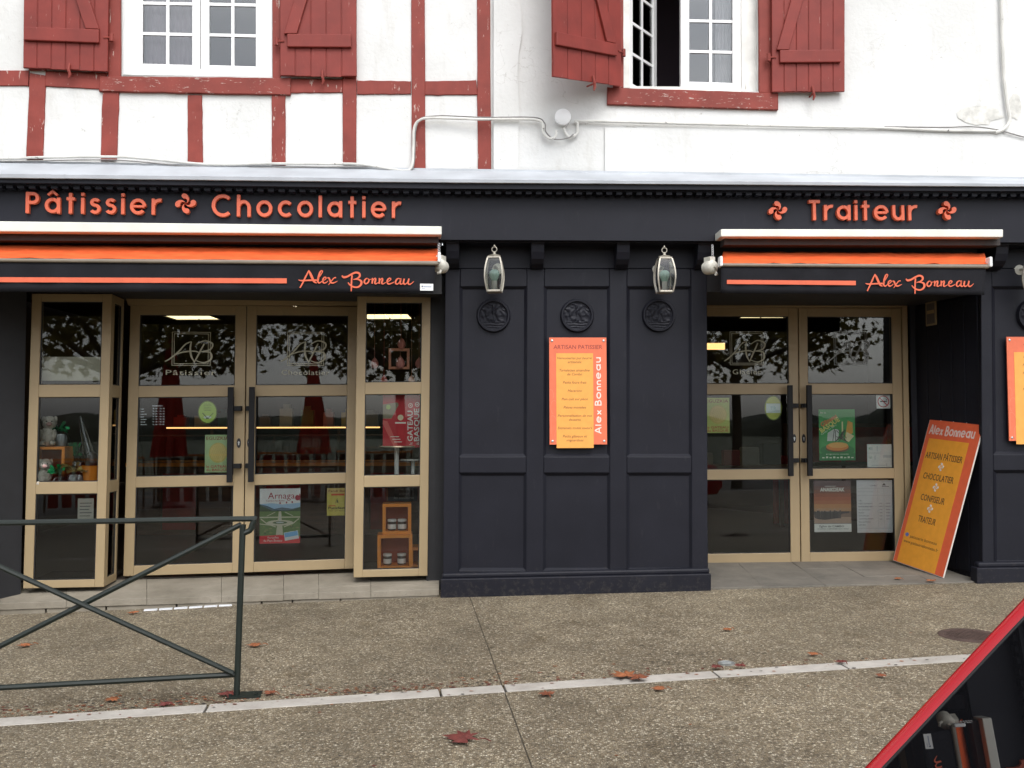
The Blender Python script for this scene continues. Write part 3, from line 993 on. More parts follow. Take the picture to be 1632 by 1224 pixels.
Y_FB = [(-330, 372), (0, 376), (705, 382), (1632, 386.5), (2000, 388)]      # fascia bottom
def two(name, top, bot, off, th, mat, bevel=.004, xa=XA, xc=XC):
    for pl, a, b in ((PL, xa, XB + .4), (PR, XB - .2, xc)):
        mb = MB(); slab(mb, pl, [(a, yl(a, top)), (b, yl(b, top)), (b, yl(b, bot)), (a, yl(a, bot))], off, th)
        part(name, mb, mat, sf, True, bevel=bevel)
two('fascia_board', Y_CB, Y_FB, .22, .24, M_BLACK, 0)
two('cornice', Y_CT, [(x, y - 4) for x, y in Y_CB], .34, .36, M_BLACK, 0)
two('cornice_bead', [(x, y - 4) for x, y in Y_CB], Y_CB, .30, .32, M_BLACK, 0)
two('soffit_board', [(x, y + .01) for x, y in Y_FB], [(x, y + 4) for x, y in Y_FB], .17, .19, M_BLACK)
# dentils
dm = None
def dent_row(pl, x0, x1):
    global dm
    a, b = hit(pl, x0, yl(x0, Y_CB), .22), hit(pl, x1, yl(x1, Y_CB), .22)
    n = int((b - a).length / .0775)
    for i in range(n):
        p = lerp(a, b, (i + .5) / n)
        if dm is None:
            mb = MB(); mb.box(-.0235, .0235, -.045, .004, -.034, -.001)
            mb.box(-.0235, .0235, -.030, .004, -.0345, -.034)
            dm = MB().box(-.0225, .0225, -.078, .004, -.040, -.001).mesh('dentil', M_BLACK)
        o = bpy.data.objects.new('dentil', dm)
        M = Matrix.Translation(p) @ Matrix.Rotation(pl.rz, 4, 'Z')
        link(o, sf); o.matrix_local = wm(sf).inverted() @ M
dent_row(PL, -40, 703)
dent_row(PR, 706, 1690)
# zinc flashing: steep sheet and rolled front edge, in lengths with lapped seams
seams = [-330, -120, 103, 326, 549, 705, 968, 1300, 1560, 2000]
for i, (a, b) in enumerate(zip(seams[:-1], seams[1:])):
    pl = PL if b <= 705 else PR
    lift = .003 * (i % 2)
    mb = MB(); nseg = 14
    rows = []
    for k in range(nseg + 1):
        x = a + (b - a) * k / nseg
        e = .8 * mnoise.noise(Vector((x * .05, 1, 3)))
        p = [hit(pl, x, yl(x, Y_FL0) - 3 + e, UP + .026 + lift), hit(pl, x, yl(x, Y_FL0) + e, UP + .028 + lift), hit(pl, x, yl(x, Y_FL1) + e * .6, .352 + lift)]
        f = hit(pl, x, yl(x, Y_CT) + e * .3, .362 + lift)
        p += [p[2] + pl.n * .012 - Vector((0, 0, .008)), f, f - pl.n * .03]
        rows.append(p)
    m_ = 6
    vs = [q for r in rows for q in r]
    fs = [(k * m_ + j, k * m_ + j + 1, (k + 1) * m_ + j + 1, (k + 1) * m_ + j) for k in range(nseg) for j in range(m_ - 1)]
    mb.add(vs, fs)
    part('flashing_sheet', mb, M_ZINC, sf, True, smooth=True)
# panelled pilaster between the doors
def pilaster(pl, xs, ytop, ymid, ybot, xl, xr):
    """xs: panel x ranges at [top, bottom rows]; ymid: mid rail"""
    st = [xl] + [x for p in xs for x in p] + [xr]
    for i in range(0, len(st), 2):
        mb = MB(); slab(mb, pl, [(st[i][0], 428), (st[i + 1][0], 428), (st[i + 1][1], ybot[1] + 4), (st[i][1], ybot[1] + 4)], 0, .05)
        part('stile', mb, M_BLACK, sf, True, bevel=.007)
    for (a, b) in xs:
        f = lambda y, e: e[0] + (e[1] - e[0]) * (y - 457) / (910 - 457)
        for y0, y1 in ((428, ytop), ymid, ybot):
            mb = MB(); slab(mb, pl, [(f(y0, a), y0), (f(y0, b), y0), (f(y1, b), y1), (f(y1, a), y1)], -.001, .048)
            part('rail', mb, M_BLACK, sf, True, bevel=.007)
        for y0, y1 in ((ytop, ymid[0]), (ymid[1], ybot[0])):
            mb = MB(); slab(mb, pl, [(f(y0, a) - 1, y0 - 1), (f(y0, b) + 1, y0 - 1), (f(y1, b) + 1, y1 + 1), (f(y1, a) - 1, y1 + 1)], -.026, .02)
            part('panel', mb, M_BLACK, sf, True)
            # sloped moulding round the panel
            q = [(f(y0, a), y0), (f(y0, b), y0), (f(y1, b), y1), (f(y1, a), y1)]
            o_ = [hit(pl, *p, -.006) for p in q]
            ins = 4.2
            qi = [(q[0][0] + ins, q[0][1] + ins), (q[1][0] - ins, q[1][1] + ins), (q[2][0] - ins, q[2][1] - ins), (q[3][0] + ins, q[3][1] - ins)]
            i_ = [hit(pl, *p, -.0255) for p in qi]
            mb = MB()
            for k in range(4): mb.add([o_[k], o_[(k + 1) % 4], i_[(k + 1) % 4], i_[k]], [(0, 3, 2, 1)])
            part('moulding', mb, M_BLACK, sf, True)
PX = [((733.3, 731), (839.6, 838)), ((867.6, 866), (971.3, 972)), ((999.4, 999), (1101.4, 1102.5))]
pilaster(PR, PX, 457, (727.5, 754), (909, 916), (709.5, 705.7), (1127, 1128))
PX2 = [((1581, 1585), (1700, 1710)), ((1735, 1745), (1860, 1870))]
pilaster(PR, PX2, 457, (724, 750), (897, 905), (1563.5, 1566), (1990, 2000))
PX3 = [((-150, -165), (-40, -50)), ((-300, -320), (-180, -195))]
pilaster(PL, PX3, 450, (745, 775), (925, 935), (-320, -340), (-10, -16))
def plan_prism(mb, pts, z0, z1):
    n = len(pts)
    vs = [(p.x, p.y, z1) for p in pts] + [(p.x, p.y, z0) for p in pts]
    ar = sum(pts[i].x * pts[(i + 1) % n].y - pts[(i + 1) % n].x * pts[i].y for i in range(n))
    idx = list(range(n)) if ar > 0 else list(range(n))[::-1]
    fs = [tuple(idx), tuple(i + n for i in idx[::-1])]
    for k in range(n):
        a, b = idx[k], idx[(k + 1) % n]
        fs.append((b, a, a + n, b + n))
    return mb.add(vs, fs)
def H(pl, px, off): return hit(pl, px, 700, off)
ZT = 3.05
mb = MB(); plan_prism(mb, [H(PR, 709, -.05), H(PR, 1126, -.05), H(PR, 1126, -.05) - PR.n * .93, H(PR, 709, -.05) - PR.n * .93], -.1, ZT)
part('pier', mb, M_BLACK, sf, True)
mb = MB(); plan_prism(mb, [H(PR, 1565, -.05), H(PR, 2000, -.05), H(PR, 2000, -1.0), H(PR, 1453.5, -1.0), H(PR, 1453.5, -.915), H(PR, 1464, -.88)], -.1, ZT)
part('reveal', mb, M_BLACK, sf, True)
# boarding joints on that reveal
ra, rb = H(PR, 1464, -.88), H(PR, 1565, -.05)
rn = Vector(((rb - ra).y, -(rb - ra).x, 0)).normalized() * -1
if rn.dot(CAM - ra) < 0: rn = -rn
for k in range(5):
    p0, p1 = lerp(ra, rb, k / 5 + .006), lerp(ra, rb, (k + 1) / 5 - .006)
    mb = MB()
    fr = [Vector((p.x, p.y, z)) + rn * .012 for p, z in ((p0, 2.45), (p1, 2.45), (p1, .16), (p0, .16))]
    mb.hexa(fr, [p - rn * .014 for p in fr])
    part('reveal_board', mb, M_BLACK, sf, True, bevel=.003)
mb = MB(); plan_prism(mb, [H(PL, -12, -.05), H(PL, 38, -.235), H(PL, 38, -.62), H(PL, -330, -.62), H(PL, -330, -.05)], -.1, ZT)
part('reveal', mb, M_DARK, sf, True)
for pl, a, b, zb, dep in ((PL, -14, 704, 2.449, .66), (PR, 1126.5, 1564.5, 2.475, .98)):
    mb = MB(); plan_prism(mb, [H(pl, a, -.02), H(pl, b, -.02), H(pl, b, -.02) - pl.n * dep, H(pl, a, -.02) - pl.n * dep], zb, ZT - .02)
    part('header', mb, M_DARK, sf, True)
# frieze above the panels, plinths, brackets
for pl, a, b in ((PR, 709.5, 1127), (PR, 1563.5, 2000), (PL, -330, -10)):
    mb = MB(); slab(mb, pl, [(a, yl(a, Y_FB) - 6), (b, yl(b, Y_FB) - 6), (b, 427.6), (a, 427.6)], -.002, .045)
    part('frieze', mb, M_BLACK, sf, True, bevel=.004)
for pl, q in ((PR, [(702, 923), (1133.5, 914.5), (1133.5, 938.5), (702, 953.5)]), (PR, [(1557, 905.5), (2000, 899), (2000, 930), (1557, 928.5)]), (PL, [(-340, 960), (-9, 955), (-9, 992), (-340, 1004)])):
    mb = MB(); slab(mb, pl, [q[0], q[1], (q[2][0], q[2][1] + 6), (q[3][0], q[3][1] + 6)], .06, .10)
    part('plinth', mb, M_BLACK, sf, True, bevel=.008)
    mb = MB(); slab(mb, pl, [(q[0][0] + 2, q[0][1] - 9), (q[1][0] - 2, q[1][1] - 9), (q[1][0] - 2, q[1][1] + .3), (q[0][0] + 2, q[0][1] + .3)], .028, .07)
    part('plinth_moulding', mb, M_BLACK, sf, True, bevel=.016)
bprof = [(0, 0), (-.175, 0), (-.175, -.035), (-.16, -.045), (-.155, -.075), (-.15, -.10), (-.125, -.155), (-.085, -.19), (-.05, -.205), (-.03, -.215), (0, -.215)]
bm_ = None
for pl, px in ((PR, 722), (PR, 855), (PR, 988.5), (PR, 1115), (PR, 1580), (PR, 1722), (PL, -25), (PL, -165)):
    if bm_ is None: bm_ = MB().extr(bprof, -.052, .052).mesh('bracket', M_BLACK)
    o = bpy.data.objects.new('bracket', bm_)
    p = hit(pl, px, yl(px, Y_FB) + 4, 0); p.z += .0
    link(o, sf)
    o.matrix_local = wm(sf).inverted() @ (Matrix.Translation(p + pl.n * .001) @ Matrix.Rotation(pl.rz, 4, 'Z'))
    md = o.modifiers.new('edge', 'BEVEL'); md.width, md.segments, md.limit_method, md.angle_limit = .005, 2, 'ANGLE', math.radians(40)
# carved round medallions
def medallion_mesh():
    R = .138
    mb = MB(); nr, na = 26, 72
    vs = []
    for i in range(nr + 1):
        r = R * i / nr
        for k in range(na):
            a = 2 * math.pi * k / na
            x, z = r * math.cos(a), r * math.sin(a)
            if i >= nr - 1: y = -.012 if i == nr - 1 else 0
            elif i >= nr - 4: y = -.030
            elif i >= nr - 5: y = -.016
            else:
                u = mnoise.noise(Vector((x * 16, z * 16, 3.1)))
                w_ = math.sin(x * 75 + 6 * u) * math.sin(z * 62 + 7 * mnoise.noise(Vector((x * 14, z * 14, 8))))
                y = -.014 - .009 * max(-.2, w_)
                if z < -.05: y = -.014 - .006 * max(0, math.sin(z * 330 + 2.5 * u))
            vs.append((x, y, z))
    fs = []
    for i in range(nr):
        for k in range(na):
            a, b = i * na + k, i * na + (k + 1) % na
            fs.append((a, a + na, b + na, b) if i else (a, a + na, b + na))
    mb.add(vs, fs)
    return mb.mesh('medallion', M_BLACK, None, True)
mm = medallion_mesh()
for px, py, of in ((786.5, 503.5, -.025), (919.5, 503.5, -.025), (1049.5, 503, -.025), (1645, 503, -.025)):
    o = bpy.data.objects.new('medallion', mm); link(o, sf)
    o.matrix_local = wm(sf).inverted() @ (Matrix.Translation(hit(PR, px, py, of)) @ Matrix.Rotation(PR.rz, 4, 'Z'))

# ------------------------------------------------------------------ shop interior shell
ZF = .15
rm = bpy.data.objects.new('shop_room', None); link(rm, None, kind='structure')
ya, yb, xa, xb = .15, 6.6, -5.6, 5.4
fl_ = H(PL, 30, -.62)
def room_poly(z0, z1, oL, oR):
    return plan_prism(MB(), [H(PL, -330, oL), H(PL, 704, oL), H(PR, 716, oR), H(PR, 1900, oR), Vector((xb, 1.3, 0)), Vector((xb, yb, 0)), Vector((xa, yb, 0))], z0, z1)
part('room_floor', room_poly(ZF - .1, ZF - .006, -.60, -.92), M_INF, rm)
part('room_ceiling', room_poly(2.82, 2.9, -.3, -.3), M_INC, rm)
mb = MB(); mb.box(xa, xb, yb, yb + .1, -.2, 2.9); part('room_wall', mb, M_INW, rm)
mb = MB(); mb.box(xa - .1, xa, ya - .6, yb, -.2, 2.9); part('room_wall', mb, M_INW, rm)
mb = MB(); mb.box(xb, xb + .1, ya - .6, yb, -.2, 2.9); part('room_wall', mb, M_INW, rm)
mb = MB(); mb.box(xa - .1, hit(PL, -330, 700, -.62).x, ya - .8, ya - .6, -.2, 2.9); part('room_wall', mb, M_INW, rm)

# ------------------------------------------------------------------ thresholds
def stones(name, corners, us, vs_, mat, th=.06, rise=0):
    """corners: front-left, front-right, back-right, back-left in 3-D; split into stones"""
    for i in range(len(us) - 1):
        for k in range(len(vs_) - 1):
            g = .0009
            u0, u1, v0, v1 = us[i], us[i + 1], vs_[k], vs_[k + 1]
            w = (corners[1] - corners[0]).length; d = (corners[3] - corners[0]).length
            P = lambda u, v: lerp(lerp(corners[0], corners[1], u), lerp(corners[3], corners[2], u), v)
            top = [P(u0 + g / w, v0 + (g / d if k else 0)), P(u1 - g / w, v0 + (g / d if k else 0)), P(u1 - g / w, v1 - g / d), P(u0 + g / w, v1 - g / d)]
            dz = Vector((0, 0, random.uniform(-.002, .002)))
            top = [p + dz for p in top]
            bot = [p - Vector((0, 0, th)) for p in top]
            mb = MB(); mb.add(top + bot, [(0, 1, 2, 3), (4, 7, 6, 5), (1, 0, 4, 5), (2, 1, 5, 6), (3, 2, 6, 7), (0, 3, 7, 4)])
            yield part(name, mb, mat, None if isinstance(mat, str) else CUR, bevel=.0025)
CUR = bpy.data.objects.new('entrance_step', None); link(CUR, None, kind='structure')
A = [hit(PL, -14, 962, .02), hit(PL, 700, 938.5, .02), hit(PL, 700, 908, -.62), hit(PL, -14, 929, -.62)]
list(stones('step_stone', A, [0, .16, .335, .50, .64, .72, .84, 1], [0, .28, 1], M_STEP, .05))
dn = [hit(PL, -14, 988.5, .035), hit(PL, 700, 951, .035)]
mb = MB()
fr = [A[0] - Vector((0, 0, .052)) + PL.n * .0, A[1] - Vector((0, 0, .052)), dn[1] - PL.n * .015 - Vector((0, 0, .06)), dn[0] - PL.n * .015 - Vector((0, 0, .06))]
for (u0, u1) in ((0, .115), (.115, .245), (.245, .40), (.40, .59), (.59, .66), (.66, .77), (.77, 1)):
    f = [lerp(fr[0], fr[1], u0 + .002), lerp(fr[0], fr[1], u1 - .002), lerp(fr[3], fr[2], u1 - .002), lerp(fr[3], fr[2], u0 + .002)]
    f = [p - PL.n * (.008 + random.uniform(0, .006)) for p in f]
    mb = MB(); mb.hexa(f, [p - PL.n * .6 for p in f])
    part('riser_stone', mb, M_STEP, CUR, bevel=.002)
CUR = bpy.data.objects.new('entrance_floor', None); link(CUR, None, kind='structure')
A2 = [hit(PR, 1127, 937.5, .02), hit(PR, 1563, 927, .02), hit(PR, 1470, 893, -.93), hit(PR, 1100, 896, -.93)]
A2 = [p + Vector((0, 0, .002)) for p in A2]
list(stones('floor_tile', A2, [0, .2, .43, .62, .83, 1], [0, .30, .66, 1], M_TILE, .14))

# ------------------------------------------------------------------ doors and display bays
PANES = [(.034, .300), (.342, .636), (.676, .963)]
def leaf_frame(q3, n, s0, s1, panes, th, name, parent, out=0):
    mb = MB()
    sub_slab(mb, q3, 0, 0, s0, 1, n, out, th); sub_slab(mb, q3, s1, 0, 1, 1, n, out, th)
    ts = [0] + [t for p in panes for t in p] + [1]
    for i in range(0, len(ts), 2):
        sub_slab(mb, q3, s0, ts[i], s1, ts[i + 1], n, out - .0008, th - .0016)
    return part(name, mb, M_TAN, parent, True, bevel=.0035)
def panes_for(q3, n, s0, s1, panes, parent, out=-.016, gl=None):
    w = (q3[1] - q3[0]).length; h = (q3[3] - q3[0]).length
    for a, b in panes:
        mb = MB()
        g = .007
        for r in ((s0, a, s0 + g / w, b), (s1 - g / w, a, s1, b)): sub_slab(mb, q3, r[0], r[1], r[2], r[3], n, out + .006, .02)
        for r in ((a, a + g / h), (b - g / h, b)): sub_slab(mb, q3, s0 + g / w, r[0], s1 - g / w, r[1], n, out + .0055, .019)
        part('gasket', mb, M_GASK, parent, True)
        mb = MB(); sub_slab(mb, q3, s0, a, s1, b, n, out, .006)
        part('pane', mb, gl or M_GLASS, parent, True)

def double_door(name, label, pl, off, qa, qb, seam_in):
    """qa, qb: photo quads of the two leaves"""
    c = hit(pl, (qa[2][0]), qa[2][1], off)
    t = thing(name, label, 'door', c, pl.rz)
    for side, q in ((0, qa), (1, qb)):
        g = .8
        q = [(q[0][0] + g, q[0][1]), (q[1][0] - g, q[1][1]), (q[2][0] - g, q[2][1]), (q[3][0] + g, q[3][1])]
        q3 = [hit(pl, *p, off) for p in q]
        s0, s1 = (.084, .908)
        lf = leaf_frame(q3, pl.n, s0, s1, PANES, .055, 'door_leaf', t)
        panes_for(q3, pl.n, s0, s1, PANES, lf)
        # pull handle: square bar on two brackets
        hx = .890 if side == 0 else .065
        ht, hb_ = .308, .662
        w = (q3[1] - q3[0]).length; h = (q3[3] - q3[0]).length
        mb = MB()
        sub_slab(mb, q3, hx - .023 / w, ht, hx + .023 / w, hb_, pl.n, .085, .03)
        part('handle', mb, plain('black_handle', (.006, .006, .007), .55, spec=.25), lf, True, bevel=.003)
        mb = MB()
        for tt in (.388, .602):
            bx0, bx1 = (hx + .01, .978) if side == 0 else (.022, hx - .01)
            sub_slab(mb, q3, bx0, tt - .02 / h * 1, bx1, tt + .02 / h, pl.n, .062, .024)
            e = .975 if side == 0 else .025
            sub_slab(mb, q3, e - .018 / w, tt - .019 / h, e + .004 / w, tt + .019 / h, pl.n, .04, .041)
        part('handle_bracket', mb, plain('black_handle', (.006, .006, .007), .55, spec=.25), lf, True, bevel=.002)
        lx = .952 if side == 0 else .034
        p = bil(q3, lx, .517)
        mb = MB()
        mb.mat(M_CBLK); prof = [(.017 * math.cos(a), .04 * math.sin(a)) for a in [2 * math.pi * k / 20 for k in range(20)]]
        mb.prism(prof, -.008, .002); mb.mat(M_STEEL); mb.prism([(.008 * math.cos(a), .005 + .009 * math.sin(a)) for a in [2 * math.pi * k / 14 for k in range(14)]] , -.0105, -.007)
        mb.box(-.004, .004, -.0103, -.007, -.018, .0)
        Mx = Matrix.Translation(p) @ Matrix.Rotation(pl.rz, 4, 'Z')
        mb.v = [Mx @ v for v in mb.v]
        part('lock', mb, None, lf, True)
    return t
OL, OR_ = -.55, -.90
dl = double_door('double_door', 'tan glazed double door behind the green barrier, under the long awning', PL, OL,
    [(207, 487), (393, 487.5), (388, 912.5), (195.6, 918.5)], [(393, 487.5), (572, 489), (566, 906), (388, 912.5)], 0)
dr = double_door('double_door', 'tan glazed double door in the deep recess beside the leaning orange board', PR, OR_,
    [(1108, 490), (1272, 490.5), (1276.5, 896), (1109.5, 898.5)], [(1272, 490.5), (1436.5, 491.5), (1443.5, 893.5), (1276.5, 896)], 0)
# outer frames
mb = MB(); slab(mb, PL, [(200, 474), (575, 474), (575, 486.6), (204, 486.6)], OL + .01, .07)
part('door_frame', mb, M_TAN, dl, True, bevel=.003)
mb = MB(); slab(mb, PR, [(1098, 476), (1446, 476), (1446, 489.8), (1098, 489.8)], OR_ + .012, .08)
slab(mb, PR, [(1437.6, 489.8), (1446, 489.8), (1453.5, 894), (1444.6, 894)], OR_ + .012, .08)
slab(mb, PR, [(1094, 489.8), (1106.5, 489.8), (1108, 899), (1096, 899)], OR_ + .012, .08)
part('door_frame', mb, M_TAN, dr, True, bevel=.003)

OB = -.22
def bay(label, q, s0, s1, panes, back):
    q3 = [hit(PL, *p, OB) for p in q]
    t = thing('display_window', label, 'shop window', (q3[2] + q3[3]) / 2, PL.rz)
    fr = leaf_frame(q3, PL.n, s0, s1, panes, .06, 'front_frame', t)
    panes_for(q3, PL.n, s0, s1, panes, fr)
    return t, q3
BLP = [(.0265, .312), (.3545, .643), (.6835, .974)]
bl_, bq = bay('tan framed display window with plush toys and foil wrapped gifts inside', [(51, 468), (178.4, 468.5), (165.3, 935.5), (36.7, 938)], .118, .885, BLP, 0)
brt, rq = bay('tan framed display window with a red poster, cake stand and orange boxes inside', [(569.4, 470.5), (686.4, 470.5), (681.2, 917.7), (563.4, 920.5)], .122, .883, BLP, 0)
# glazed returns back to the doors
def ret(t, q3, idx, panes, glassy):
    a, b = q3[idx], q3[3 - idx]
    d = -PL.n * (abs(OL - OB) - .002)
    if idx == 1: rq_, n = [a + d * .18, a + d, b + d, b + d * .18], PL.t
    else: rq_, n = [a + d, a + d * .18, b + d * .18, b + d], -PL.t
    fr = leaf_frame(rq_, n, .10, .86, panes, .05, 'side_frame', t)
    panes_for(rq_, n, .10, .86, panes, fr)
ret(bl_, bq, 1, BLP, 1)
ret(brt, rq, 0, BLP, 1)
# bay tops, shelves (display boards) and dark jambs
for t, q3 in ((bl_, bq), (brt, rq)):
    tl, tr = q3[0] - PL.n * .061, q3[1] - PL.n * .061
    for nm, tt, th in (('display_shelf', .664, .02), ('display_base', .985, .02)):
        a, b = bil(q3, .03, tt) - PL.n * .062, bil(q3, .97, tt) - PL.n * .062
        mb = MB(); up = Vector((0, 0, .01))
        fr = [a + up, b + up, b - up, a - up]
        mb.hexa(fr, [p - PL.n * .50 for p in fr])
        part(nm, mb, plain('dark_shelf', (.035, .028, .022), .6), t, True)
mb = MB(); slab(mb, PL, [(684, 440), (709.5, 440), (706, 940), (679, 940)], OB - .03, .5)
part('jamb', mb, M_DARK, sf, True)

# ------------------------------------------------------------------ raised lettering (geometric sans drawn as strokes)
def arc(cx, cz, r, a0, a1, n=18, rz=None):
    rz = rz or r
    return [(cx + r * math.cos(math.radians(a0 + (a1 - a0) * i / n)), cz + rz * math.sin(math.radians(a0 + (a1 - a0) * i / n))) for i in range(n + 1)]
SW = .156
def glyph(ch):
    """list of (points, width factor) in units of the cap height, and the advance"""
    h = SW / 2
    V = lambda x, z0, z1: ([(x, z0), (x, z1)], 1)
    X = .76
    if ch in 'aâ':
        g = [(arc(.36, .38, .36 - h, 90, 450, 36), 1), V(.72 - h, 0, X)]
        if ch == 'â': g.append(([(.14, .86), (.36, 1.05), (.58, .86)], .75))
        return g, .72
    if ch == 'P': return [V(h, 0, 1), ([(h, 1 - h), (.33, 1 - h)] + arc(.33, .715, .285 - h + .001, 90, -90, 14)[1:] + [(h, .715 - .285 + h)], 1)], .62
    if ch == 't': return [V(.21, 0, .98), ([(.02, .70), (.42, .70)], .95)], .44
    if ch == 'i': return [V(h, 0, X), V(h, .84, 1.0)], SW
    if ch == 's': return [(arc(.25, .545, .165, 28, 262, 16, .132) + arc(.235, .247, .185, 82, -152, 18, .166)[0:], 1)], .47
    if ch == 'e': return [([(h, .385), (.76 - h, .385)], .8), (arc(.38, .38, .38 - h, 0, 322, 32), 1)], .76
    if ch == 'r': return [V(h, 0, X), (arc(.40, .36, .40 - h, 168, 78, 12, .40 - h + .01), 1)], .45
    if ch == 'C': return [(arc(.52, .5, .52 - h, 46, 314, 32, .5 - h + .015), 1)], .92
    if ch == 'h': return [V(h, 0, 1), (arc(.33, .40, .33 - h, 180, 0, 18, .36 - h) + [(.66 - h, 0)], 1)], .66
    if ch == 'o': return [(arc(.38, .38, .38 - h, 90, 450, 36), 1)], .76
    if ch == 'c': return [(arc(.38, .38, .38 - h, 44, 316, 28), 1)], .66
    if ch == 'l': return [V(h, 0, 1), ], SW
    if ch == 'T': return [V(.29, 0, 1 - SW + .01), ([(0, 1 - h), (.58, 1 - h)], 1)], .58
    if ch == 'u': return [([(h, X), (h, .36)] + arc(.31, .34, .31 - h, 180, 360, 16, .34 - h)[1:] + [(.62 - h, X)], 1), V(.62 - h, 0, .4)], .62
    # hand-drawn print used on the boards
    if ch == 'A': return [([(.02, 0), (.30, 1), (.36, 1)], 1), ([(.36, 1), (.66, 0)], 1), ([(.12, .34), (.56, .36)], 1)], .66
    if ch == 'x': return [([(.03, .62), (.46, .0)], 1), ([(.44, .62), (.02, 0)], 1)], .48
    if ch == 'B': return [([(.06, 0), (.06, 1)], 1), ([(.02, .97), (.25, .97)] + arc(.27, .755, .20, 90, -90, 10) + [(.06, .55)], 1), ([(.1, .54), (.30, .53)] + arc(.30, .27, .25, 90, -90, 10) + [(.02, .03)], 1)], .58
    if ch == 'n': return [([(.05, 0), (.05, .64)], 1), (arc(.24, .40, .19, 170, 0, 10, .22) + [(.44, 0)], 1)], .46
    return [], .3

def word_layout(word, space, gap=.3):
    x, out = 0, []
    for ch in word:
        if ch == ' ': x += gap; continue
        g, a = glyph(ch)
        out.append((ch, g, x)); x += a + space
    return out, x - space

def sign_word(label, word, pl, p0, p1, capx, off, space=.2):
    """p0, p1: photo baseline ends; capx: cap height in photo pixels"""
    a, b = hit(pl, *p0, off), hit(pl, *p1, off)
    lay, total = word_layout(word, space)
    cap = (hit(pl, p0[0], p0[1] - capx, off) - a).length
    d = b - a
    sx = d.length / total
    t = thing('sign_word', label, 'sign lettering', a, math.atan2(d.y, d.x))
    sl = d.z / math.hypot(d.x, d.y)
    cache = {}
    for ch, g, x in lay:
        if ch not in cache:
            mb = MB()
            for i, (pts, wf) in enumerate(g):
                k = cap * SW * wf
                mb.ribbon([(p[0] * sx, p[1] * cap) for p in pts], k if wf else k, -.020 - .0007 * i, .012)
            cache[ch] = mb.mesh('letter', M_ORANGE)
        o = bpy.data.objects.new('letter', cache[ch]); link(o, t)
        o.location = (x * sx, 0, x * sx * sl)
        md = o.modifiers.new('edge', 'BEVEL'); md.width, md.segments, md.limit_method, md.angle_limit = .002, 1, 'ANGLE', math.radians(50)
    return t
LO = .234
sign_word('raised orange word Pâtissier on the black fascia at the left end', 'Pâtissier', PL, (42, 340.5), (257.5, 343), 34, LO, .26)
sign_word('raised orange word Chocolatier on the black fascia, between emblem and bare fascia', 'Chocolatier', PL, (338, 345.5), (639, 348), 35, LO, .27)
sign_word('raised orange word Traiteur on the black fascia above the short awning', 'Traiteur', PR, (1288, 351.5), (1460, 352), 32, LO, .2)

def lauburu_pts(L, n=10):
    """one comma-shaped head of a Basque cross pointing up, length L"""
    big = [(L / 2 * math.sin(a), L / 2 - L / 2 * math.cos(a)) for a in [math.pi * i / (2 * n) for i in range(2 * n + 1)]]
    out = [(-L / 4 * math.sin(a), .75 * L + L / 4 * math.cos(a)) for a in [math.pi * i / n for i in range(1, n)]]
    inn = [(L / 4 * math.sin(a), L / 4 + L / 4 * math.cos(a)) for a in [math.pi * i / n for i in range(n)]]
    return big + out + inn
def lauburu(mb, x, z, R, y0, y1, rot=0, flip=1):
    pts = lauburu_pts(R * .97)
    for k in range(4):
        a = rot + k * math.pi / 2
        q = [(flip * p[0] * .86, p[1]) for p in pts]
        mb.prism([(x + p[0] * math.cos(a) - p[1] * math.sin(a), z + p[0] * math.sin(a) + p[1] * math.cos(a)) for p in q], y0 - .0004 * k, y1)
    return mb
for pl, px, py, lab in ((PL, 297, 325.5, 'orange Basque cross emblem between the words Pâtissier and Chocolatier'), (PR, 1238, 336.5, 'orange Basque cross emblem on the fascia before the word Traiteur'), (PR, 1507, 336.5, 'orange Basque cross emblem on the fascia after the word Traiteur')):
    R = .079 if pl is PL else .077
    p = hit(pl, px, py, LO)
    mb = MB(); lauburu(mb, 0, 0, R, -.028, .012, math.radians(12), 1)
    solo('emblem', mb, M_ORANGE, lab, 'emblem', p, pl.rz, 'Basque cross emblems on the fascia')

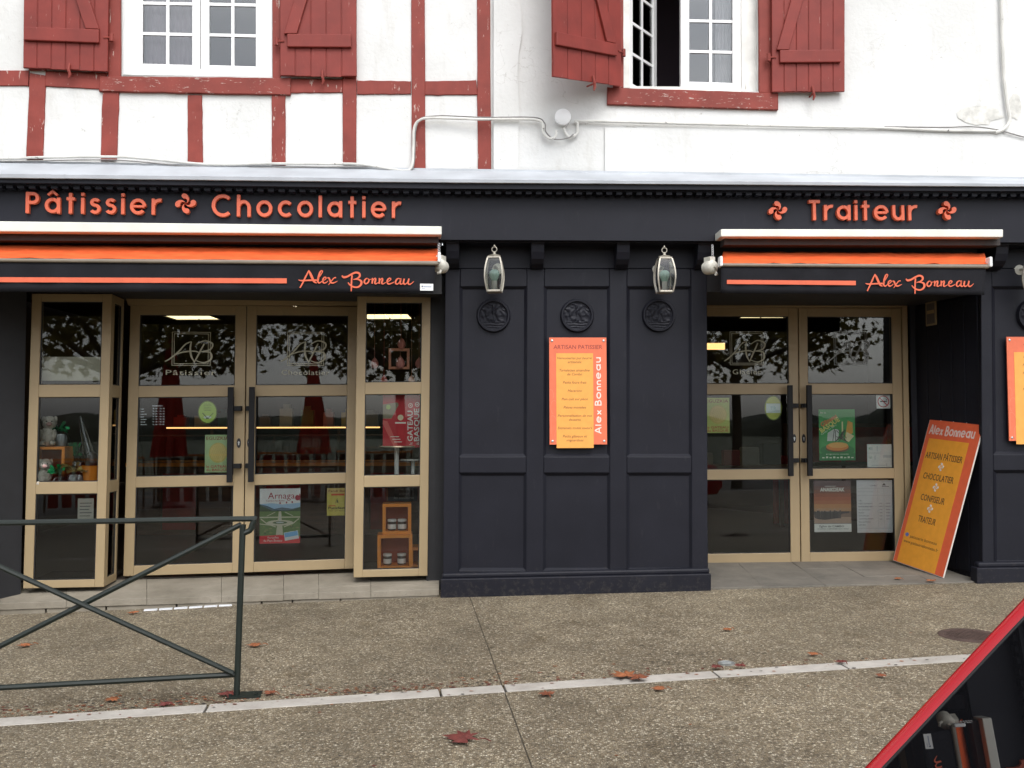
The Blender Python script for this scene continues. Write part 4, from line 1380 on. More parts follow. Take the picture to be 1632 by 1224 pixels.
# ------------------------------------------------------------------ awnings
SCRIPT = [
    ([(180, 70), (150, 130), (115, 205), (84, 264)], [16, 22, 20, 16]), ([(176, 70), (196, 108), (218, 158), (238, 195), (264, 208)], [14, 30, 32, 26, 12]),
    ([(66, 176), (92, 184), (130, 183), (180, 180), (262, 176)], [8, 18, 20, 20, 22]),
    ([(256, 186), (290, 145), (318, 100), (326, 78), (314, 72), (298, 92), (284, 140), (276, 188), (292, 207), (318, 192), (330, 182)], [10, 11, 12, 12, 14, 22, 26, 24, 18, 12, 10]),
    ([(326, 184), (352, 172), (366, 152), (352, 142), (336, 158), (330, 188), (346, 208), (374, 196), (388, 182)], [9, 10, 14, 15, 20, 22, 18, 11, 8]),
    ([(376, 152), (394, 150), (406, 172), (418, 200), (440, 206), (468, 196), (490, 184)], [8, 20, 22, 22, 18, 11, 6]), ([(474, 146), (452, 150), (424, 184), (392, 228)], [16, 13, 12, 8]),
    ([(538, 122), (556, 140), (596, 132), (644, 104), (690, 86), (726, 96), (732, 126), (704, 152), (660, 164)], [16, 28, 26, 24, 26, 28, 26, 18, 10]),
    ([(648, 116), (642, 200), (640, 296)], [20, 20, 13]), ([(672, 160), (722, 164), (750, 186), (744, 222), (710, 248), (664, 246), (626, 224), (604, 198)], [10, 20, 30, 26, 22, 22, 20, 12]),
    ([(812, 146), (790, 164), (782, 192), (800, 209), (824, 194), (834, 166), (818, 148), (840, 160), (866, 156)], [12, 20, 22, 18, 18, 18, 12, 8, 8]),
    ([(866, 148), (874, 156), (868, 207)], [10, 22, 20]), ([(870, 188), (888, 156), (904, 148), (906, 164), (898, 196), (910, 208), (940, 190)], [8, 12, 18, 22, 22, 16, 8]),
    ([(940, 148), (950, 156), (944, 207)], [10, 22, 20]), ([(946, 188), (964, 156), (980, 148), (982, 164), (974, 196), (986, 208), (1020, 190)], [8, 12, 18, 22, 22, 16, 8]),
    ([(1022, 192), (1056, 174), (1074, 154), (1060, 143), (1040, 160), (1034, 190), (1052, 208), (1090, 196), (1112, 182)], [9, 10, 14, 15, 20, 22, 18, 11, 8]),
    ([(1180, 152), (1158, 144), (1134, 162), (1126, 194), (1142, 209), (1166, 190), (1184, 150), (1176, 194), (1190, 208), (1216, 190)], [14, 14, 20, 22, 16, 12, 18, 22, 16, 8]),
    ([(1222, 146), (1214, 190), (1228, 208), (1254, 190), (1272, 146)], [20, 22, 18, 10, 12]), ([(1274, 144), (1264, 192), (1280, 209), (1304, 196), (1328, 176)], [20, 22, 18, 12, 6])]
def cr2(pts, ws, sub=5):
    P = [Vector((p[0], p[1], w)) for p, w in zip(pts, ws)]
    out = smooth_path(P, sub)
    return [(p.x, p.y) for p in out], [p.z for p in out]
def script(mb, x, z, w, y, th=.0004, weight=1.0, sy=1.0):
    k = w / 1262
    for i, (pts, ws) in enumerate(SCRIPT):
        if len(pts) > 2: pts, ws = cr2(pts, ws)
        mb.ribbon([(x + (p[0] - 66) * k, z - (p[1] - 208) * k * sy) for p in pts], [max(.0005, q * k * weight) for q in ws], y - th * .12 * i, y + th)
    return mb

def awning(label, pl, box, roll, bar, val, stripe, word, label_tag, gear):
    """box etc.: photo quads TL TR BR BL"""
    oF = .50
    c = hit(pl, (bar[0][0] + bar[1][0]) / 2, bar[2][1], oF)
    t = thing('awning', label, 'awning', c, pl.rz)
    mb = MB(); slab(mb, pl, box, .40, .178); part('housing', mb, M_BOX, t, True, bevel=.006)
    mb = MB(); fr = [hit(pl, p[0], p[1] + 14, .33) for p in (box[3], box[2])]
    a, b = hit(pl, box[3][0] + 5, box[3][1] + 2, .32), hit(pl, box[2][0] - 5, box[2][1] + 2, .32)
    dn = Vector((0, 0, -.055))
    mb.hexa([a, b, b + dn, a + dn], [p - pl.n * .12 for p in (a, b, b + dn, a + dn)])
    part('roller_case', mb, plain('dark_awning_underside', (.03, .022, .02), .7), t, True)
    # cloth from the roller down to the front bar, sagging slightly, in sewn strips
    n, m_ = 40, 8
    A, Bq = hit(pl, *roll[0], .20), hit(pl, *roll[1], .20)
    C, D = hit(pl, *roll[2], oF + .004), hit(pl, *roll[3], oF + .004)
    vs = []
    for k in range(m_ + 1):
        v = k / m_
        for i in range(n + 1):
            u = i / n
            p = lerp(lerp(A, Bq, u), lerp(D, C, u), v)
            sag = -.012 * math.sin(math.pi * v) * (1 + .35 * mnoise.noise(Vector((u * 7, v, 2)))) + .009 * mnoise.noise(Vector((u * 22 + v * 5, v * 2, 5)))
            vs.append(p + Vector((0, 0, sag)))
    mb = MB(); mb.add(vs, [(k * (n + 1) + i, (k + 1) * (n + 1) + i, (k + 1) * (n + 1) + i + 1, k * (n + 1) + i + 1) for k in range(m_) for i in range(n)])
    cl = part('cloth', mb, M_AWN, t, True, smooth=True)
    md = cl.modifiers.new('thickness', 'SOLIDIFY'); md.thickness = .002
    mb = MB(); slab(mb, pl, bar, oF + .018, .05); part('front_bar', mb, M_BAR, t, True, bevel=.012, seg=3)
    # valance with wavy hang
    n, m_ = 60, 6
    q = [hit(pl, *p, oF) for p in val]
    vs = []
    for k in range(m_ + 1):
        for i in range(n + 1):
            p = bil(q, i / n, k / m_)
            vs.append(p + pl.n * (.006 * (k / m_) * math.sin(i * .9 + 1.3 * math.sin(i * .31))) )
    mb = MB(); mb.add(vs, [(k * (n + 1) + i, (k + 1) * (n + 1) + i, (k + 1) * (n + 1) + i + 1, k * (n + 1) + i + 1) for k in range(m_) for i in range(n)])
    vl = part('valance', mb, M_VAL, t, True, smooth=True)
    md = vl.modifiers.new('thickness', 'SOLIDIFY'); md.thickness = .002; md.offset = -1
    mb = MB(); sq = [hit(pl, *p, oF + .0095) for p in stripe]
    mb.hexa(sq, [p - pl.n * .001 for p in sq]); part('stripe', mb, M_STRIPE, t, True)
    a, b = hit(pl, *word[0], oF + .0095), hit(pl, *word[1], oF + .0095)
    mb = MB(); script(mb, 0, 0, (b - a).length, 0, .0005, .82)
    M = Matrix.Translation(a) @ Matrix.Rotation(pl.rz, 4, 'Z')
    mb.v = [M @ v for v in mb.v]
    part('lettering', mb, M_STRIPE, t, True)
    if label_tag:
        mb = MB(); lq = [hit(pl, *p, oF + .010) for p in label_tag]
        w, h = (lq[1] - lq[0]).length, (lq[0] - lq[3]).length
        mb.mat(M_WHITE); mb.box(0, w, 0, .001, 0, h)
        mb.mat(flat((.05, .08, .2))); mb.text('▼', .1 * w, .48 * h, .3 * h, -.0006, 'L'); mb.box(.12 * w, .2 * w, -.0006, 0, .5 * h, .68 * h)
        mb.mat(flat((.25, .3, .42))); mb.box(.26 * w, .86 * w, -.0006, 0, .50 * h, .62 * h); mb.box(.14 * w, .4 * w, -.0006, 0, .24 * h, .3 * h)
        M = Matrix.Translation(lq[3]) @ Matrix.Rotation(pl.rz, 4, 'Z')
        mb.v = [M @ v for v in mb.v]
        part('maker_label', mb, None, t, True)
    # ivory end caps and the crank gear
    for p in (bar[0], bar[1]):
        e = hit(pl, p[0], (p[1] + bar[3][1]) / 2 - 3, oF + .01)
        mb = MB(); sgn = -1 if p is bar[0] else 1
        M = Matrix.Translation(e) @ Matrix.Rotation(pl.rz, 4, 'Z')
        mb.box(-.012, .012, -.02, .05, -.03, .05); mb.v = [M @ v for v in mb.v]
        part('end_cap', mb, M_PVC, t, True, bevel=.01)
    for gx_, gy_, s_ in gear:
        e = hit(pl, gx_, gy_, .36)
        M = Matrix.Translation(e) @ Matrix.Rotation(pl.rz - s_ * .5, 4, 'Z')
        mb = MB()
        mb.lathe([(.030, -.06), (.048, -.055), (.054, -.02), (.054, .02), (.045, .035), (.03, .042), (.0, .043)], n=20, axis='y')
        mb.box(-.025, .025, -.02, .05, .02, .08)
        mb.lathe([(.012, .04), (.012, .055), (0, .056)], (.0, 0, 0), 12, 'y')
        mb.tube([(.02, -.03, -.04), (.02, -.045, -.06), (.0, -.05, -.062)], .01, 8)
        mb.v = [M @ v for v in mb.v]
        gp = part('crank_gear', mb, M_IVORY, t, True, smooth=True)
        mb = MB()
        for k in range(5): # crank chain links up to the housing
            mb.tube([(.0 + .008 * math.cos(a), -.02, .09 + .018 * k + .011 * math.sin(a)) for a in [2 * math.pi * j / 8 for j in range(8)]], .0028, 6, True)
        mb.v = [M @ v for v in mb.v]
        part('chain', mb, M_STEEL, gp, True)
        # folding arm behind the cloth
    for u in (.12, .88):
        p = lerp(hit(pl, *roll[0], .18), hit(pl, *roll[1], .18), u) - Vector((0, 0, .07)) - pl.n * .05
        q_ = lerp(D, C, u) - Vector((0, 0, .05)) - pl.n * .06
        mb = MB(); mb.tube([p, lerp(p, q_, .5) + pl.t * .18, q_], .018, 8)
        part('arm', mb, M_BOX, t, True, smooth=True)
    return t
awning('long awning with orange cloth and black valance, above the left display windows', PL,
    [(-260, 349.5), (704, 360.5), (704, 374), (-260, 367)], [(-252, 386), (699, 396), (697, 416), (-252, 409)],
    [(-254, 409.5), (700, 415.5), (700, 422.5), (-254, 415.5)], [(-250, 414), (694, 421), (691, 466.5), (-250, 464)],
    [(-180, 441), (457, 443.5), (457, 451.5), (-180, 449)], [(475.5, 450.5), (659.5, 450.5)], [(669.5, 452), (690.5, 452), (690.5, 463), (669.5, 463)], [(701.5, 424, 1)])
awning('short awning with orange cloth and black valance, above the recessed door beside the pier', PR,
    [(1149, 365), (1599, 365.5), (1599, 378), (1149, 377)], [(1153, 401), (1569, 403), (1575, 420.5), (1146, 419)],
    [(1149, 419), (1578, 421), (1578, 427.5), (1149, 424.5)], [(1149, 424), (1571, 426), (1569, 470), (1149, 467)],
    [(1158.5, 446), (1364, 447.5), (1364, 454.5), (1158.5, 452.5)], [(1379.5, 456), (1552, 458)], None, [(1133, 426, -1)])

# ------------------------------------------------------------------ wall lanterns
def lantern():
    t = thing('wall_lantern', 'x', 'lantern', (0, 0, 0))
    # local: x right, -y towards the street, z up, origin at the bottom of the cage
    Hh = .262
    def hw(z):
        u = z / Hh
        return .045 + .022 * math.sin(math.pi * min(1, max(0, u * .92 + .04))) + .004 * (1 - u)
    zs = [Hh * i / 10 for i in range(11)]
    for sx, sy in ((-1, -1), (1, -1), (1, 1), (-1, 1)):
        mb = MB(); mb.tube([(sx * hw(z), sy * hw(z), z) for z in zs], .0075, 4)
        part('corner_bar', mb, M_METAL, t, smooth=True)
    for axis, s_ in ((0, -1), (0, 1), (1, -1), (1, 1)):
        vs = []
        for z in zs:
            for e in (-1, 1):
                vs.append((e * hw(z) * .97, s_ * hw(z) * .96, z) if axis else (s_ * hw(z) * .96, e * hw(z) * .97, z))
        mb = MB(); mb.add(vs, [(2 * i, 2 * i + 1, 2 * i + 3, 2 * i + 2) for i in range(10)])
        part('glass_side', mb, M_LGLASS, t, smooth=True)
    mb = MB(); a, b = hw(0) + .004, hw(Hh) + .003
    mb.box(-a, a, -a, a, -.006, .010); part('base_plate', mb, M_METAL, t, bevel=.003)
    mb = MB(); mb.box(-b, b, -b, b, Hh - .004, Hh + .012); mb.lathe([(b * .85, .012), (.05, .024), (.02, .03), (.012, .036), (.012, .05)], (0, 0, Hh), 16)
    part('cap', mb, M_METAL, t, bevel=.003)
    mb = MB(); mb.tube([(.02 * math.cos(a), 0, Hh + .072 + .02 * math.sin(a)) for a in [2 * math.pi * k / 16 for k in range(16)]], .0042, 8, True)
    mb.lathe([(.005, 0), (.009, .006), (.005, .014), (0, .016)], (0, 0, Hh + .093), 10)
    part('ring', mb, M_METAL, t, smooth=True)
    mb = MB(); mb.mat(M_WHITE); mb.lathe([(.024, .008), (.022, .06), (.022, .085)], n=16); mb.mat(M_TEAL)
    mb.lathe([(.022, .086), (.026, .10), (.036, .118), (.041, .138), (.037, .158), (.022, .172), (0, .176)], n=20)
    part('bulb', mb, None, t, smooth=True)
    mb = MB(); mb.tube([(0, hw(.2), .205), (0, .15, .215), (-.0, .205, .215)], .012, 8)
    mb.lathe([(.05, .0), (.048, .012), (.03, .022), (0, .024)], (0, .222, .215), 24, 'y')
    part('wall_plate', mb, M_IVORY, t, smooth=True)
    return t
lan = lantern()
LD = .205
lan.name = 'wall_lantern'
spots = [(788, 465, 'pewter wall lantern nearest the long awning, above the first medallion', -.12), (1059.5, 466, 'pewter wall lantern with tilted looking cage, left of the short awning', .05), (1652, 466, 'pewter wall lantern cut by the right border, above the second orange board', .03)]
for i, (px, py, lab, dr_) in enumerate(spots):
    p = hit(PR, px, py, LD)
    rz = PR.rz + dr_
    if i == 0:
        lan.location, lan.rotation_euler, lan['label'], lan['group'] = p, (0, 0, rz), lab, 'wall lanterns'
        WM[lan.name] = Matrix.Translation(p) @ Matrix.Rotation(rz, 4, 'Z')
    else: copy_tree(lan, p, rz, lab, 'wall lanterns')

# ------------------------------------------------------------------ sheets of print: posters, boards, stickers
def sheet(name, label, cat, pl, q, off, draw, th=.001, base=None, group=None, rot=0):
    """q: photo TL TR BR BL. draw(mb, w, h) prints in x 0..w, z 0..h, front at y = 0"""
    a, b, d = hit(pl, *q[0], off), hit(pl, *q[1], off), hit(pl, *q[3], off)
    w, h = (b - a).length, (a - d).length
    mb = MB()
    if base is not None: mb.mat(flat(base)); mb.box(0, w, 0, th, 0, h)
    draw(mb, w, h)
    v = (b - a)
    return solo(name, mb, None, label, cat, d, math.atan2(v.y, v.x), group)
K = .0004
BLK = (.02, .018, .018)
def hand_word(mb, word, x, z, w, cap, y, width, rot=0, space=.16):
    lay, tot = word_layout(word, space, .34)
    s_ = w / tot
    ca, sa = math.cos(rot), math.sin(rot)
    j = 0
    for ch, g, gx in lay:
        for pts, wf in g:
            q = [((p[0] + gx) * s_ , p[1] * cap) for p in pts]
            mb.ribbon([(x + p[0] * ca - p[1] * sa, z + p[0] * sa + p[1] * ca) for p in q], width * wf, y - .00004 * (j % 5), y + .0002)
            j += 1
def menu_lines(lines, title, tail):
    def draw(mb, w, h):
        O1, O2, BR = (.72, .16, .075), (.80, .36, .075), (.16, .045, .02)
        mb.mat(flat(O1)); mb.box(0, w, -.006, .004, .02 * h, h)
        mb.mat(flat((.78, .22, .12)))
        for (x, z, r) in ((.08 * w, .36 * h, .12 * w), (.05 * w, .2 * h, .16 * w), (.16 * w, .1 * h, .14 * w), (.02 * w, .47 * h, .1 * w)):
            mb.ribbon([(x + r * math.cos(a) * .5, z + r * math.sin(a)) for a in [math.pi * (1.6 * k / 12 - .2) for k in range(13)] if 0 < x + r * math.cos(a) * .5 < w], .003, -.0064, -.006) if r else None
        mb.mat(flat(O2)); mb.box(.12 * w, .765 * w, -.0075, -.006, -.012 * h, .855 * h)
        mb.mat(flat((.25, .03, .03))); mb.text(title, w * .5, .895 * h, .052 * h, -.0068, 'C', .88 * w, shear=.05)
        mb.mat(flat(BR))
        z = .80 * h
        for ln in lines:
            for s_ in ln.split('|'):
                mb.text(s_, .44 * w, z, .033 * h, -.0079, 'C', .60 * w, shear=.25)
                z -= .036 * h
            z -= .040 * h
        mb.mat(flat((.85, .70, .62)))
        hand_word(mb, 'Alex Bonneau', .90 * w, .12 * h, .70 * h, .105 * w, -.0068, .0085, math.pi / 2)
        mb.mat(M_STEEL)
        for x, z in ((.05, .97), (.95, .97), (.05, .05), (.95, .05)):
            mb.lathe([(.009, 0), (.009, .003), (.004, .005), (0, .005)], (x * w, -.006, z * h), 12, 'y')
    return draw
LN = ['Viennoiseries pur beurre|artisanale', 'Tartelettes amandine|de Cambo', 'Petits fours frais', 'Macarons', 'Pain cuit sur place', 'Pièces montées', 'Personnalisation de vos|desserts', 'Entremets toutes saveurs', 'Petits gâteaux et|mignardises']
sheet('menu_board', 'orange menu board headed Artisan Pâtissier in the middle panel of the pier', 'sign board', PR, [(874, 538), (965, 538), (966, 712), (876, 712)], .012, menu_lines(LN, 'ARTISAN PATISSIER', ''))
sheet('menu_board', 'orange menu board cut off by the right border, beyond the leaning board', 'sign board', PR, [(1605.5, 537), (1697, 537), (1699, 708), (1608, 706)], .012, menu_lines(['Buffets froids', 'Plateaux repas', 'Pièces cocktail', 'Réceptions', 'Menus de fêtes', 'Cafés et thés|Boissons'], 'TRAITEUR', ''))

PRINT_GAIN = 1.35   # print colours brightened to make up for dim light behind the glass
def p_eguzkia(mb, w, h):
    mb.mat(flat((.26, .04, .035))); mb.text('EGUZKIA', w / 2, .865 * h, .125 * h, -K, 'C', .9 * w, bold=.008, width=.9 * w)
    mb.mat(flat((.52, .44, .13))); mb.ellipse(.53 * w, .52 * h, .37 * w, .27 * h, -K)
    mb.mat(flat((.60, .47, .16))); mb.ellipse(.53 * w, .53 * h, .32 * w, .235 * h, -2 * K)
    mb.mat(flat((.44, .36, .10)))
    for k in range(-3, 4): mb.ribbon([(.53 * w + (k * .08 - .1) * w, .34 * h), (.53 * w + (k * .08 + .1) * w, .70 * h)], .002, -2.6 * K, -2 * K)
    mb.mat(flat((.45, .05, .05))); mb.text('le GATEAU', w / 2, .125 * h, .095 * h, -K, 'C', width=.88 * w, bold=.01); mb.text('du BASQUE', w / 2, .035 * h, .095 * h, -K, 'C', width=.88 * w, bold=.01)
sheet('poster', 'pale green Eguzkia cake poster behind the left door leaf by its handle', 'poster', PL, [(327.8, 693), (367.5, 692.5), (365.5, 752), (326.2, 753)], OL - .032, p_eguzkia, .0008, (.36, .50, .25))
sheet('poster', 'yellow Eguzkia cake poster in the recessed door, half behind the pier', 'poster', PR, [(1124, 634), (1163, 634), (1163, 690), (1124, 690)], OR_ - .032, p_eguzkia, .0008, (.45, .50, .14))
def p_oval(main, inner, teal):
    def draw(mb, w, h):
        y0 = -K
        mb.mat(flat((.10, .14, .02))); mb.prism([(w / 2 + w / 2 * math.cos(a), h / 2 + h / 2 * math.sin(a)) for a in [2 * math.pi * k / 32 for k in range(32)]], 0, .001)
        mb.mat(flat(main)); mb.ellipse(w / 2, h / 2, .45 * w, .46 * h, -K)
        if teal:
            mb.mat(flat((.55, .68, .66))); mb.rect(.1 * w, .9 * w, .3 * h, .68 * h, -2 * K)
            mb.mat(flat((.2, .42, .45))); mb.text('TR', w / 2, .42 * h, .2 * h, -3 * K, 'C', .6 * w)
        else:
            mb.mat(flat((.12, .16, .04)))
            for k in range(5): mb.rect((.32 - .03 * (k % 2)) * w, (.68 + .03 * (k % 2)) * w, (.84 - .07 * k) * h, (.855 - .07 * k) * h, -2 * K)
            mb.ribbon([(.24 * w, .46 * h), (.45 * w, .27 * h)], .05 * w, -2.4 * K, -2 * K); mb.ribbon([(.8 * w, .46 * h), (.58 * w, .27 * h)], .03 * w, -2.5 * K, -2 * K)
            mb.mat(flat((.5, .58, .5))); mb.ellipse(.5 * w, .27 * h, .2 * w, .07 * h, -2 * K)
            mb.mat(flat(BLK)); mb.ellipse(.5 * w, .235 * h, .09 * w, .03 * h, -3 * K)
    return draw
sheet('oval_sticker', 'lime green oval sticker inside the left door leaf, above its poster', 'sticker', PL, [(315, 638.5), (346, 638.5), (346, 675), (315, 675)], OL - .032, p_oval((.38, .55, .09), 0, False), group='oval stickers')
sheet('oval_sticker', 'oval sticker with a pale blue centre in the recessed door', 'sticker', PR, [(1218.5, 630.5), (1247, 630.5), (1247, 670), (1218.5, 670)], OR_ - .032, p_oval((.42, .46, .08), 0, True), group='oval stickers')

def p_arnaga(mb, w, h):
    R_ = (.55, .03, .04)
    mb.mat(flat((.30, .45, .62))); mb.rect(0, w, .62 * h, .74 * h, -K)
    mb.mat(flat((.09, .13, .17))); mb.poly([(0, .55 * h), (w, .55 * h), (w, .66 * h), (.8 * w, .63 * h), (.55 * w, .655 * h), (.35 * w, .63 * h), (.2 * w, .68 * h), (0, .72 * h)], -2 * K)
    mb.mat(flat((.04, .07, .04))); mb.poly([(0, .48 * h), (w, .48 * h), (w, .66 * h), (.85 * w, .62 * h), (.7 * w, .60 * h), (.3 * w, .60 * h), (.14 * w, .66 * h), (0, .70 * h)], -3 * K)
    mb.mat(flat((.10, .17, .055))); mb.rect(0, w, .12 * h, .585 * h, -4 * K)
    path = flat((.45, .43, .33))
    mb.mat(path)
    mb.poly([(.47 * w, .585 * h), (.53 * w, .585 * h), (.58 * w, .15 * h), (.40 * w, .15 * h)], -5 * K)
    mb.rect(0, w, .465 * h, .487 * h, -5 * K); mb.ellipse(.5 * w, .375 * h, .33 * w, .052 * h, -5.5 * K)
    mb.ribbon([(.03 * w, .45 * h), (.18 * w, .36 * h), (.40 * w, .30 * h)], .025 * w, -5.6 * K, -5 * K); mb.ribbon([(.97 * w, .45 * h), (.82 * w, .36 * h), (.60 * w, .30 * h)], .025 * w, -5.6 * K, -5 * K)
    mb.ribbon([(0, .36 * h), (.3 * w, .33 * h)], .02 * w, -5.7 * K, -5 * K); mb.ribbon([(.18 * w, .5 * h), (.38 * w, .57 * h)], .015 * w, -5.7 * K, -5 * K); mb.ribbon([(.82 * w, .5 * h), (.62 * w, .57 * h)], .015 * w, -5.7 * K, -5 * K)
    mb.mat(flat((.07, .12, .05))); mb.ellipse(.5 * w, .378 * h, .18 * w, .024 * h, -6.5 * K)
    mb.mat(flat((.42, .46, .46))); mb.ellipse(.5 * w, .38 * h, .10 * w, .012 * h, -7.5 * K); mb.rect(.49 * w, .51 * w, .38 * h, .54 * h, -6.5 * K)
    for i in range(16):
        mb.mat(flat(((.04, .08, .03), (.16, .22, .07), (.22, .20, .10))[i % 3]))
        sx = random.choice((-1, 1)); mb.ellipse(.5 * w + sx * random.uniform(.22, .44) * w, random.uniform(.18, .34) * h, random.uniform(.02, .05) * w, random.uniform(.006, .014) * h, -6.5 * K - i * .2 * K, 10)
    mb.mat(flat((.78, .78, .74))); mb.poly([(0, .72 * h), (.3 * w, .735 * h), (.55 * w, .71 * h), (.8 * w, .725 * h), (w, .74 * h), (w, h), (0, h)], -5.2 * K)
    mb.mat(flat((.30, .02, .035))); mb.text('Arnaga', .53 * w, .815 * h, .165 * h, -6 * K, 'C', width=.66 * w); mb.text('Cambo-les-Bains', .38 * w, .765 * h, .045 * h, -6 * K, 'C', width=.45 * w)
    mb.ellipse(.985 * w, .84 * h, .015 * w, .07 * h, -6 * K); mb.ellipse(.93 * w, .83 * h, .06 * w, .05 * h, -6.2 * K)
    for x, z in ((.5, .735), (.66, .745), (.8, .75)): mb.ellipse(x * w, z * h, .02 * w, .02 * h, -6.4 * K, 8)
    mb.mat(flat(R_)); mb.poly([(0, 0), (w, 0), (w, .12 * h), (.5 * w, .155 * h), (0, .14 * h)], -7 * K)
    mb.mat(flat((.75, .70, .62))); mb.text('Versailles', .33 * w, .09 * h, .055 * h, -8 * K, 'C', .4 * w); mb.text('du Pays Basque', .33 * w, .035 * h, .055 * h, -8 * K, 'C', .54 * w)
    mb.mat(flat((.75, .76, .76))); c = (.79 * w, .14 * h); r = math.radians(9)
    P = lambda x, z: (c[0] + (x * math.cos(r) - z * math.sin(r)) * w, c[1] + (x * math.sin(r) + z * math.cos(r)) * h * .75)
    mb.poly([P(-.18, -.1), P(.17, -.1), P(.17, .1), P(-.18, .1)], -9 * K)
    mb.mat(flat((.16, .38, .66))); mb.poly([P(-.17, -.02), P(.16, -.02), P(.16, .09), P(-.17, .09)], -10 * K)
sheet('poster', 'Arnaga poster of a formal garden with red lower band', 'poster', PL, [(415.3, 779), (479.8, 778), (477.5, 864), (413.5, 866.5)], OL - .032, p_arnaga, .0008, (.78, .78, .75))
def p_yellow(mb, w, h):
    mb.mat(flat((.50, .36, .12))); mb.rect(0, w, .8 * h, h, -K)
    mb.mat(flat((.16, .06, .03))); mb.text('Fandi Bai', w / 2, .86 * h, .11 * h, -2 * K, 'C', width=.84 * w, bold=.012)
    mb.mat(flat((.55, .09, .04))); mb.rect(.22 * w, .9 * w, .73 * h, .795 * h, -2 * K); mb.rect(.08 * w, .45 * w, .345 * h, .375 * h, -2 * K)
    mb.mat(flat((.10, .10, .05))); mb.ribbon([(.42 * w, .44 * h), (.52 * w, .62 * h), (.62 * w, .44 * h)], .02 * w, -2 * K, -K); mb.rect(.5 * w, .56 * w, .46 * h, .56 * h, -2.5 * K)
    mb.mat(flat(BLK)); mb.text('Punkfest', w / 2, .235 * h, .13 * h, -2 * K, 'C', width=.86 * w, bold=.02); mb.text('9 août - 22 h - Itxassou', w / 2, .16 * h, .06 * h, -2 * K, 'C', width=.8 * w)
sheet('poster', 'small yellow concert poster at the upper right of the left entrance door', 'poster', PL, [(521.5, 778), (552.3, 777.5), (551.5, 820.5), (521, 822)], OL - .032, p_yellow, .0008, (.50, .42, .09))
def p_red(mb, w, h):
    mb.mat(flat((.20, .17, .11))); mb.poly([(0, .55 * h), (.22 * w, .55 * h), (.42 * w, .82 * h), (.38 * w, .86 * h), (0, .82 * h)], -K)
    mb.mat(flat((.30, .42, .12))); mb.ellipse(.14 * w, .77 * h, .06 * w, .045 * h, -2 * K)
    mb.mat(flat((.55, .10, .09))); mb.poly([(.3 * w, .0), (.0, .45 * h), (.0, .52 * h), (.12 * w, .5 * h), (.42 * w, .0)], -1.2 * K)
    mb.mat(flat((.72, .55, .38))); mb.ellipse(.46 * w, .57 * h, .075 * w, .055 * h, -2 * K)
    mb.mat(flat((.75, .6, .55))); mb.rect(.32 * w, .6 * w, .455 * h, .485 * h, -2 * K)
    for k in range(3): mb.rect((.2 + .05 * k) * w, (.42 + .04 * k) * w, (.2 - .05 * k) * h, (.215 - .05 * k) * h, -2 * K)
    mb.mat(flat((.78, .66, .62)))
    mb.text('GATEAU', .775 * w, .12 * h, .19 * w, -2 * K, 'L', rot=math.pi / 2, bold=.02, width=.58 * h); mb.text('BASQUE', .945 * w, .12 * h, .19 * w, -2 * K, 'L', rot=math.pi / 2, bold=.02, width=.62 * h)
    mb.text('le', .775 * w, .05 * h, .13 * w, -2 * K, 'L', rot=math.pi / 2, width=.05 * h); mb.text('du', .945 * w, .05 * h, .13 * w, -2 * K, 'L', rot=math.pi / 2, width=.05 * h)
    for x, z in ((.72, .80), (.895, .82)):
        mb.ribbon([(x * w + .05 * w * math.cos(a), z * h + .038 * h * math.sin(a)) for a in [2 * math.pi * k / 16 for k in range(16)]], .016 * w, -2.4 * K, -2 * K, True); mb.ellipse(x * w, z * h, .018 * w, .013 * h, -2.2 * K, 10)
sheet('poster', 'red Gateau Basque poster propped in the right display window', 'poster', PL, [(610, 629.5), (671, 628.5), (670.5, 713), (610, 713.5)], OB - .10, p_red, .003, (.42, .012, .022))
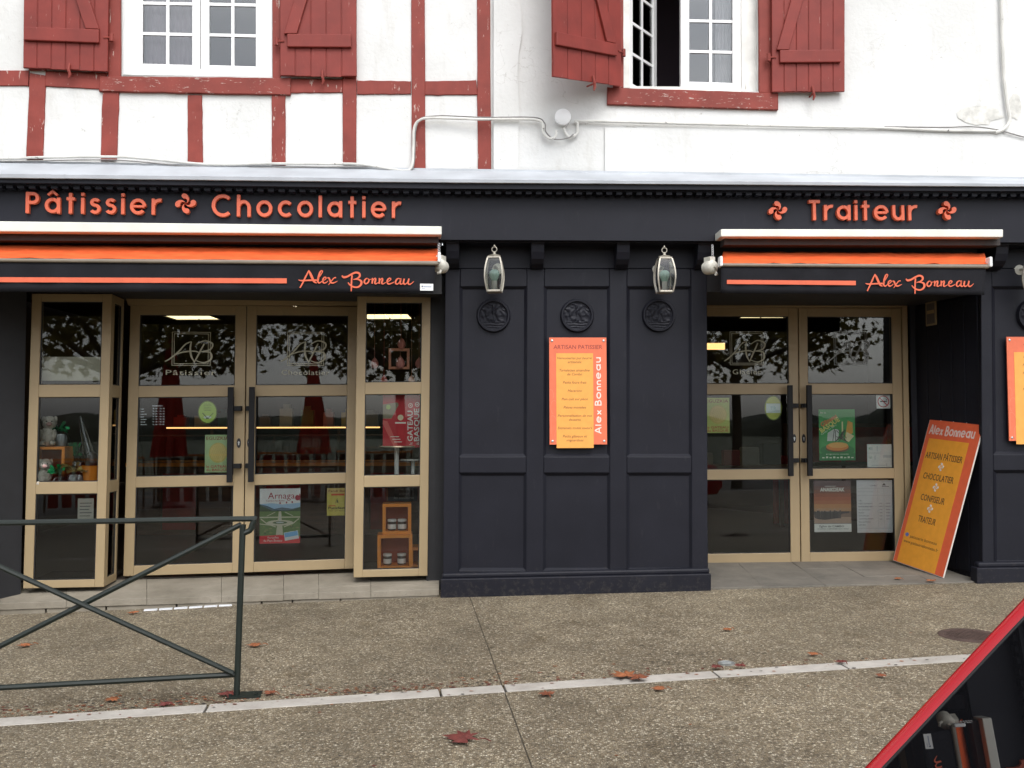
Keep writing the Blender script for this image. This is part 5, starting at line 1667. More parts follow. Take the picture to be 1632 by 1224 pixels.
def p_green(mb, w, h):
    mb.mat(flat((.03, .17, .055))); mb.rect(0, w, 0, .14 * h, -K); mb.ellipse(.5 * w, .2 * h, .48 * w, .12 * h, -.8 * K)
    mb.mat(flat((.48, .50, .48))); mb.poly([(.22 * w, .38 * h), (.24 * w, .54 * h), (.42 * w, .62 * h), (.56 * w, .60 * h), (.52 * w, .38 * h)], -2 * K)
    mb.mat(flat((.58, .30, .06))); mb.poly([(.72 * w, .44 * h), (.80 * w, .78 * h), (.93 * w, .74 * h), (.94 * w, .54 * h)], -2 * K)
    mb.mat(flat((.58, .52, .30))); mb.poly([(.72 * w, .40 * h), (.76 * w, .56 * h), (.97 * w, .48 * h), (.82 * w, .36 * h)], -2.5 * K); mb.rect(.63 * w, .67 * w, .4 * h, .76 * h, -2 * K)
    mb.mat(flat((.05, .05, .04)))
    for i in range(14): mb.ribbon([(random.uniform(.35, .8) * w, random.uniform(.34, .45) * h), (random.uniform(.42, .75) * w, random.uniform(.40, .64) * h)], .018 * w, -3.5 * K - .1 * K * i, -3 * K)
    mb.mat(flat((.12, .08, .04))); mb.ellipse(.5 * w, .235 * h, .33 * w, .075 * h, -3 * K)
    mb.mat(flat((.58, .20, .045))); mb.ellipse(.5 * w, .27 * h, .31 * w, .08 * h, -4 * K)
    mb.mat(flat((.62, .33, .09))); mb.ellipse(.52 * w, .30 * h, .27 * w, .055 * h, -5 * K)
    r = math.radians(33)
    mb.mat(flat((.58, .16, .05))); mb.text('Gâteau', .30 * w, .75 * h, .12 * h, -4 * K, 'C', rot=r, width=.5 * w, bold=.03)
    mb.mat(flat((.60, .55, .16))); mb.text('BASQUE', .33 * w, .66 * h, .13 * h, -5 * K, 'C', rot=r, width=.62 * w, bold=.03)
    mb.mat(flat((.55, .62, .5))); mb.text('Cambo les Bains', .28 * w, .59 * h, .05 * h, -5 * K, 'C', rot=r, width=.5 * w); mb.text('fête du', .12 * w, .92 * h, .05 * h, -4 * K, 'C', width=.16 * w); mb.text('programme complet', .5 * w, .115 * h, .035 * h, -4 * K, 'C', width=.62 * w)
    for k in range(9): mb.rect((.08 + .1 * k) * w, (.14 + .1 * k) * w, .045 * h, (.065 + .012 * (k % 2)) * h, -4 * K)
sheet('poster', 'green Gâteau Basque festival poster on the right leaf of the recessed door', 'poster', PR, [(1304, 652.5), (1361.5, 652.5), (1363, 733.5), (1306, 734)], OR_ - .032, p_green, .0008, (.05, .27, .075))
def p_nosmoke(mb, w, h):
    mb.mat(flat((.75, .72, .71))); mb.rect(.03 * w, .97 * w, .03 * h, .97 * h, -K)
    c = (w / 2, h / 2)
    mb.mat(flat((.03, .03, .03))); mb.rect(.26 * w, .68 * w, .47 * h, .55 * h, -2 * K); mb.rect(.70 * w, .76 * w, .47 * h, .55 * h, -2 * K)
    mb.ribbon([(.72 * w, .57 * h), (.75 * w, .66 * h), (.66 * w, .70 * h)], .03 * w, -2 * K, -K)
    mb.mat(flat((.45, .03, .04))); mb.ribbon([(c[0] + .39 * w * math.cos(a), c[1] + .39 * h * math.sin(a)) for a in [2 * math.pi * k / 28 for k in range(28)]], .06 * w, -3 * K, -2 * K, True)
    mb.ribbon([(c[0] - .27 * w, c[1] + .27 * h), (c[0] + .27 * w, c[1] - .27 * h)], .06 * w, -3.3 * K, -2 * K)
sheet('no_smoking_sticker', 'square no smoking sticker at the upper right of the recessed door', 'sticker', PR, [(1397, 629), (1419, 629), (1419.5, 651), (1397, 651)], OR_ - .032, p_nosmoke, .0008, (.72, .68, .67))
def p_cards(mb, w, h):
    mb.mat(flat((.45, .47, .48)))
    for x0, x1, z0, z1 in ((.02, .5, .62, .64), (.02, .98, .98, .99), (.1, .22, .76, .88), (.38, .42, .7, .92), (.1, .16, .38, .46), (.28, .33, .34, .52), (.62, .95, .42, .54), (.16, .7, .08, .12), (.72, .78, .06, .18), (0, 1, .60, .605), (0, 1, .28, .285), (.55, .555, .28, 1)): mb.rect(x0 * w, x1 * w, z0 * h, z1 * h, -K)
    mb.mat(flat((.30, .42, .32))); mb.rect(.06 * w, .12 * w, .78 * h, .86 * h, -2 * K); mb.text('CB', .13 * w, .40 * h, .12 * h, -2 * K, 'C')
sheet('notice', 'pale payment notice low in the middle pane of the recessed door', 'notice', PR, [(1382.5, 708), (1423, 708), (1423.5, 745), (1382.5, 745.5)], OR_ - .032, p_cards, .0008, (.60, .60, .58))
def p_concert(mb, w, h):
    cols = [(.13, .085, .085), (.15, .075, .065), (.20, .075, .05), (.28, .085, .045), (.34, .10, .05), (.38, .13, .06), (.44, .20, .08), (.42, .22, .11)]
    for i, c in enumerate(cols): mb.mat(flat(c)); mb.rect(0, w, (.96 - .07 * (i + 1) + (0 if i < 7 else 0)) * h, (1 - .07 * i - (.0)) * h if i == 0 else (.96 - .07 * i) * h, -K)
    mb.mat(flat((.20, .13, .10))); mb.rect(0, w, .29 * h, .41 * h, -K)
    mb.mat(flat((.36, .25, .19))); mb.rect(0, w, .17 * h, .29 * h, -K)
    mb.mat(flat((.055, .045, .05))); mb.poly([(.02 * w, .27 * h), (.1 * w, .25 * h), (.3 * w, .235 * h), (.66 * w, .27 * h), (.75 * w, .35 * h), (.95 * w, .37 * h), (.95 * w, .40 * h), (0, .40 * h)], -1.5 * K)
    for i in range(18):
        x = .04 + .038 * i
        c = random.choice([(.05, .045, .05), (.07, .06, .06), (.04, .035, .04)])
        mb.mat(flat(c)); zz = .36 + random.uniform(-.02, .03)
        mb.poly([(x * w, .27 * h), ((x + .035) * w, .26 * h), ((x + .033) * w, (zz + .04) * h), (x * w, (zz + .04) * h)], -2 * K - .1 * K * i)
        mb.mat(flat((.35, .28, .25))); mb.ellipse((x + .017) * w, (zz + .055) * h, .012 * w, .013 * h, -2 * K - .1 * K * i, 8)
    mb.mat(flat((.66, .66, .62))); mb.rect(0, w, 0, .16 * h, -2 * K)
    mb.mat(flat((.72, .66, .6))); mb.text('ANAIKDEAK', .5 * w, .79 * h, .10 * h, -4 * K, 'C', width=.66 * w, bold=.03); mb.rect(.3 * w, .6 * w, .885 * h, .893 * h, -4 * K)
    mb.mat(flat((.05, .05, .05))); mb.text('Eglise de CAMBO', .47 * w, .092 * h, .055 * h, -4 * K, 'C', width=.66 * w, bold=.01); mb.text('VENDREDI 13 SEPTEMBRE 2013 à 20H30', .5 * w, .05 * h, .03 * h, -4 * K, 'C', width=.84 * w)
sheet('poster', 'brown and orange concert poster low on the recessed door, beside a white list', 'poster', PR, [(1296.5, 766), (1355.5, 766), (1357, 847.5), (1298, 848)], OR_ - .032, p_concert, .0008, (.10, .07, .075))
def p_list(mb, w, h):
    G_ = flat((.34, .34, .37)); D_ = flat((.09, .09, .11))
    mb.mat(G_)
    for z in (.97, .845, .71, .5, .08): mb.rect(.03 * w, .95 * w, z * h, (z + .005) * h, -K)
    for x in (.58, .75): mb.rect(x * w, (x + .006) * w, .1 * h, .84 * h, -1.4 * K)
    for k in range(6): mb.rect(.62 * w, .70 * w, (.55 - .06 * k) * h, (.565 - .06 * k) * h, -2 * K); mb.rect(.80 * w, .92 * w, (.55 - .06 * k) * h, (.565 - .06 * k) * h, -2 * K)
    mb.text('Horaires et tarifs', .25 * w, .775 * h, .028 * h, -K, 'C', width=.42 * w)
    mb.mat(D_); mb.text('CAMBO', .47 * w, .885 * h, .035 * h, -2 * K, 'C', width=.18 * w)
    mb.poly([(.7 * w, .90 * h), (.82 * w, .90 * h), (.76 * w, .945 * h)], -2 * K); mb.rect(.7 * w, .9 * w, .875 * h, .885 * h, -2 * K)
    for k, s_ in enumerate(['CIEL', 'MERCI CONSENTI', 'BORDE BAIGORRI', 'Rue du Fronton', 'PLAGE', 'AUX HALLES', 'QUARTIER BEHERE', 'Place du Marché', 'LAPURDI']): mb.text(s_, .05 * w, (.60 - .058 * k) * h, .034 * h, -2 * K, 'L', .46 * w)
sheet('notice', 'white printed timetable sheet at the lower right of the recessed door', 'notice', PR, [(1364, 765.5), (1421.5, 764.5), (1424, 847.5), (1366.5, 849)], OR_ - .032, p_list, .0008, (.56, .56, .58))
def p_hours(mb, w, h):
    mb.mat(flat((.50, .56, .58)))
    for k, d in enumerate(['lundi', 'mardi', 'mercredi', 'jeudi', 'vendredi', 'samedi', 'dimanche']): mb.text(d, 0, (.80 - .125 * k) * h, .075 * h, 0, 'L', .34 * w)
oh = sheet('opening_hours', 'white opening hours lettering stuck on the left door leaf glass', 'lettering', PL, [(224, 646), (260, 646), (260, 679), (224, 679)], OL - .013, p_hours)
oh['kind'] = 'thing'
mb = MB(); w, h = .19, .175
mb.text('HORAIRES', .7 * w, .93 * h, .07 * h, 0, 'C', width=.42 * w)
for k in range(7): mb.text('7h - 13h', .5 * w, (.80 - .125 * k) * h, .075 * h, 0, 'L', width=.2 * w); mb.text('/ 15h - 19h', .76 * w, (.80 - .125 * k) * h, .075 * h, 0, 'L', width=.24 * w)
part('hours_lettering', mb, flat((.50, .56, .58)), oh, kind='stuff')

# gilt monogram transfers on the upper panes
def p_ab(word, faint=False):
    col = (.30, .29, .22) if not faint else (.16, .17, .165)
    def draw(mb, w, h):
        mb.mat(flat(col))
        for e, k in ((.0, .010), (.05, .010)):
            x0, x1, z0, z1 = (.22 + e * .8) * w, (.98 - e * .8) * w, (.30 + e * .7) * h, (1 - e * .7) * h
            mb.ribbon([(x0, z0), (x1, z0), (x1, z1), (x0, z1)], .012 * w, -K, 0, True)
        st = [([(.08, .38), (.18, .44), (.34, .58), (.48, .74), (.60, .80)], [1, 1.3, 1.4, 1.2, .8]), ([(.60, .80), (.58, .66), (.60, .50), (.66, .38)], [1.2, 1.7, 1.8, .9]), ([(.28, .52), (.44, .58), (.66, .60), (.78, .56)], [.8, 1.2, 1.2, .7]),
              ([(.86, .76), (.76, .56), (.66, .36)], [1.2, 1.6, 1]), ([(.70, .74), (.86, .82), (1.02, .76), (.98, .64), (.80, .59)], [.8, 1.2, 1.6, 1.3, .8]), ([(.80, .59), (.98, .57), (1.0, .44), (.86, .36), (.70, .40)], [.8, 1.4, 1.6, 1.2, .7])]
        for i, (p, ws) in enumerate(st):
            p, ws = cr2([(a * w, b * h) for a, b in p], [x * .021 * w for x in ws], 6)
            mb.ribbon(p, ws, -1.5 * K - .1 * K * i, -K)
        mb.text(word, .60 * w, .10 * h, .15 * h, -K, 'C', width=(.66 if len(word) < 8 else 1.0) * w, space=1.1)
    return draw
for pl, q, off, wd, lab, fa in ((PL, [(256, 529), (336, 529), (335, 605), (256, 605)], OL, 'Pâtissier', 'pale square AB monogram over the word Pâtissier on the glass', 0), (PL, [(441, 529), (517, 529), (516, 605), (441, 605)], OL, 'Chocolatier', 'pale square AB monogram over the word Chocolatier on the glass', 0),
    (PR, [(1149, 529), (1218, 529), (1218, 604), (1149, 604)], OR_, 'Glacier', 'pale square AB monogram over the word Glacier on the recessed door', 0), (PR, [(1315, 529), (1384, 529), (1384, 604), (1315, 604)], OR_, '', 'very faint AB monogram on the right leaf of the recessed door', 1)):
    sheet('monogram', lab, 'monogram', pl, q, off - .0125, p_ab(wd, fa), group='monograms on the door glass')

PRINT_GAIN = 1.0
# leaning advertising board
fz = lambda px, py, dz: None
def onfloor(px, py):
    n_ = (A2[1] - A2[0]).cross(A2[3] - A2[0]).normalized()
    return hit_plane(px, py, n_, n_.dot(A2[0]))
BLc, BRc = onfloor(1423, 893), onfloor(1503, 921)
def fitv():
    # displacement v so that BL+v and BR+v project on the photo's top corners
    rows, rhs = [], []
    for base, (px, py) in ((BLc, (1482, 670)), (BRc, (1568, 674))):
        d = ray(px, py)
        for ax in (CR, CU):
            k = d.dot(ax) / d.dot(_F)
            a_ = ax - _F * k
            rows.append([a_.x, a_.y, a_.z]); rhs.append(-(base - CAM).dot(a_))
    s_, *_r = np.linalg.lstsq(np.array(rows), np.array(rhs), rcond=None)
    return Vector(s_)
Vv = fitv()
bx = (BRc - BLc)
wB, hB = bx.length, Vv.length
ex = bx.normalized(); ez = (Vv - ex * Vv.dot(ex)).normalized(); ey = ez.cross(ex)
shx = Vv.dot(ex) / Vv.dot(ez)
hB = Vv.dot(ez)
rotm = Matrix(((ex.x, ey.x, ez.x), (ex.y, ey.y, ez.y), (ex.z, ey.z, ez.z)))
ab = thing('leaning_board', 'tall orange advertising board leaning in the recess beside the right door', 'sign board', BLc, 0, None, rotm)
def abd(mb, w, h):
    O1, O2 = (.78, .13, .05), (.86, .36, .035)
    mb.mat(flat((.72, .66, .6))); mb.box(0, w, .0, .010, 0, h)
    mb.mat(flat(O1)); mb.box(.008 * w, .992 * w, -.001, 0, .003 * h, .997 * h)
    mb.mat(flat(O2)); mb.box(.085 * w, .84 * w, -.0016, -.001, .006 * h, .87 * h)
    mb.mat(flat((.80, .62, .55))); hand_word(mb, 'Alex Bonneau', .06 * w, .90 * h, .84 * w, .062 * h, -.002, .014)
    mb.mat(flat((.10, .05, .02)))
    for s_, z, ww in (('ARTISAN PÂTISSIER', .735, .70), ('CHOCOLATIER', .595, .58), ('CONFISEUR', .45, .46), ('TRAITEUR', .305, .34)): mb.text(s_, .455 * w, z * h, .060 * h, -.0022, 'C', width=ww * w, bold=.012)
    mb.text('patisserie bonneau', .48 * w, .185 * h, .03 * h, -.0022, 'C', width=.52 * w); mb.text('www.patisseriebonneau.fr', .455 * w, .145 * h, .03 * h, -.0022, 'C', width=.68 * w)
    mb.mat(flat((.12, .17, .42))); mb.ellipse(.15 * w, .20 * h, .035 * w, .013 * h, -.0022)
    mb.mat(flat((.74, .70, .64)))
    for z in (.69, .55, .405): lauburu(mb, .455 * w, z * h, .055 * w, -.0024, -.0016, .2)
mb = MB(); abd(mb, wB, hB)
mb.v = [Vector((v.x + shx * v.z, v.y, v.z)) for v in mb.v]
part('board', mb, None, ab)

# small framed notice high on the reveal
q = hit_plane(1489, 500, rn, rn.dot(ra)) + rn * .03
mb = MB(); mb.mat(M_TAN); mb.box(-.07, .07, -.006, .004, -.105, .105); mb.mat(flat((.12, .1, .09))); mb.box(-.055, .055, -.0075, -.006, -.09, .09); mb.mat(flat((.4, .28, .14))); mb.box(-.05, .05, -.0085, -.0075, .0, .03)
solo('wall_notice', mb, None, 'small tan framed notice high on the dark reveal by the recessed door', 'notice', q, math.atan2((rb - ra).y, (rb - ra).x), None)

# ------------------------------------------------------------------ things inside the shop and its windows
def at(px, py, y):
    d = ray(px, py)
    return CAM + d * ((y - CAM.y) / d.y)
# ceiling light panels
cl0 = None
for px, py, yy, lab in ((305, 512, 3.9, 'lit square ceiling light seen through the left door leaf'), (617, 513, 3.9, 'lit square ceiling light seen through the right display window'), (1222, 513, 3.9, 'lit square ceiling light seen through the recessed door'), (905, 513, 3.9, 'lit square ceiling light deep inside the shop behind the pier')):
    p = at(px, py, yy); p.z = 2.74
    if cl0 is None:
        cl0 = thing('ceiling_light', lab, 'ceiling light', p, 0, 'lit ceiling lights in the shop')
        mb = MB()
        for (x0, x1, y0, y1) in ((-.32, .32, -.32, -.28), (-.32, .32, .28, .32), (-.32, -.28, -.28, .28), (.28, .32, -.28, .28)): mb.box(x0, x1, y0, y1, -.02, .08)
        part('frame', mb, M_INC, cl0)
        mb = MB(); mb.box(-.28, -.012, -.28, .28, -.008, .01); part('diffuser', mb, M_LIT, cl0)
        mb = MB(); mb.box(.012, .28, -.28, .28, -.008, .01); part('diffuser', mb, M_LIT, cl0)
    else: copy_tree(cl0, p, 0, lab, 'lit ceiling lights in the shop')
p = at(466, 515, 3.4); p.z = 2.80
mb = MB(); mb.lathe([(.05, -.012), (.05, .02)], n=16); solo('spotlight', mb, M_SPOT, 'small lit ceiling spot above the Chocolatier door leaf', 'spotlight', p)
p = at(1137, 552, 4.2)
mb = MB(); mb.box(-.09, .14, -.02, .02, -.04, .04); solo('wall_light', mb, M_STRIPLIT, 'warm lit wall light at the left edge of the recessed door', 'wall light', p)

# counter with glass display case
xL, xR = at(205, 700, 3.2).x, at(700, 700, 3.2).x
ct = thing('counter', 'long dark wooden bakery counter with an orange edged glass case inside the left shop', 'counter', ((xL + xR) / 2, 3.2, ZF))
hw_ = (xR - xL) / 2
mb = MB(); mb.box(-hw_, hw_, 0, .7, 0, .78); part('base', mb, M_WOOD, ct)
for i in range(9):
    mb = MB(); a = -hw_ + 2 * hw_ * i / 9; mb.box(a + .01, a + 2 * hw_ / 9 - .01, -.02, 0, .06, .70); part('front_panel', mb, M_CURT if i in (1, 4, 7) else M_WOOD, ct)
mb = MB(); mb.box(-hw_ - .02, hw_ + .02, -.03, .72, .78, .82); part('worktop', mb, M_OWOOD, ct)
mb = MB(); mb.box(-hw_, hw_, .0, .008, .82, 1.12); part('case_glass', mb, M_GLASS, ct)
mb = MB(); mb.box(-hw_, hw_, .0, .5, 1.12, 1.135); part('case_top', mb, M_WOOD, ct)
rnd = random.Random(3)
# back shelves with lit strip
sx0, sx1 = at(262, 677, 5.6).x, at(604, 677, 5.6).x
sh = thing('wall_shelf', 'long back shelf with a warm lit strip along its front, inside the left shop', 'shelf', ((sx0 + sx1) / 2, 6.2, 1.35))
hw_ = (sx1 - sx0) / 2
mb = MB(); mb.box(-hw_, hw_, -.5, .38, .0, .03); part('shelf_board', mb, M_WOOD, sh)
mb = MB(); mb.box(-hw_, hw_, -.525, -.501, .004, .022); part('light_strip', mb, M_STRIPLIT, sh)
for x in (-hw_ * .6, hw_ * .6):
    mb = MB(); mb.box(x - .02, x + .02, -.4, .38, -.2, 0); part('shelf_support', mb, M_WOOD, sh)
BX = [('red', (.35, .03, .02)), ('cream', (.42, .35, .22)), ('dark teal', (.04, .12, .11)), ('orange', (.5, .2, .04)), ('brown', (.16, .09, .05)), ('white', (.5, .5, .47)), ('green', (.07, .17, .06)), ('pink', (.5, .2, .2)), ('yellow', (.5, .4, .08)), ('grey', (.2, .2, .2))]
for i, (cn, c) in enumerate(BX):
    h_, w_ = rnd.uniform(.12, .32), rnd.uniform(.06, .12)
    mb = MB(); mb.box(-w_, w_, -.06, .06, 0, h_ * .8); mb.box(-w_ * .5, w_ * .5, -.04, .04, h_ * .8, h_)
    solo('gift_box', mb, flat(c), cn + ' gift box standing on the lit back shelf', 'box', ((sx0 + sx1) / 2 - hw_ + .15 + i * (2 * hw_ - .3) / 9, 5.85, 1.381), 0, 'boxes on the lit back shelf')
# hanging red pleated curtains
def drape(px0, px1, y, z0, z1, lab):
    x0, x1 = at(px0, 600, y).x, at(px1, 600, y).x
    n = 40
    mb = MB(); vs = []
    for k in range(5):
        for i in range(n + 1):
            u = i / n
            vs.append((lerp(x0, x1, u), y + .04 * math.sin(u * 34 + k * .3), lerp(z1, z0, k / 4)))
    mb.add(vs, [(k * (n + 1) + i, (k + 1) * (n + 1) + i, (k + 1) * (n + 1) + i + 1, k * (n + 1) + i + 1) for k in range(4) for i in range(n)])
    c = Vector(((x0 + x1) / 2, y, z0))
    o = solo('curtain', mb, M_CURT, lab, 'curtain', c, 0, None, True, smooth=True)
drape(1230, 1262, 4.2, ZF, 1.0, 'red cloth low inside the recessed door')
# tall display fridge and menu board inside the right shop
fr_ = thing('display_cabinet', 'tall dark cabinet with red panels inside the right shop', 'cabinet', (at(1380, 700, 4.6).x, 4.6, ZF))
mb = MB(); mb.box(-.9, .9, 0, .6, 0, 1.25); part('body', mb, M_WOOD, fr_)
for i in range(3):
    mb = MB(); mb.box(-.87 + .6 * i, -.33 + .6 * i, -.02, 0, .75, 1.2); part('front_panel', mb, M_CURT, fr_)
    mb = MB(); mb.box(-.87 + .6 * i, -.33 + .6 * i, -.02, 0, .35, .7); part('front_panel', mb, flat((.4, .36, .3)), fr_)
tb = thing('side_table', 'dark side table with stacked boxes inside the right shop', 'table', (at(1180, 700, 3.6).x, 3.6, ZF))
mb = MB(); mb.box(-.6, .6, -.3, .3, .72, .76); part('tabletop', mb, M_WOOD, tb)
for sx in (-.55, .55):
    for sy in (-.25, .25):
        mb = MB(); mb.box(sx - .025, sx + .025, sy - .025, sy + .025, 0, .72); part('leg', mb, M_WOOD, tb)
for i, (cn, c) in enumerate((('brown', (.2, .13, .08)), ('dark red', (.3, .04, .03)), ('pale', (.42, .4, .34)), ('black', (.03, .03, .03)))):
    mb = MB(); w_ = rnd.uniform(.07, .11); h_ = rnd.uniform(.12, .28); mb.box(-w_, w_, -.06, .06, 0, h_); mb.box(-w_ * .95, w_ * .95, -.061, .055, h_, h_ + .012)
    solo('gift_box', mb, flat(c), cn + ' box on the side table inside the right shop', 'box', tb.matrix_world.translation + Vector((-.42 + i * .27, rnd.uniform(-.15, .15), .761)), 0, 'boxes on the side table')

# --- left display window
M_B = Matrix.Rotation(PL.rz, 4, 'Z')
def in_bay(q3, s, t, depth): return bil(q3, s, t) - PL.n * depth
def shelf_z(q3, tt): return bil(q3, .5, tt).z
zs_ = shelf_z(bq, .664) + .011; zb_ = shelf_z(bq, .985) + .011
def bpos(px, depth, z):
    p = hit(PL, px, 700, OB - depth); return Vector((p.x, p.y, z))
def open_box(name, label, p, w, h, d, th, mat, group=None):
    t = thing(name, label, 'box', p, PL.rz, group)
    mb = MB(); mb.box(-w / 2, w / 2, -d / 2, d / 2, h - th, h); part('top_board', mb, mat, t, bevel=.002)
    mb = MB(); mb.box(-w / 2, w / 2, -d / 2, d / 2, 0, th); part('bottom_board', mb, mat, t, bevel=.002)
    for s_ in (-1, 1):
        mb = MB(); x = s_ * (w - th) / 2; mb.box(x - th / 2, x + th / 2, -d / 2 + .001, d / 2 - .001, th, h - th); part('side_board', mb, mat, t)
    mb = MB(); mb.box(-w / 2 + th, w / 2 - th, d / 2 - .008, d / 2 - .002, th, h - th); part('back_board', mb, plain('dark_orange_back', (.30, .05, .012), .6), t)
    return t
def plush(label, p, s, rz):
    t = thing('plush_toy', label, 'plush toy', p, rz, 'white plush toys in the left display window')
    def blob(c, r, n=14, seed=0):
        mb = MB(); vs = []
        for i in range(n + 1):
            for k in range(n):
                a, b = math.pi * i / n, 2 * math.pi * k / n
                q = Vector((math.sin(a) * math.cos(b), math.sin(a) * math.sin(b), math.cos(a)))
                f = 1 + .08 * mnoise.noise(q * 6 + Vector((seed, 0, 0)))
                vs.append((c[0] + q.x * r[0] * f, c[1] + q.y * r[1] * f, c[2] + q.z * r[2] * f))
        mb.add(vs, [(i * n + k, (i + 1) * n + k, (i + 1) * n + (k + 1) % n, i * n + (k + 1) % n) for i in range(n) for k in range(n)])
        return mb
    part('body', blob((0, 0, .085 * s), (.06 * s, .06 * s, .085 * s), seed=1), M_PLUSH, t, smooth=True)
    hd = part('head', blob((.012 * s, -.015 * s, .20 * s), (.058 * s, .055 * s, .055 * s), seed=2), M_PLUSH, t, smooth=True)
    for sx in (-1, 1):
        part('ear', blob((.012 * s + sx * .045 * s, -.01 * s, .225 * s), (.016 * s, .012 * s, .03 * s), 8), M_PLUSH, hd, smooth=True)
        part('eye', blob((.012 * s + sx * .02 * s, -.066 * s, .21 * s), (.006 * s,) * 3, 8), M_CHOC, hd, smooth=True)
        part('paw', blob((sx * .04 * s, -.05 * s, .03 * s), (.024 * s, .03 * s, .022 * s), 8), M_PLUSH, t, smooth=True)
        part('arm', blob((sx * .052 * s, -.03 * s, .10 * s), (.02 * s, .026 * s, .045 * s), 8), M_PLUSH, t, smooth=True)
    part('muzzle', blob((.012 * s, -.062 * s, .188 * s), (.024 * s, .02 * s, .018 * s), 8), plain('pink_plush', (.45, .28, .26), .9), hd, smooth=True)
ob_ = open_box('display_box', 'open orange box with a white plush toy on top, in the left display window', bpos(83, .2, zs_), .27, .31, .22, .022, M_OWOOD)
plush('white plush toy sitting on top of the orange box', bpos(76, .17, zs_ + .312), .95, PL.rz + .3)
plush('white plush toy sitting on the display shelf below the orange box', bpos(72, .07, zs_), .85, PL.rz + .2)
def bow(mb, c, r, m, seed):
    rr = random.Random(seed)
    mb.mat(m)
    for k in range(11):
        a = rr.uniform(0, 2 * math.pi); e = rr.uniform(-.2, 1.1)
        d = Vector((math.cos(a) * math.cos(e), math.sin(a) * math.cos(e) * .6 - .3, math.sin(e)))
        s_ = d.cross(Vector((rr.uniform(-1, 1), rr.uniform(-1, 1), rr.uniform(-1, 1)))).normalized() * r * .16
        p0 = Vector(c); p1 = p0 + d * r * .6 + Vector((0, 0, r * .1)); p2 = p0 + d * r * 1.05
        for a_, b_ in ((p0, p1), (p1, p2)):
            mb.add([a_ - s_, a_ + s_, b_ + s_ * .8, b_ - s_ * .8], [(0, 1, 2, 3)])
def gift(label, p, r, h, foil, seed, inner):
    t = thing('wrapped_gift', label, 'gift', p, PL.rz, 'foil wrapped gifts in the left display window')
    rr = random.Random(seed)
    mb = MB(); mb.lathe([(r * .7, 0), (r * .8, h * .5), (r * .6, h * .75)], n=12); part('contents', mb, inner, t, smooth=True)
    mb = MB(); n = 18
    prof = [(r, 0), (r * 1.05, h * .35), (r * .85, h * .75), (r * .25, h), (r * .5, h * 1.15), (r * .7, h * 1.3)]
    vs = []
    for rad, z in prof:
        for k in range(n):
            a = 2 * math.pi * k / n; f = 1 + .18 * rr.uniform(-1, 1)
            vs.append((rad * f * math.cos(a), rad * f * math.sin(a), z))
    mb.add(vs, [(i * n + k, i * n + (k + 1) % n, (i + 1) * n + (k + 1) % n, (i + 1) * n + k) for i in range(len(prof) - 1) for k in range(n)])
    part('cellophane', mb, M_CELLO, t)
    mb = MB(); bow(mb, (0, -r * .5, h), r * 1.35, foil, seed); part('bow', mb, None, t)
gift('cellophane gift with a green and gold bow behind the plush toy on the box', bpos(97, .25, zs_ + .312), .06, .13, M_GFOIL, 5, M_WHITE)
gift('cellophane gift with a bright green foil bow beside the lower plush toy', bpos(98, .09, zs_), .07, .10, M_GFOIL, 6, M_CHOC)
gift('cellophane gift with a gold foil bow in the middle of the left display window', bpos(123, .12, zs_), .075, .12, M_GOLD, 7, M_WHITE)
gift('tall cellophane gift with green and gold ribbon at the back of the left display window', bpos(122, .34, zs_), .08, .24, M_GFOIL, 8, M_CHOC)
pt = thing('flower_pot', 'orange pot with a clear wrapped bouquet at the right of the left display window', 'pot', bpos(148, .13, zs_), PL.rz)
mb = MB(); mb.lathe([(.058, 0), (.082, .155), (.086, .16), (.078, .16), (.055, .01)], n=24, cap=True); part('pot', mb, M_OWOOD, pt, smooth=True)
mb = MB(); n = 16
vs = [((.05 + .0 * k) * (1 + .2 * math.sin(5 * k)) * math.cos(2 * math.pi * k / n), .05 * math.sin(2 * math.pi * k / n), .15) for k in range(n)] + [(-.10 + .012 * math.cos(2 * math.pi * k / n), .01 * math.sin(2 * math.pi * k / n), .55) for k in range(n)]
mb.add(vs, [(k, (k + 1) % n, n + (k + 1) % n, n + k) for k in range(n)]); part('wrapping', mb, M_CELLO, pt, smooth=True)
mb = MB(); mb.lathe([(.05, .15), (.06, .2), (.03, .26), (0, .27)], n=14); part('contents', mb, M_CHOC, pt, smooth=True)
p = bpos(112, .42, shelf_z(bq, .30))
mb = MB(); w_, h_ = .53, .19; mb.box(-w_ / 2, w_ / 2, 0, .006, -h_ / 2, h_ / 2)
solo('paper_blind', mb, plain('cream_paper', (.62, .58, .46), .9, .1, 5), 'cream paper panel behind the upper pane of the left display window', 'panel', bil(bq, .5, .255) - PL.n * .10, PL.rz)
mb = MB(); mb.mat(flat((.5, .48, .42))); mb.box(-.06, .06, 0, .003, -.1, .1); mb.mat(flat((.1, .1, .1)))
for k in range(6): mb.rect(-.045, .045 - .01 * (k % 3), .06 - .025 * k, .066 - .025 * k, -.0005)
solo('notice', mb, None, 'small pale notice at the upper right of the lowest left display pane', 'notice', bil(bq, .72, .745) - PL.n * .05, PL.rz)
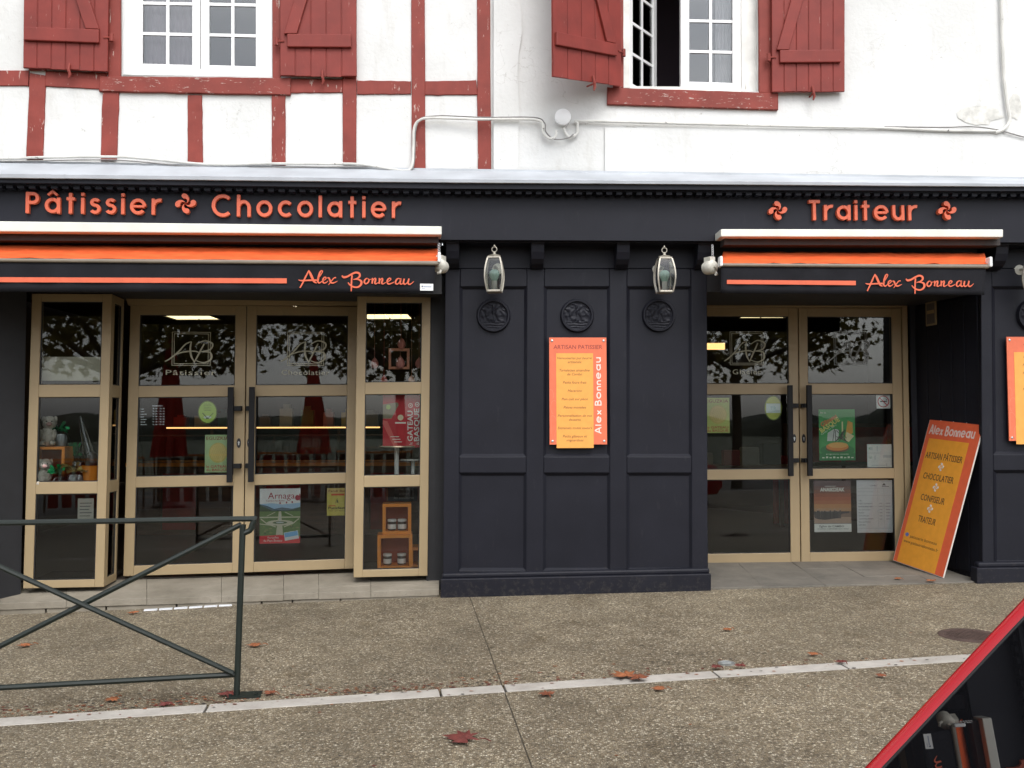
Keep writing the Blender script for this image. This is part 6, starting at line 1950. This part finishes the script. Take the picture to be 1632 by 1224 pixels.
# --- right display window
rs_ = shelf_z(rq, .664) + .011; rb_ = shelf_z(rq, .985) + .011
open_box('display_box', 'upper small open orange box holding two jars in the right display window', bpos(633, .18, rb_ + .285), .235, .25, .2, .026, M_OWOOD)
open_box('display_box', 'lower open orange box holding two jars in the right display window', bpos(630, .18, rb_), .285, .284, .22, .028, M_OWOOD)
open_box('display_box', 'low orange box peeping out at the right edge of the right display window', bpos(668, .24, rb_), .15, .17, .2, .026, M_OWOOD)
jar0 = None
for px, z, lab, sc in ((625, rb_ + .285 + .027, 'left jam jar in the upper orange box', 1.0), (641, rb_ + .285 + .027, 'right jam jar in the upper orange box', 1.0), (618, rb_ + .029, 'left jam jar in the lower orange box', 1.1), (640.5, rb_ + .029, 'right jam jar in the lower orange box', 1.1)):
    p = bpos(px, .16, z)
    if jar0 is None:
        jar0 = thing('jam_jar', lab, 'jar', p, PL.rz, 'jam jars in orange boxes')
        mb = MB(); mb.lathe([(.030, 0), (.035, .006), (.035, .062), (.031, .072)], n=20); part('jar', mb, M_CHOC, jar0, smooth=True)
        mb = MB(); mb.lathe([(.036, .072), (.037, .076), (.037, .088), (.034, .091), (0, .0912)], n=20, cap=False); part('lid', mb, M_WHITE, jar0, smooth=True)
        mb = MB(); mb.lathe([(.0358, .012), (.0358, .05)], n=20, cap=False); part('label', mb, M_WHITE, jar0, smooth=True)
        first = p
    else: copy_tree(jar0, p, PL.rz, lab, 'jam jars in orange boxes')
ks = thing('cake_stand', 'white tiered cake stand in front of the red poster in the right display window', 'cake stand', bpos(638, .17, rs_), PL.rz)
mb = MB(); mb.box(-.15, .16, -.09, .09, 0, .014); part('foot_plate', mb, M_WHITE, ks, bevel=.004)
mb = MB(); mb.tube([(-.03, 0, .014), (-.03, 0, .262)], .019, 14); part('column', mb, M_WHITE, ks, smooth=True)
mb = MB(); mb.tube([(.105, 0, .014), (.105, 0, .15)], .016, 14); part('column', mb, M_WHITE, ks, smooth=True)
mb = MB(); mb.lathe([(.155, 0), (.16, .006), (.155, .012)], (-.02, 0, .262), 32); part('upper_plate', mb, plain('cream_plate', (.55, .46, .33), .5), ks, smooth=True)
mb = MB(); mb.lathe([(.095, 0), (.10, .005), (.095, .01)], (.10, 0, .15), 32); part('lower_plate', mb, M_WHITE, ks, smooth=True)
p = bpos(645, .36, rb_ + .56)
mb = MB(); mb.mat(flat((.03, .03, .03))); mb.box(-.13, .13, 0, .01, 0, .17); mb.mat(flat((.22, .07, .04)))
for q_ in ((-.14, -.125, 0, .17), (.125, .14, 0, .17)): mb.box(q_[0], q_[1], -.004, .012, q_[2], q_[3])
mb.mat(flat((.4, .4, .38)))
for k, s_ in enumerate(['Gâteau', 'cerise noire', 'crème', 'les confitures']): mb.text(s_, .01, .13 - .037 * k, .032, -.001, 'C', .22, shear=.2)
solo('chalkboard', mb, None, 'small dark chalkboard behind the orange boxes in the right display window', 'chalkboard', bpos(642, .34, rb_ + .535), PL.rz)
eg0 = None
for i, (px, py, dep, c, s_) in enumerate(((640, 548, .22, (.60, .20, .16), 1.05), (638, 578, .2, (.62, .24, .2), 1.15), (597, 579, .2, (.6, .22, .18), 1.0), (668, 579, .2, (.6, .22, .18), 1.0), (656, 606, .25, (.62, .28, .16), .9), (612, 606, .25, (.45, .05, .04), .9))):
    q = hit(PL, px, py, OB - dep)
    mb = MB(); mb.lathe([(0, -.045 * s_), (.02 * s_, -.04 * s_), (.033 * s_, -.015 * s_), (.03 * s_, .012 * s_), (.016 * s_, .036 * s_), (0.004, .045 * s_), (.003, .052 * s_)], n=18, cap=False)
    mb.tube([(0, 0, .05 * s_), (0, 0, 2.43 - q.z)], .0012, 4)
    solo('hanging_egg', mb, flat(c), ['topmost coral egg ornament hanging above the orange frame', 'coral egg ornament hanging inside the orange frame', 'coral egg ornament hanging left of the orange frame', 'coral egg ornament hanging right of the orange frame', 'peach egg ornament hanging lowest right under the orange frame', 'dark red egg ornament hanging lowest left under the orange frame'][i], 'ornament', q, 0, 'egg ornaments in the right display window', smooth=True)
q = hit(PL, 636, 572, OB - .23)
fr = thing('picture_frame', 'open orange picture frame hanging in the upper right display pane', 'frame', q, PL.rz)
a = .088
for nm, b_ in (('top_rail', (-a, a, .066, .088)), ('bottom_rail', (-a, a, -.088, -.066)), ('side_rail', (-a, -.066, -.066, .066)), ('side_rail', (.066, a, -.066, .066))):
    mb = MB(); mb.box(b_[0], b_[1], -.02, .02, b_[2], b_[3]); part(nm, mb, plain('coral_frame', (.60, .22, .12), .5), fr, bevel=.002)
mb = MB()
for x in (-.06, .06): mb.tube([(x, 0, .088), (x, 0, 2.43 - q.z)], .0012, 4)
part('hanging_cord', mb, M_CABLE2, fr)

# ------------------------------------------------------------------ barrier on the pavement
fp = G(377, 1110)
bdir = sdir.copy(); bdir.z = 0; bdir.normalize()
bnv = Vector((bdir.y, -bdir.x, 0))
def BP(px, py):
    return hit_plane(px, py, bnv, bnv.dot(fp))
ba = thing('pedestrian_barrier', 'dark green metal barrier with crossed bars in front of the left windows', 'barrier', fp, math.atan2(bdir.y, bdir.x))
def bpart(nm, pts, r, mat=M_GREEN, n=8):
    mb = MB(); mb.tube(pts, r, n); return part(nm, mb, mat, ba, True, smooth=True)
top_r = BP(386, 828)
ptop = BP(387, 836); pbot = fp.copy()
zx = lambda p: Vector((0, 0, p))
bpart('post', [fp - zx(.01), ptop], .0165)
TL0, TRr = BP(0, 833.5), BP(385, 827)
d_ = (TRr - TL0)
Lb = BP(135, 960)
cx_ = (Lb - fp).dot(bdir)
xl_ = 2 * cx_
ext = lambda a, b, u: a + (b - a) * ((u - (a - fp).dot(bdir)) / (b - a).dot(bdir))
e1 = ext(TL0, TRr, xl_)
hook = BP(402, 836)
bpart('top_rail', smooth_path([e1 - bdir * .09 - zx(.06), e1 - bdir * .07 - zx(.01), e1, lerp(e1, TRr, .5), TRr, TRr + bdir * .06 - zx(.006), hook, hook - zx(.03) - bdir * .012, hook - zx(.045) - bdir * .05], 5), .015)
b0, b1 = BP(0, 1096), BP(374, 1075)
bpart('bottom_rail', [ext(b0, b1, xl_), b1], .0145)
c0, c1 = BP(0, 902), BP(372, 1072)
c0x = ext(c0, c1, xl_)
bpart('brace', [c0x + bnv * .012, c1 + bnv * .012], .014)
g0, g1 = BP(0, 1030), BP(384, 836)
bpart('brace', [ext(g0, g1, xl_) - bnv * .012, g1 - bnv * .012], .014)
lp = fp + bdir * xl_; lp.z = gz(lp.x, lp.y)
bpart('post', [lp - zx(.01), e1], .0165)
for c in (fp, lp):
    mb = MB(); M = Matrix.Translation(c + zx(.004)) @ Matrix.Rotation(math.atan2(bdir.y, bdir.x), 4, 'Z')
    mb.box(-.045, .125, -.05, .05, -.003, .006)
    for x in (-.03, .10): mb.lathe([(.009, .006), (.009, .014), (0, .0145)], (x, -.02, 0), 6)
    mb.v = [M @ v for v in mb.v]
    part('foot_plate', mb, M_GREEN, ba, True)

# ------------------------------------------------------------------ ground fittings and fallen leaves
q = G(1546, 1013)
mh = thing('manhole_cover', 'round rusty manhole cover in the pavement near the leaning board', 'manhole cover', q)
r_ = (G(1590, 1013) - q).length
def tilt(o): # lay a ground thing on the sloping pavement
    o.rotation_euler = Vector((0, 0, 1)).rotation_difference(GN.normalized()).to_euler()
    WM[o.name] = Matrix.Translation(o.location) @ o.rotation_euler.to_matrix().to_4x4()
mb = MB(); mb.lathe([(r_ * 1.12, .0015), (r_ * 1.1, .004), (r_ * .93, .004), (r_ * .92, .001)], n=48, cap=False); part('rim', mb, M_IRON, mh, smooth=True)
mb = MB(); mb.lathe([(r_ * .91, .0015), (r_ * .9, .0045), (0, .0046)], n=48, cap=False)
for i in range(-6, 7):
    for k in range(-6, 7):
        x, y = i * r_ * .13, k * r_ * .13
        if math.hypot(x, y) < r_ * .82: mb.box(x - .009, x + .009, y - .004, y + .004, .0046, .008) if (i + k) % 2 else mb.box(x - .004, x + .004, y - .009, y + .009, .0046, .008)
part('lid', mb, M_IRON, mh); tilt(mh)
q = G(1158, 1058)
r_ = (G(1172, 1058) - q).length
vc = thing('valve_cover', 'small round grey valve cover beside the pale stone strip', 'valve cover', q)
mb = MB(); mb.lathe([(r_, .001), (r_, .006), (r_ * .85, .007), (r_ * .8, .005), (0, .0052)], n=32, cap=False); mb.box(-r_ * .5, r_ * .5, -.004, .004, .0052, .008); part('lid', mb, M_STEEL, vc, smooth=True); tilt(vc)
a, b = G(228, 973.5), G(371, 965)
dv = (b - a); L_ = dv.length
dg = thing('drain_grille', 'shiny strip of six metal slots on the ground at the foot of the step', 'drain', a, math.atan2(dv.y, dv.x))
for k in range(6):
    mb = MB(); x0 = L_ * k / 6 + .006; x1 = L_ * (k + 1) / 6 - .006
    sl = dv.z / L_
    mb.hexa([(x0, -.018, .008 + x0 * sl), (x1, -.018, .008 + x1 * sl), (x1, -.018, x1 * sl - .004), (x0, -.018, x0 * sl - .004)], [(x0, .018, .010 + x0 * sl), (x1, .018, .010 + x1 * sl), (x1, .018, x1 * sl - .004), (x0, .018, x0 * sl - .004)])
    part('grille_bar', mb, plain('bright_steel', (.62, .63, .65), .4, .05, 20), dg, bevel=.003)

LEAFP = [(0, -.5), (.08, -.12), (.42, -.28), (.36, -.02), (.62, .14), (.34, .16), (.38, .42), (.16, .30), (0, .72), (-.16, .30), (-.38, .42), (-.34, .16), (-.62, .14), (-.36, -.02), (-.42, -.28), (-.08, -.12)]
LM = [plain('rust_leaf', (.17, .050, .020), .8, .3, 30), plain('orange_leaf', (.24, .080, .028), .8, .3, 30), plain('dark_red_leaf', (.115, .022, .016), .75, .3, 30)]
def leaf(px, py, s_, m, rot, lab, seed, strip=0):
    q = G(px, py)
    mb = MB()
    rr = random.Random(seed)
    n = len(LEAFP)
    ring = [(p[0] * s_, p[1] * s_, .006 + s_ * .10 * rr.uniform(0, 1) * (abs(p[0]) + abs(p[1]))) for p in LEAFP]
    mid = [(p[0] * s_ * .45, p[1] * s_ * .45, .010 + s_ * .05 * rr.uniform(-.3, 1)) for p in LEAFP]
    mb.add(ring + mid + [(0, 0, .012)], [(i, (i + 1) % n, n + (i + 1) % n, n + i) for i in range(n)] + [(n + i, n + (i + 1) % n, 2 * n) for i in range(n)])
    mb.tube([(0, -.45 * s_, .012), (.03 * s_, -.6 * s_, .012), (.05 * s_, -.78 * s_, .006)], .0018, 4)
    o = solo('fallen_leaf', mb, m, lab, 'leaf', q + Vector((0, 0, .002 + strip)), rot, 'fallen leaves on the pavement')
    o.scale = (1.25, 1.25, 1.6)
    return o
leaf(741, 1181, .125, LM[2], 1.2, 'large dark red leaf lying nearest the camera on the pavement', 1)
leaf(997, 1082, .11, LM[1], .6, 'large rust coloured leaf lying across the pale stone strip', 2, .006)
leaf(1018, 1085, .09, LM[0], 2.4, 'brown leaf overlapping the leaf on the stone strip', 3, .008)
leaf(1143, 1068, .05, LM[2], .5, 'small dark leaf at the stone strip left of the valve cover', 4, .006)
leaf(1180, 1066, .05, LM[2], 2.5, 'small dark leaf at the stone strip right of the valve cover', 5, .006)
leaf(408, 1031, .075, LM[1], 1.7, 'orange leaf on the pavement just right of the barrier', 6)
leaf(212, 979, .06, LM[1], .4, 'orange leaf at the step beside the drain strip', 7)
leaf(42, 1031, .07, LM[1], 2.0, 'brown orange leaf seen through the barrier at the far left', 8)
leaf(362, 1110, .07, LM[2], .3, 'dark red leaf at the left of the barrier foot', 9)
leaf(432, 1108, .055, LM[0], 1.1, 'rust leaf at the right end of the barrier foot plate', 10)
leaf(180, 1118, .06, LM[1], 2.7, 'orange leaf under the barrier, left of its post', 11)
leaf(265, 1126, .055, LM[2], 1.0, 'dark leaf under the barrier bottom rail near the stone strip', 12)
leaf(1298, 1046, .05, LM[1], .9, 'small orange leaf behind the stone strip', 13)
leaf(1160, 1006, .05, LM[1], 1.9, 'pale orange leaf in the middle of the pavement', 14)
leaf(872, 1110, .06, LM[0], .2, 'faded leaf in front of the strip beside the pavement joint', 15)
leaf(1052, 1101, .06, LM[1], 1.4, 'orange leaf in front of the strip below the overlapping leaves', 16)
leaf(1432, 927, .05, LM[1], .4, 'orange scrap at the doorstep left of the leaning board', 17, .012)
leaf(1484, 930, .06, LM[1], 2.0, 'orange scrap at the foot of the leaning board', 18, .012)
leaf(1342, 1060, .05, LM[2], .2, 'narrow dark leaf lying on the stone strip joint', 19, .006)
leaf(1405, 1080, .045, LM[0], 2.2, 'faded reddish leaf near the red car', 20)

mb = MB()
rr = random.Random(11)
for i in range(800):
    k = rr.random()
    if k < .55: u = rr.gauss(1.2, 1.1); v = abs(rr.gauss(0, .10)) + .01
    elif k < .8: u = rr.uniform(-.5, 6); v = rr.gauss(0, .06)
    else: u = rr.uniform(-1, 7); v = rr.uniform(-1.5, 2.2)
    x, y = on_strip(u, v)
    if y > -.25: continue
    p = gpt(x, y, .0045 if -sw - .01 < v < .01 else .0015)
    r_ = rr.uniform(.004, .012) * (1 if k < .8 else .7)
    a0 = rr.uniform(0, 6.28)
    mb.mat(rr.choice(LM + [M_EARTH]))
    mb.add([p + Vector((r_ * (1 + .5 * rr.random()) * math.cos(a0 + j * 1.257), r_ * .7 * math.sin(a0 + j * 1.257), .001 + .002 * rr.random())) for j in range(5)], [(0, 1, 2, 3, 4)])
solo('leaf_litter', mb, None, 'crumbled reddish leaf litter scattered along the pale stone strip', 'leaf litter', G(200, 1120), 0, None, True, kind='stuff')

# ------------------------------------------------------------------ plane trees, seen only as reflections in the glass
def tree(label, x, y, th, crown_r, cz, n, seed):
    rr = random.Random(seed)
    z0 = gz(x, y)
    t = thing('plane_tree', label, 'tree', (x, y, z0), 0, 'plane trees behind the viewer')
    mb = MB(); mb.tube([(0, 0, -.1), (.03, .02, th * .5), (0, 0, th)], [.13, .10, .095], 12)
    limbs = []
    for k in range(7):
        a = 2 * math.pi * k / 7 + rr.uniform(-.3, .3)
        e = Vector((math.cos(a) * crown_r * .7, math.sin(a) * crown_r * .7, cz - z0 + rr.uniform(-.3, 1.0)))
        m = Vector((e.x * .45, e.y * .45, th + (e.z - th) * .35))
        mb.tube(smooth_path([(0, 0, th - .1), m, e], 4), [.07, .065, .06, .055, .05, .04, .03, .02, .012], 7)
        limbs.append((m, e))
    part('trunk', mb, M_BARK, t, smooth=True)
    mb = MB()
    for i in range(n):
        m, e = rr.choice(limbs)
        b = lerp(m, e, rr.uniform(.15, 1.15))
        c = b + Vector((rr.gauss(0, .5), rr.gauss(0, .5), rr.gauss(-.1, .42)))
        c.z = max(c.z, 2.25 - z0 + .25 * rr.random() + .12 * abs(c.x))
        s_ = rr.uniform(.10, .19)
        R = Matrix.Rotation(rr.uniform(0, 6.28), 3, 'Z') @ Matrix.Rotation(rr.uniform(.3, 1.6), 3, 'X') @ Matrix.Rotation(rr.uniform(0, 6.28), 3, 'Z')
        mb.add([c + R @ Vector((p[0] * s_, p[1] * s_, .12 * s_ * abs(p[0]))) for p in LEAFP], [tuple(range(len(LEAFP)))])
    part('crown', mb, M_LEAFG, t)
tree('plane tree behind the viewer reflected in the left entrance door', -5.0, -10.8, 2.6, 3.6, 3.7, 3600, 1)
tree('plane tree behind the viewer reflected in the recessed door', 5.9, -10.9, 2.7, 3.2, 3.6, 3000, 2)
tree('plane tree behind the viewer reflected in the right display window', .4, -11.6, 2.7, 3.3, 3.7, 3400, 4)
tree('plane tree beyond the view reflected in the far left glass', -11.5, -10.8, 2.6, 3.0, 3.8, 1500, 3)
# closed terrace parasols and windbreaks behind the viewer, seen in the door glass
for x, y, top, lab in ((-4.1, -10.0, 3.15, 'closed red parasol behind the viewer reflected in the left door leaf'), (-1.45, -10.0, 2.75, 'closed red parasol behind the viewer reflected in the Chocolatier door leaf')):
    z0 = gz(x, y)
    t = thing('closed_parasol', lab, 'parasol', (x, y, z0), 0, 'closed parasols on the terrace behind the viewer')
    mb = MB(); mb.tube([(0, 0, 0), (0, 0, top - z0 + .06)], .022, 10); part('pole', mb, M_STEEL, t, smooth=True)
    mb = MB(); mb.lathe([(.30, 0), (.30, .05), (.06, .09), (.05, .12)], n=24); part('base', mb, M_CBLK, t, smooth=True)
    mb = MB(); vs = []; n = 64; H_ = top - z0
    for k in range(9):
        v = k / 8
        r = lerp(.03, .26, v ** .8)
        for i in range(n):
            a_ = 2 * math.pi * i / n
            f = 1 + .22 * math.cos(a_ * 8 + v) * (.3 + v)
            vs.append((r * f * math.cos(a_), r * f * math.sin(a_), H_ - (H_ - .95) * v))
    mb.add(vs, [(k * n + i, (k + 1) * n + i, (k + 1) * n + (i + 1) % n, k * n + (i + 1) % n) for k in range(8) for i in range(n)])
    part('canopy', mb, plain('parasol_red_cloth', (.60, .045, .028), .8, .2, 8), t, smooth=True)
for i, (xa_, lab) in enumerate(((-6.1, 'far left'), (-4.4, 'left'), (-2.7, 'middle'), (-1.0, 'right'))):
    y = -10.35; z0 = gz(xa_, y)
    t = thing('windbreak', lab + ' red terrace windbreak behind the viewer, reflected in the left doors', 'windbreak', (xa_, y, z0), 0, 'terrace windbreaks behind the viewer')
    for dx in (0, 1.5):
        mb = MB(); mb.tube([(dx, 0, 0), (dx, 0, .98)], .02, 8); part('post', mb, M_WOOD, t)
    mb = MB(); mb.box(-.02, 1.52, -.02, .02, .94, .98); part('rail', mb, M_OWOOD, t)
    mb = MB()
    for k in range(6): mb.box(.05 + .235 * k, .05 + .235 * k + .17, -.006, .006, .08, .92)
    part('slat_infill', mb, M_CURT if i % 2 == 0 else M_WOOD, t, kind='stuff')

# ------------------------------------------------------------------ red car parked close to the camera
P1 = CAM + ray(1632, 950) * (1.6 / _F.y)
P0 = CAM + ray(1375, 1224) * (1.6 / _F.y)
ed = P1 - P0
hd = Vector((ed.x, -.10 * ed.x, 0)).normalized()         # heading of the car
lat = Vector((-hd.y, hd.x, 0))                           # towards the shops
P0 = hit_plane(1375, 1224, lat, lat.dot(P1))
zg = gz(P1.x + 1.5, P1.y - .8)
HWR = .66                                                # half width of the rear glass
org = P1 - lat * (HWR + .0); org.z = zg
car = thing('red_car', 'red parked car with tinted rear window cut off at the lower right corner', 'car', (0, 0, 0), math.atan2(hd.y, hd.x))
slope = (P1 - P0); ux = slope.dot(hd); uz = slope.z
xw = 0; zr = P1.z - zg
f_ = lambda z: (z - zr) * ux / uz                        # rear glass line x(z) with P1 at x = 0
zb0, zt0 = .60, 1.27
RB, RT = (f_(zb0), zb0), (f_(zt0), zt0)
x0 = RB[0] - .16
prof = [(x0 + .10, .20), (x0 + .0, .30), (x0 - .02, .46), (x0 + .04, .60), (RB[0] - .02, zb0 - .015), RB, RT, (RT[0] + .12, zt0 + .035), (RT[0] + .75, zt0 + .06), (RT[0] + 1.35, zt0 + .01), (RT[0] + 2.05, .86), (RT[0] + 2.8, .72), (RT[0] + 3.0, .58), (RT[0] + 3.04, .35), (RT[0] + 2.95, .20)]
wid = [.62, .65, .66, HWR, HWR, HWR, HWR, HWR - .02, .60, .60, .74, .78, .74, .72, .68]
mb = MB()
n = len(prof)
vs = []
for (x, z), w_ in zip(prof, wid): vs += [(x, -w_, z), (x, w_, z)]
# belt line points on the sides
belt = [(x0 + .16, .60, .665), (RT[0] + .30, .80, .80), (RT[0] + .75, .84, .85), (RT[0] + 2.0, .84, .83), (RT[0] + 2.9, .68, .79)]
bi = len(vs)
for x, z, w_ in belt: vs += [(x, -w_, z), (x, w_, z)]
sill = [(x0 + .20, .22, .66), (RT[0] + .6, .2, .83), (RT[0] + 2.0, .2, .83), (RT[0] + 2.92, .22, .76)]
si = len(vs)
for x, z, w_ in sill: vs += [(x, -w_, z), (x, w_, z)]
fs = []
for i in range(n - 1): fs.append((2 * i, 2 * i + 2, 2 * i + 3, 2 * i + 1))
fs.append((2 * n - 2, 0, 1, 2 * n - 1))
for s_ in (0, 1):
    p_ = lambda i: 2 * i + s_
    b_ = lambda i: bi + 2 * i + s_
    l_ = lambda i: si + 2 * i + s_
    side = [(p_(3), p_(4), b_(1), b_(0)), (p_(4), p_(5), b_(1)), (p_(5), p_(6), b_(1)), (p_(6), p_(7), p_(8), b_(2), b_(1)), (p_(8), p_(9), b_(2)), (p_(9), p_(10), b_(3), b_(2)), (p_(10), p_(11), b_(4), b_(3)), (p_(11), p_(12), b_(4)),
            (p_(3), b_(0), p_(2)), (p_(2), b_(0), l_(0), p_(1)), (p_(1), l_(0), p_(0)), (b_(0), b_(1), l_(1), l_(0)), (b_(1), b_(2), l_(1)), (b_(2), b_(3), l_(2), l_(1)), (b_(3), b_(4), l_(3), l_(2)), (p_(12), p_(13), l_(3), b_(4)), (p_(13), p_(14), l_(3)), (p_(0), l_(0), l_(1), l_(2), l_(3), p_(14))]
    fs += [f[::-1] if s_ == 0 else f for f in side]
mb.add(vs, fs)
Mo = Matrix.Translation(org)
car.location = org; WM[car.name] = Matrix.Translation(org) @ Matrix.Rotation(math.atan2(hd.y, hd.x), 4, 'Z')
bd = part('body', mb, M_CARRED, car, bevel=.030, smooth=True, seg=3)
md = bd.modifiers['edge']; md.angle_limit = math.radians(14)
nx = Vector((-(RT[1] - RB[1]), 0, RT[0] - RB[0])).normalized()
# rear glass: gently crowned sheet set a little proud of the tailgate
mb = MB(); vs = []
nu, nv = 16, 8
for k in range(nv + 1):
    for i in range(nu + 1):
        u, v = -1 + 2 * i / nu, k / nv
        x, z = lerp(RB[0], RT[0], .04 + .9 * v), lerp(RB[1], RT[1], .04 + .9 * v)
        y = u * (HWR - .064)
        o_ = .004 + .0 * (1 - u * u)
        vs.append((x + nx.x * o_, y, z + nx.z * o_))
mb.add(vs, [(k * (nu + 1) + i, k * (nu + 1) + i + 1, (k + 1) * (nu + 1) + i + 1, (k + 1) * (nu + 1) + i) for k in range(nv) for i in range(nu)])
part('rear_window', mb, M_CARGL, car)
for s_ in (-1, 1): # rounded pillars framing the rear glass
    mb = MB()
    pth = [(lerp(RB[0], RT[0], u) + nx.x * (-.018 + .004 * math.sin(math.pi * u)), s_ * (HWR - .036), lerp(RB[1], RT[1], u) + nx.z * (-.018 + .004 * math.sin(math.pi * u))) for u in [k / 10 - .02 for k in range(11)]]
    mb.tube(pth, .026, 14); part('rear_pillar', mb, M_CARRED, car, smooth=True)
    mb = MB(); mb.tube([(lerp(RB[0], RT[0], u) + nx.x * .003, s_ * (HWR - .065), lerp(RB[1], RT[1], u) + nx.z * .003) for u in (0.02, .97)], .0035, 6); part('glass_seal', mb, M_CBLK, car)
c_ = lerp(Vector((RB[0], 0, RB[1])), Vector((RT[0], 0, RT[1])), .2) + nx * .02
mb = MB(); d_ = Vector((RT[0] - RB[0], 0, RT[1] - RB[1])).normalized()
mb.tube([c_ + Vector((0, .02, 0)), c_ + d_ * .16 + Vector((0, -.18, 0)), c_ + d_ * .2 + Vector((0, -.5, 0))], .007, 6); part('rear_wiper', mb, M_CBLK, car)
for s_ in (-1, 1):
    w_ = wid
    mb = MB()
    y = s_ * .72
    q = [(RT[0] + .10, s_ * .665, zt0 - .05), (RT[0] + 1.25, s_ * .635, zt0 - .06), (RT[0] + 1.85, s_ * .80, .90), (RT[0] + .34, s_ * .80, .88)]
    cc = Vector((0, s_ * .035, 0))
    mb.add([Vector(p) + cc for p in q], [(0, 1, 2, 3)]); part('side_window', mb, M_CARGL, car)
    mb = MB(); xx = x0 + .02; mb.hexa([(xx + .03, s_ * .44, .58), (xx + .03, s_ * .62, .58), (xx - .01, s_ * .63, .44), (xx - .01, s_ * .46, .44)], [(xx + .2, s_ * .44, .58), (xx + .2, s_ * .64, .58), (xx + .2, s_ * .64, .44), (xx + .2, s_ * .46, .44)])
    part('tail_light', mb, M_TAIL, car, bevel=.01)
    mb = MB(); xx = RT[0] + 2.95; mb.hexa([(xx - .2, s_ * .5, .66), (xx - .25, s_ * .78, .66), (xx - .2, s_ * .79, .55), (xx - .1, s_ * .5, .55)], [(xx + .04, s_ * .5, .64), (xx - .06, s_ * .76, .64), (xx - .04, s_ * .76, .54), (xx + .06, s_ * .5, .54)])
    part('headlight', mb, M_HEAD, car, bevel=.01)
    for wx, wy in ((x0 + .62, .66), (RT[0] + 2.25, .76)):
        mb = MB(); mb.lathe([(.19, -.09), (.29, -.09), (.305, -.06), (.305, .06), (.29, .09), (.19, .09)], (wx, s_ * wy, .305), 28, 'y', cap=False); wl = part('wheel', mb, M_TYRE, car, smooth=True)
        mb = MB(); mb.lathe([(.0, .08 * -s_), (.06, .085 * -s_), (.17, .06 * -s_), (.195, .085 * -s_)], (wx, s_ * wy, .305), 28, 'y', cap=False); part('rim', mb, M_STEEL, wl, smooth=True)
    mb = MB(); mb.hexa([(RT[0] + 1.75, s_ * .83, .98), (RT[0] + 1.85, s_ * .99, .97), (RT[0] + 1.85, s_ * .99, .86), (RT[0] + 1.75, s_ * .83, .87)], [(RT[0] + 1.88, s_ * .83, .97), (RT[0] + 1.92, s_ * .97, .96), (RT[0] + 1.92, s_ * .97, .88), (RT[0] + 1.88, s_ * .83, .88)])
    part('wing_mirror', mb, M_CARRED, car, bevel=.02)
mb = MB(); mb.box(x0 - .05, x0 + .25, -.60, .60, .26, .40); part('rear_bumper', mb, M_CBLK, car, bevel=.03)
mb = MB(); mb.hexa([(RT[0] + 1.42, -.56, zt0 - .05), (RT[0] + 1.42, .56, zt0 - .05), (RT[0] + 2.02, .68, .89), (RT[0] + 2.02, -.68, .89)], [(RT[0] + 1.40, -.56, zt0 - .08), (RT[0] + 1.40, .56, zt0 - .08), (RT[0] + 2.0, .68, .86), (RT[0] + 2.0, -.68, .86)])
mb.v = [v + Vector((.035, 0, .035)) for v in mb.v]
part('windscreen', mb, M_CARGL, car)
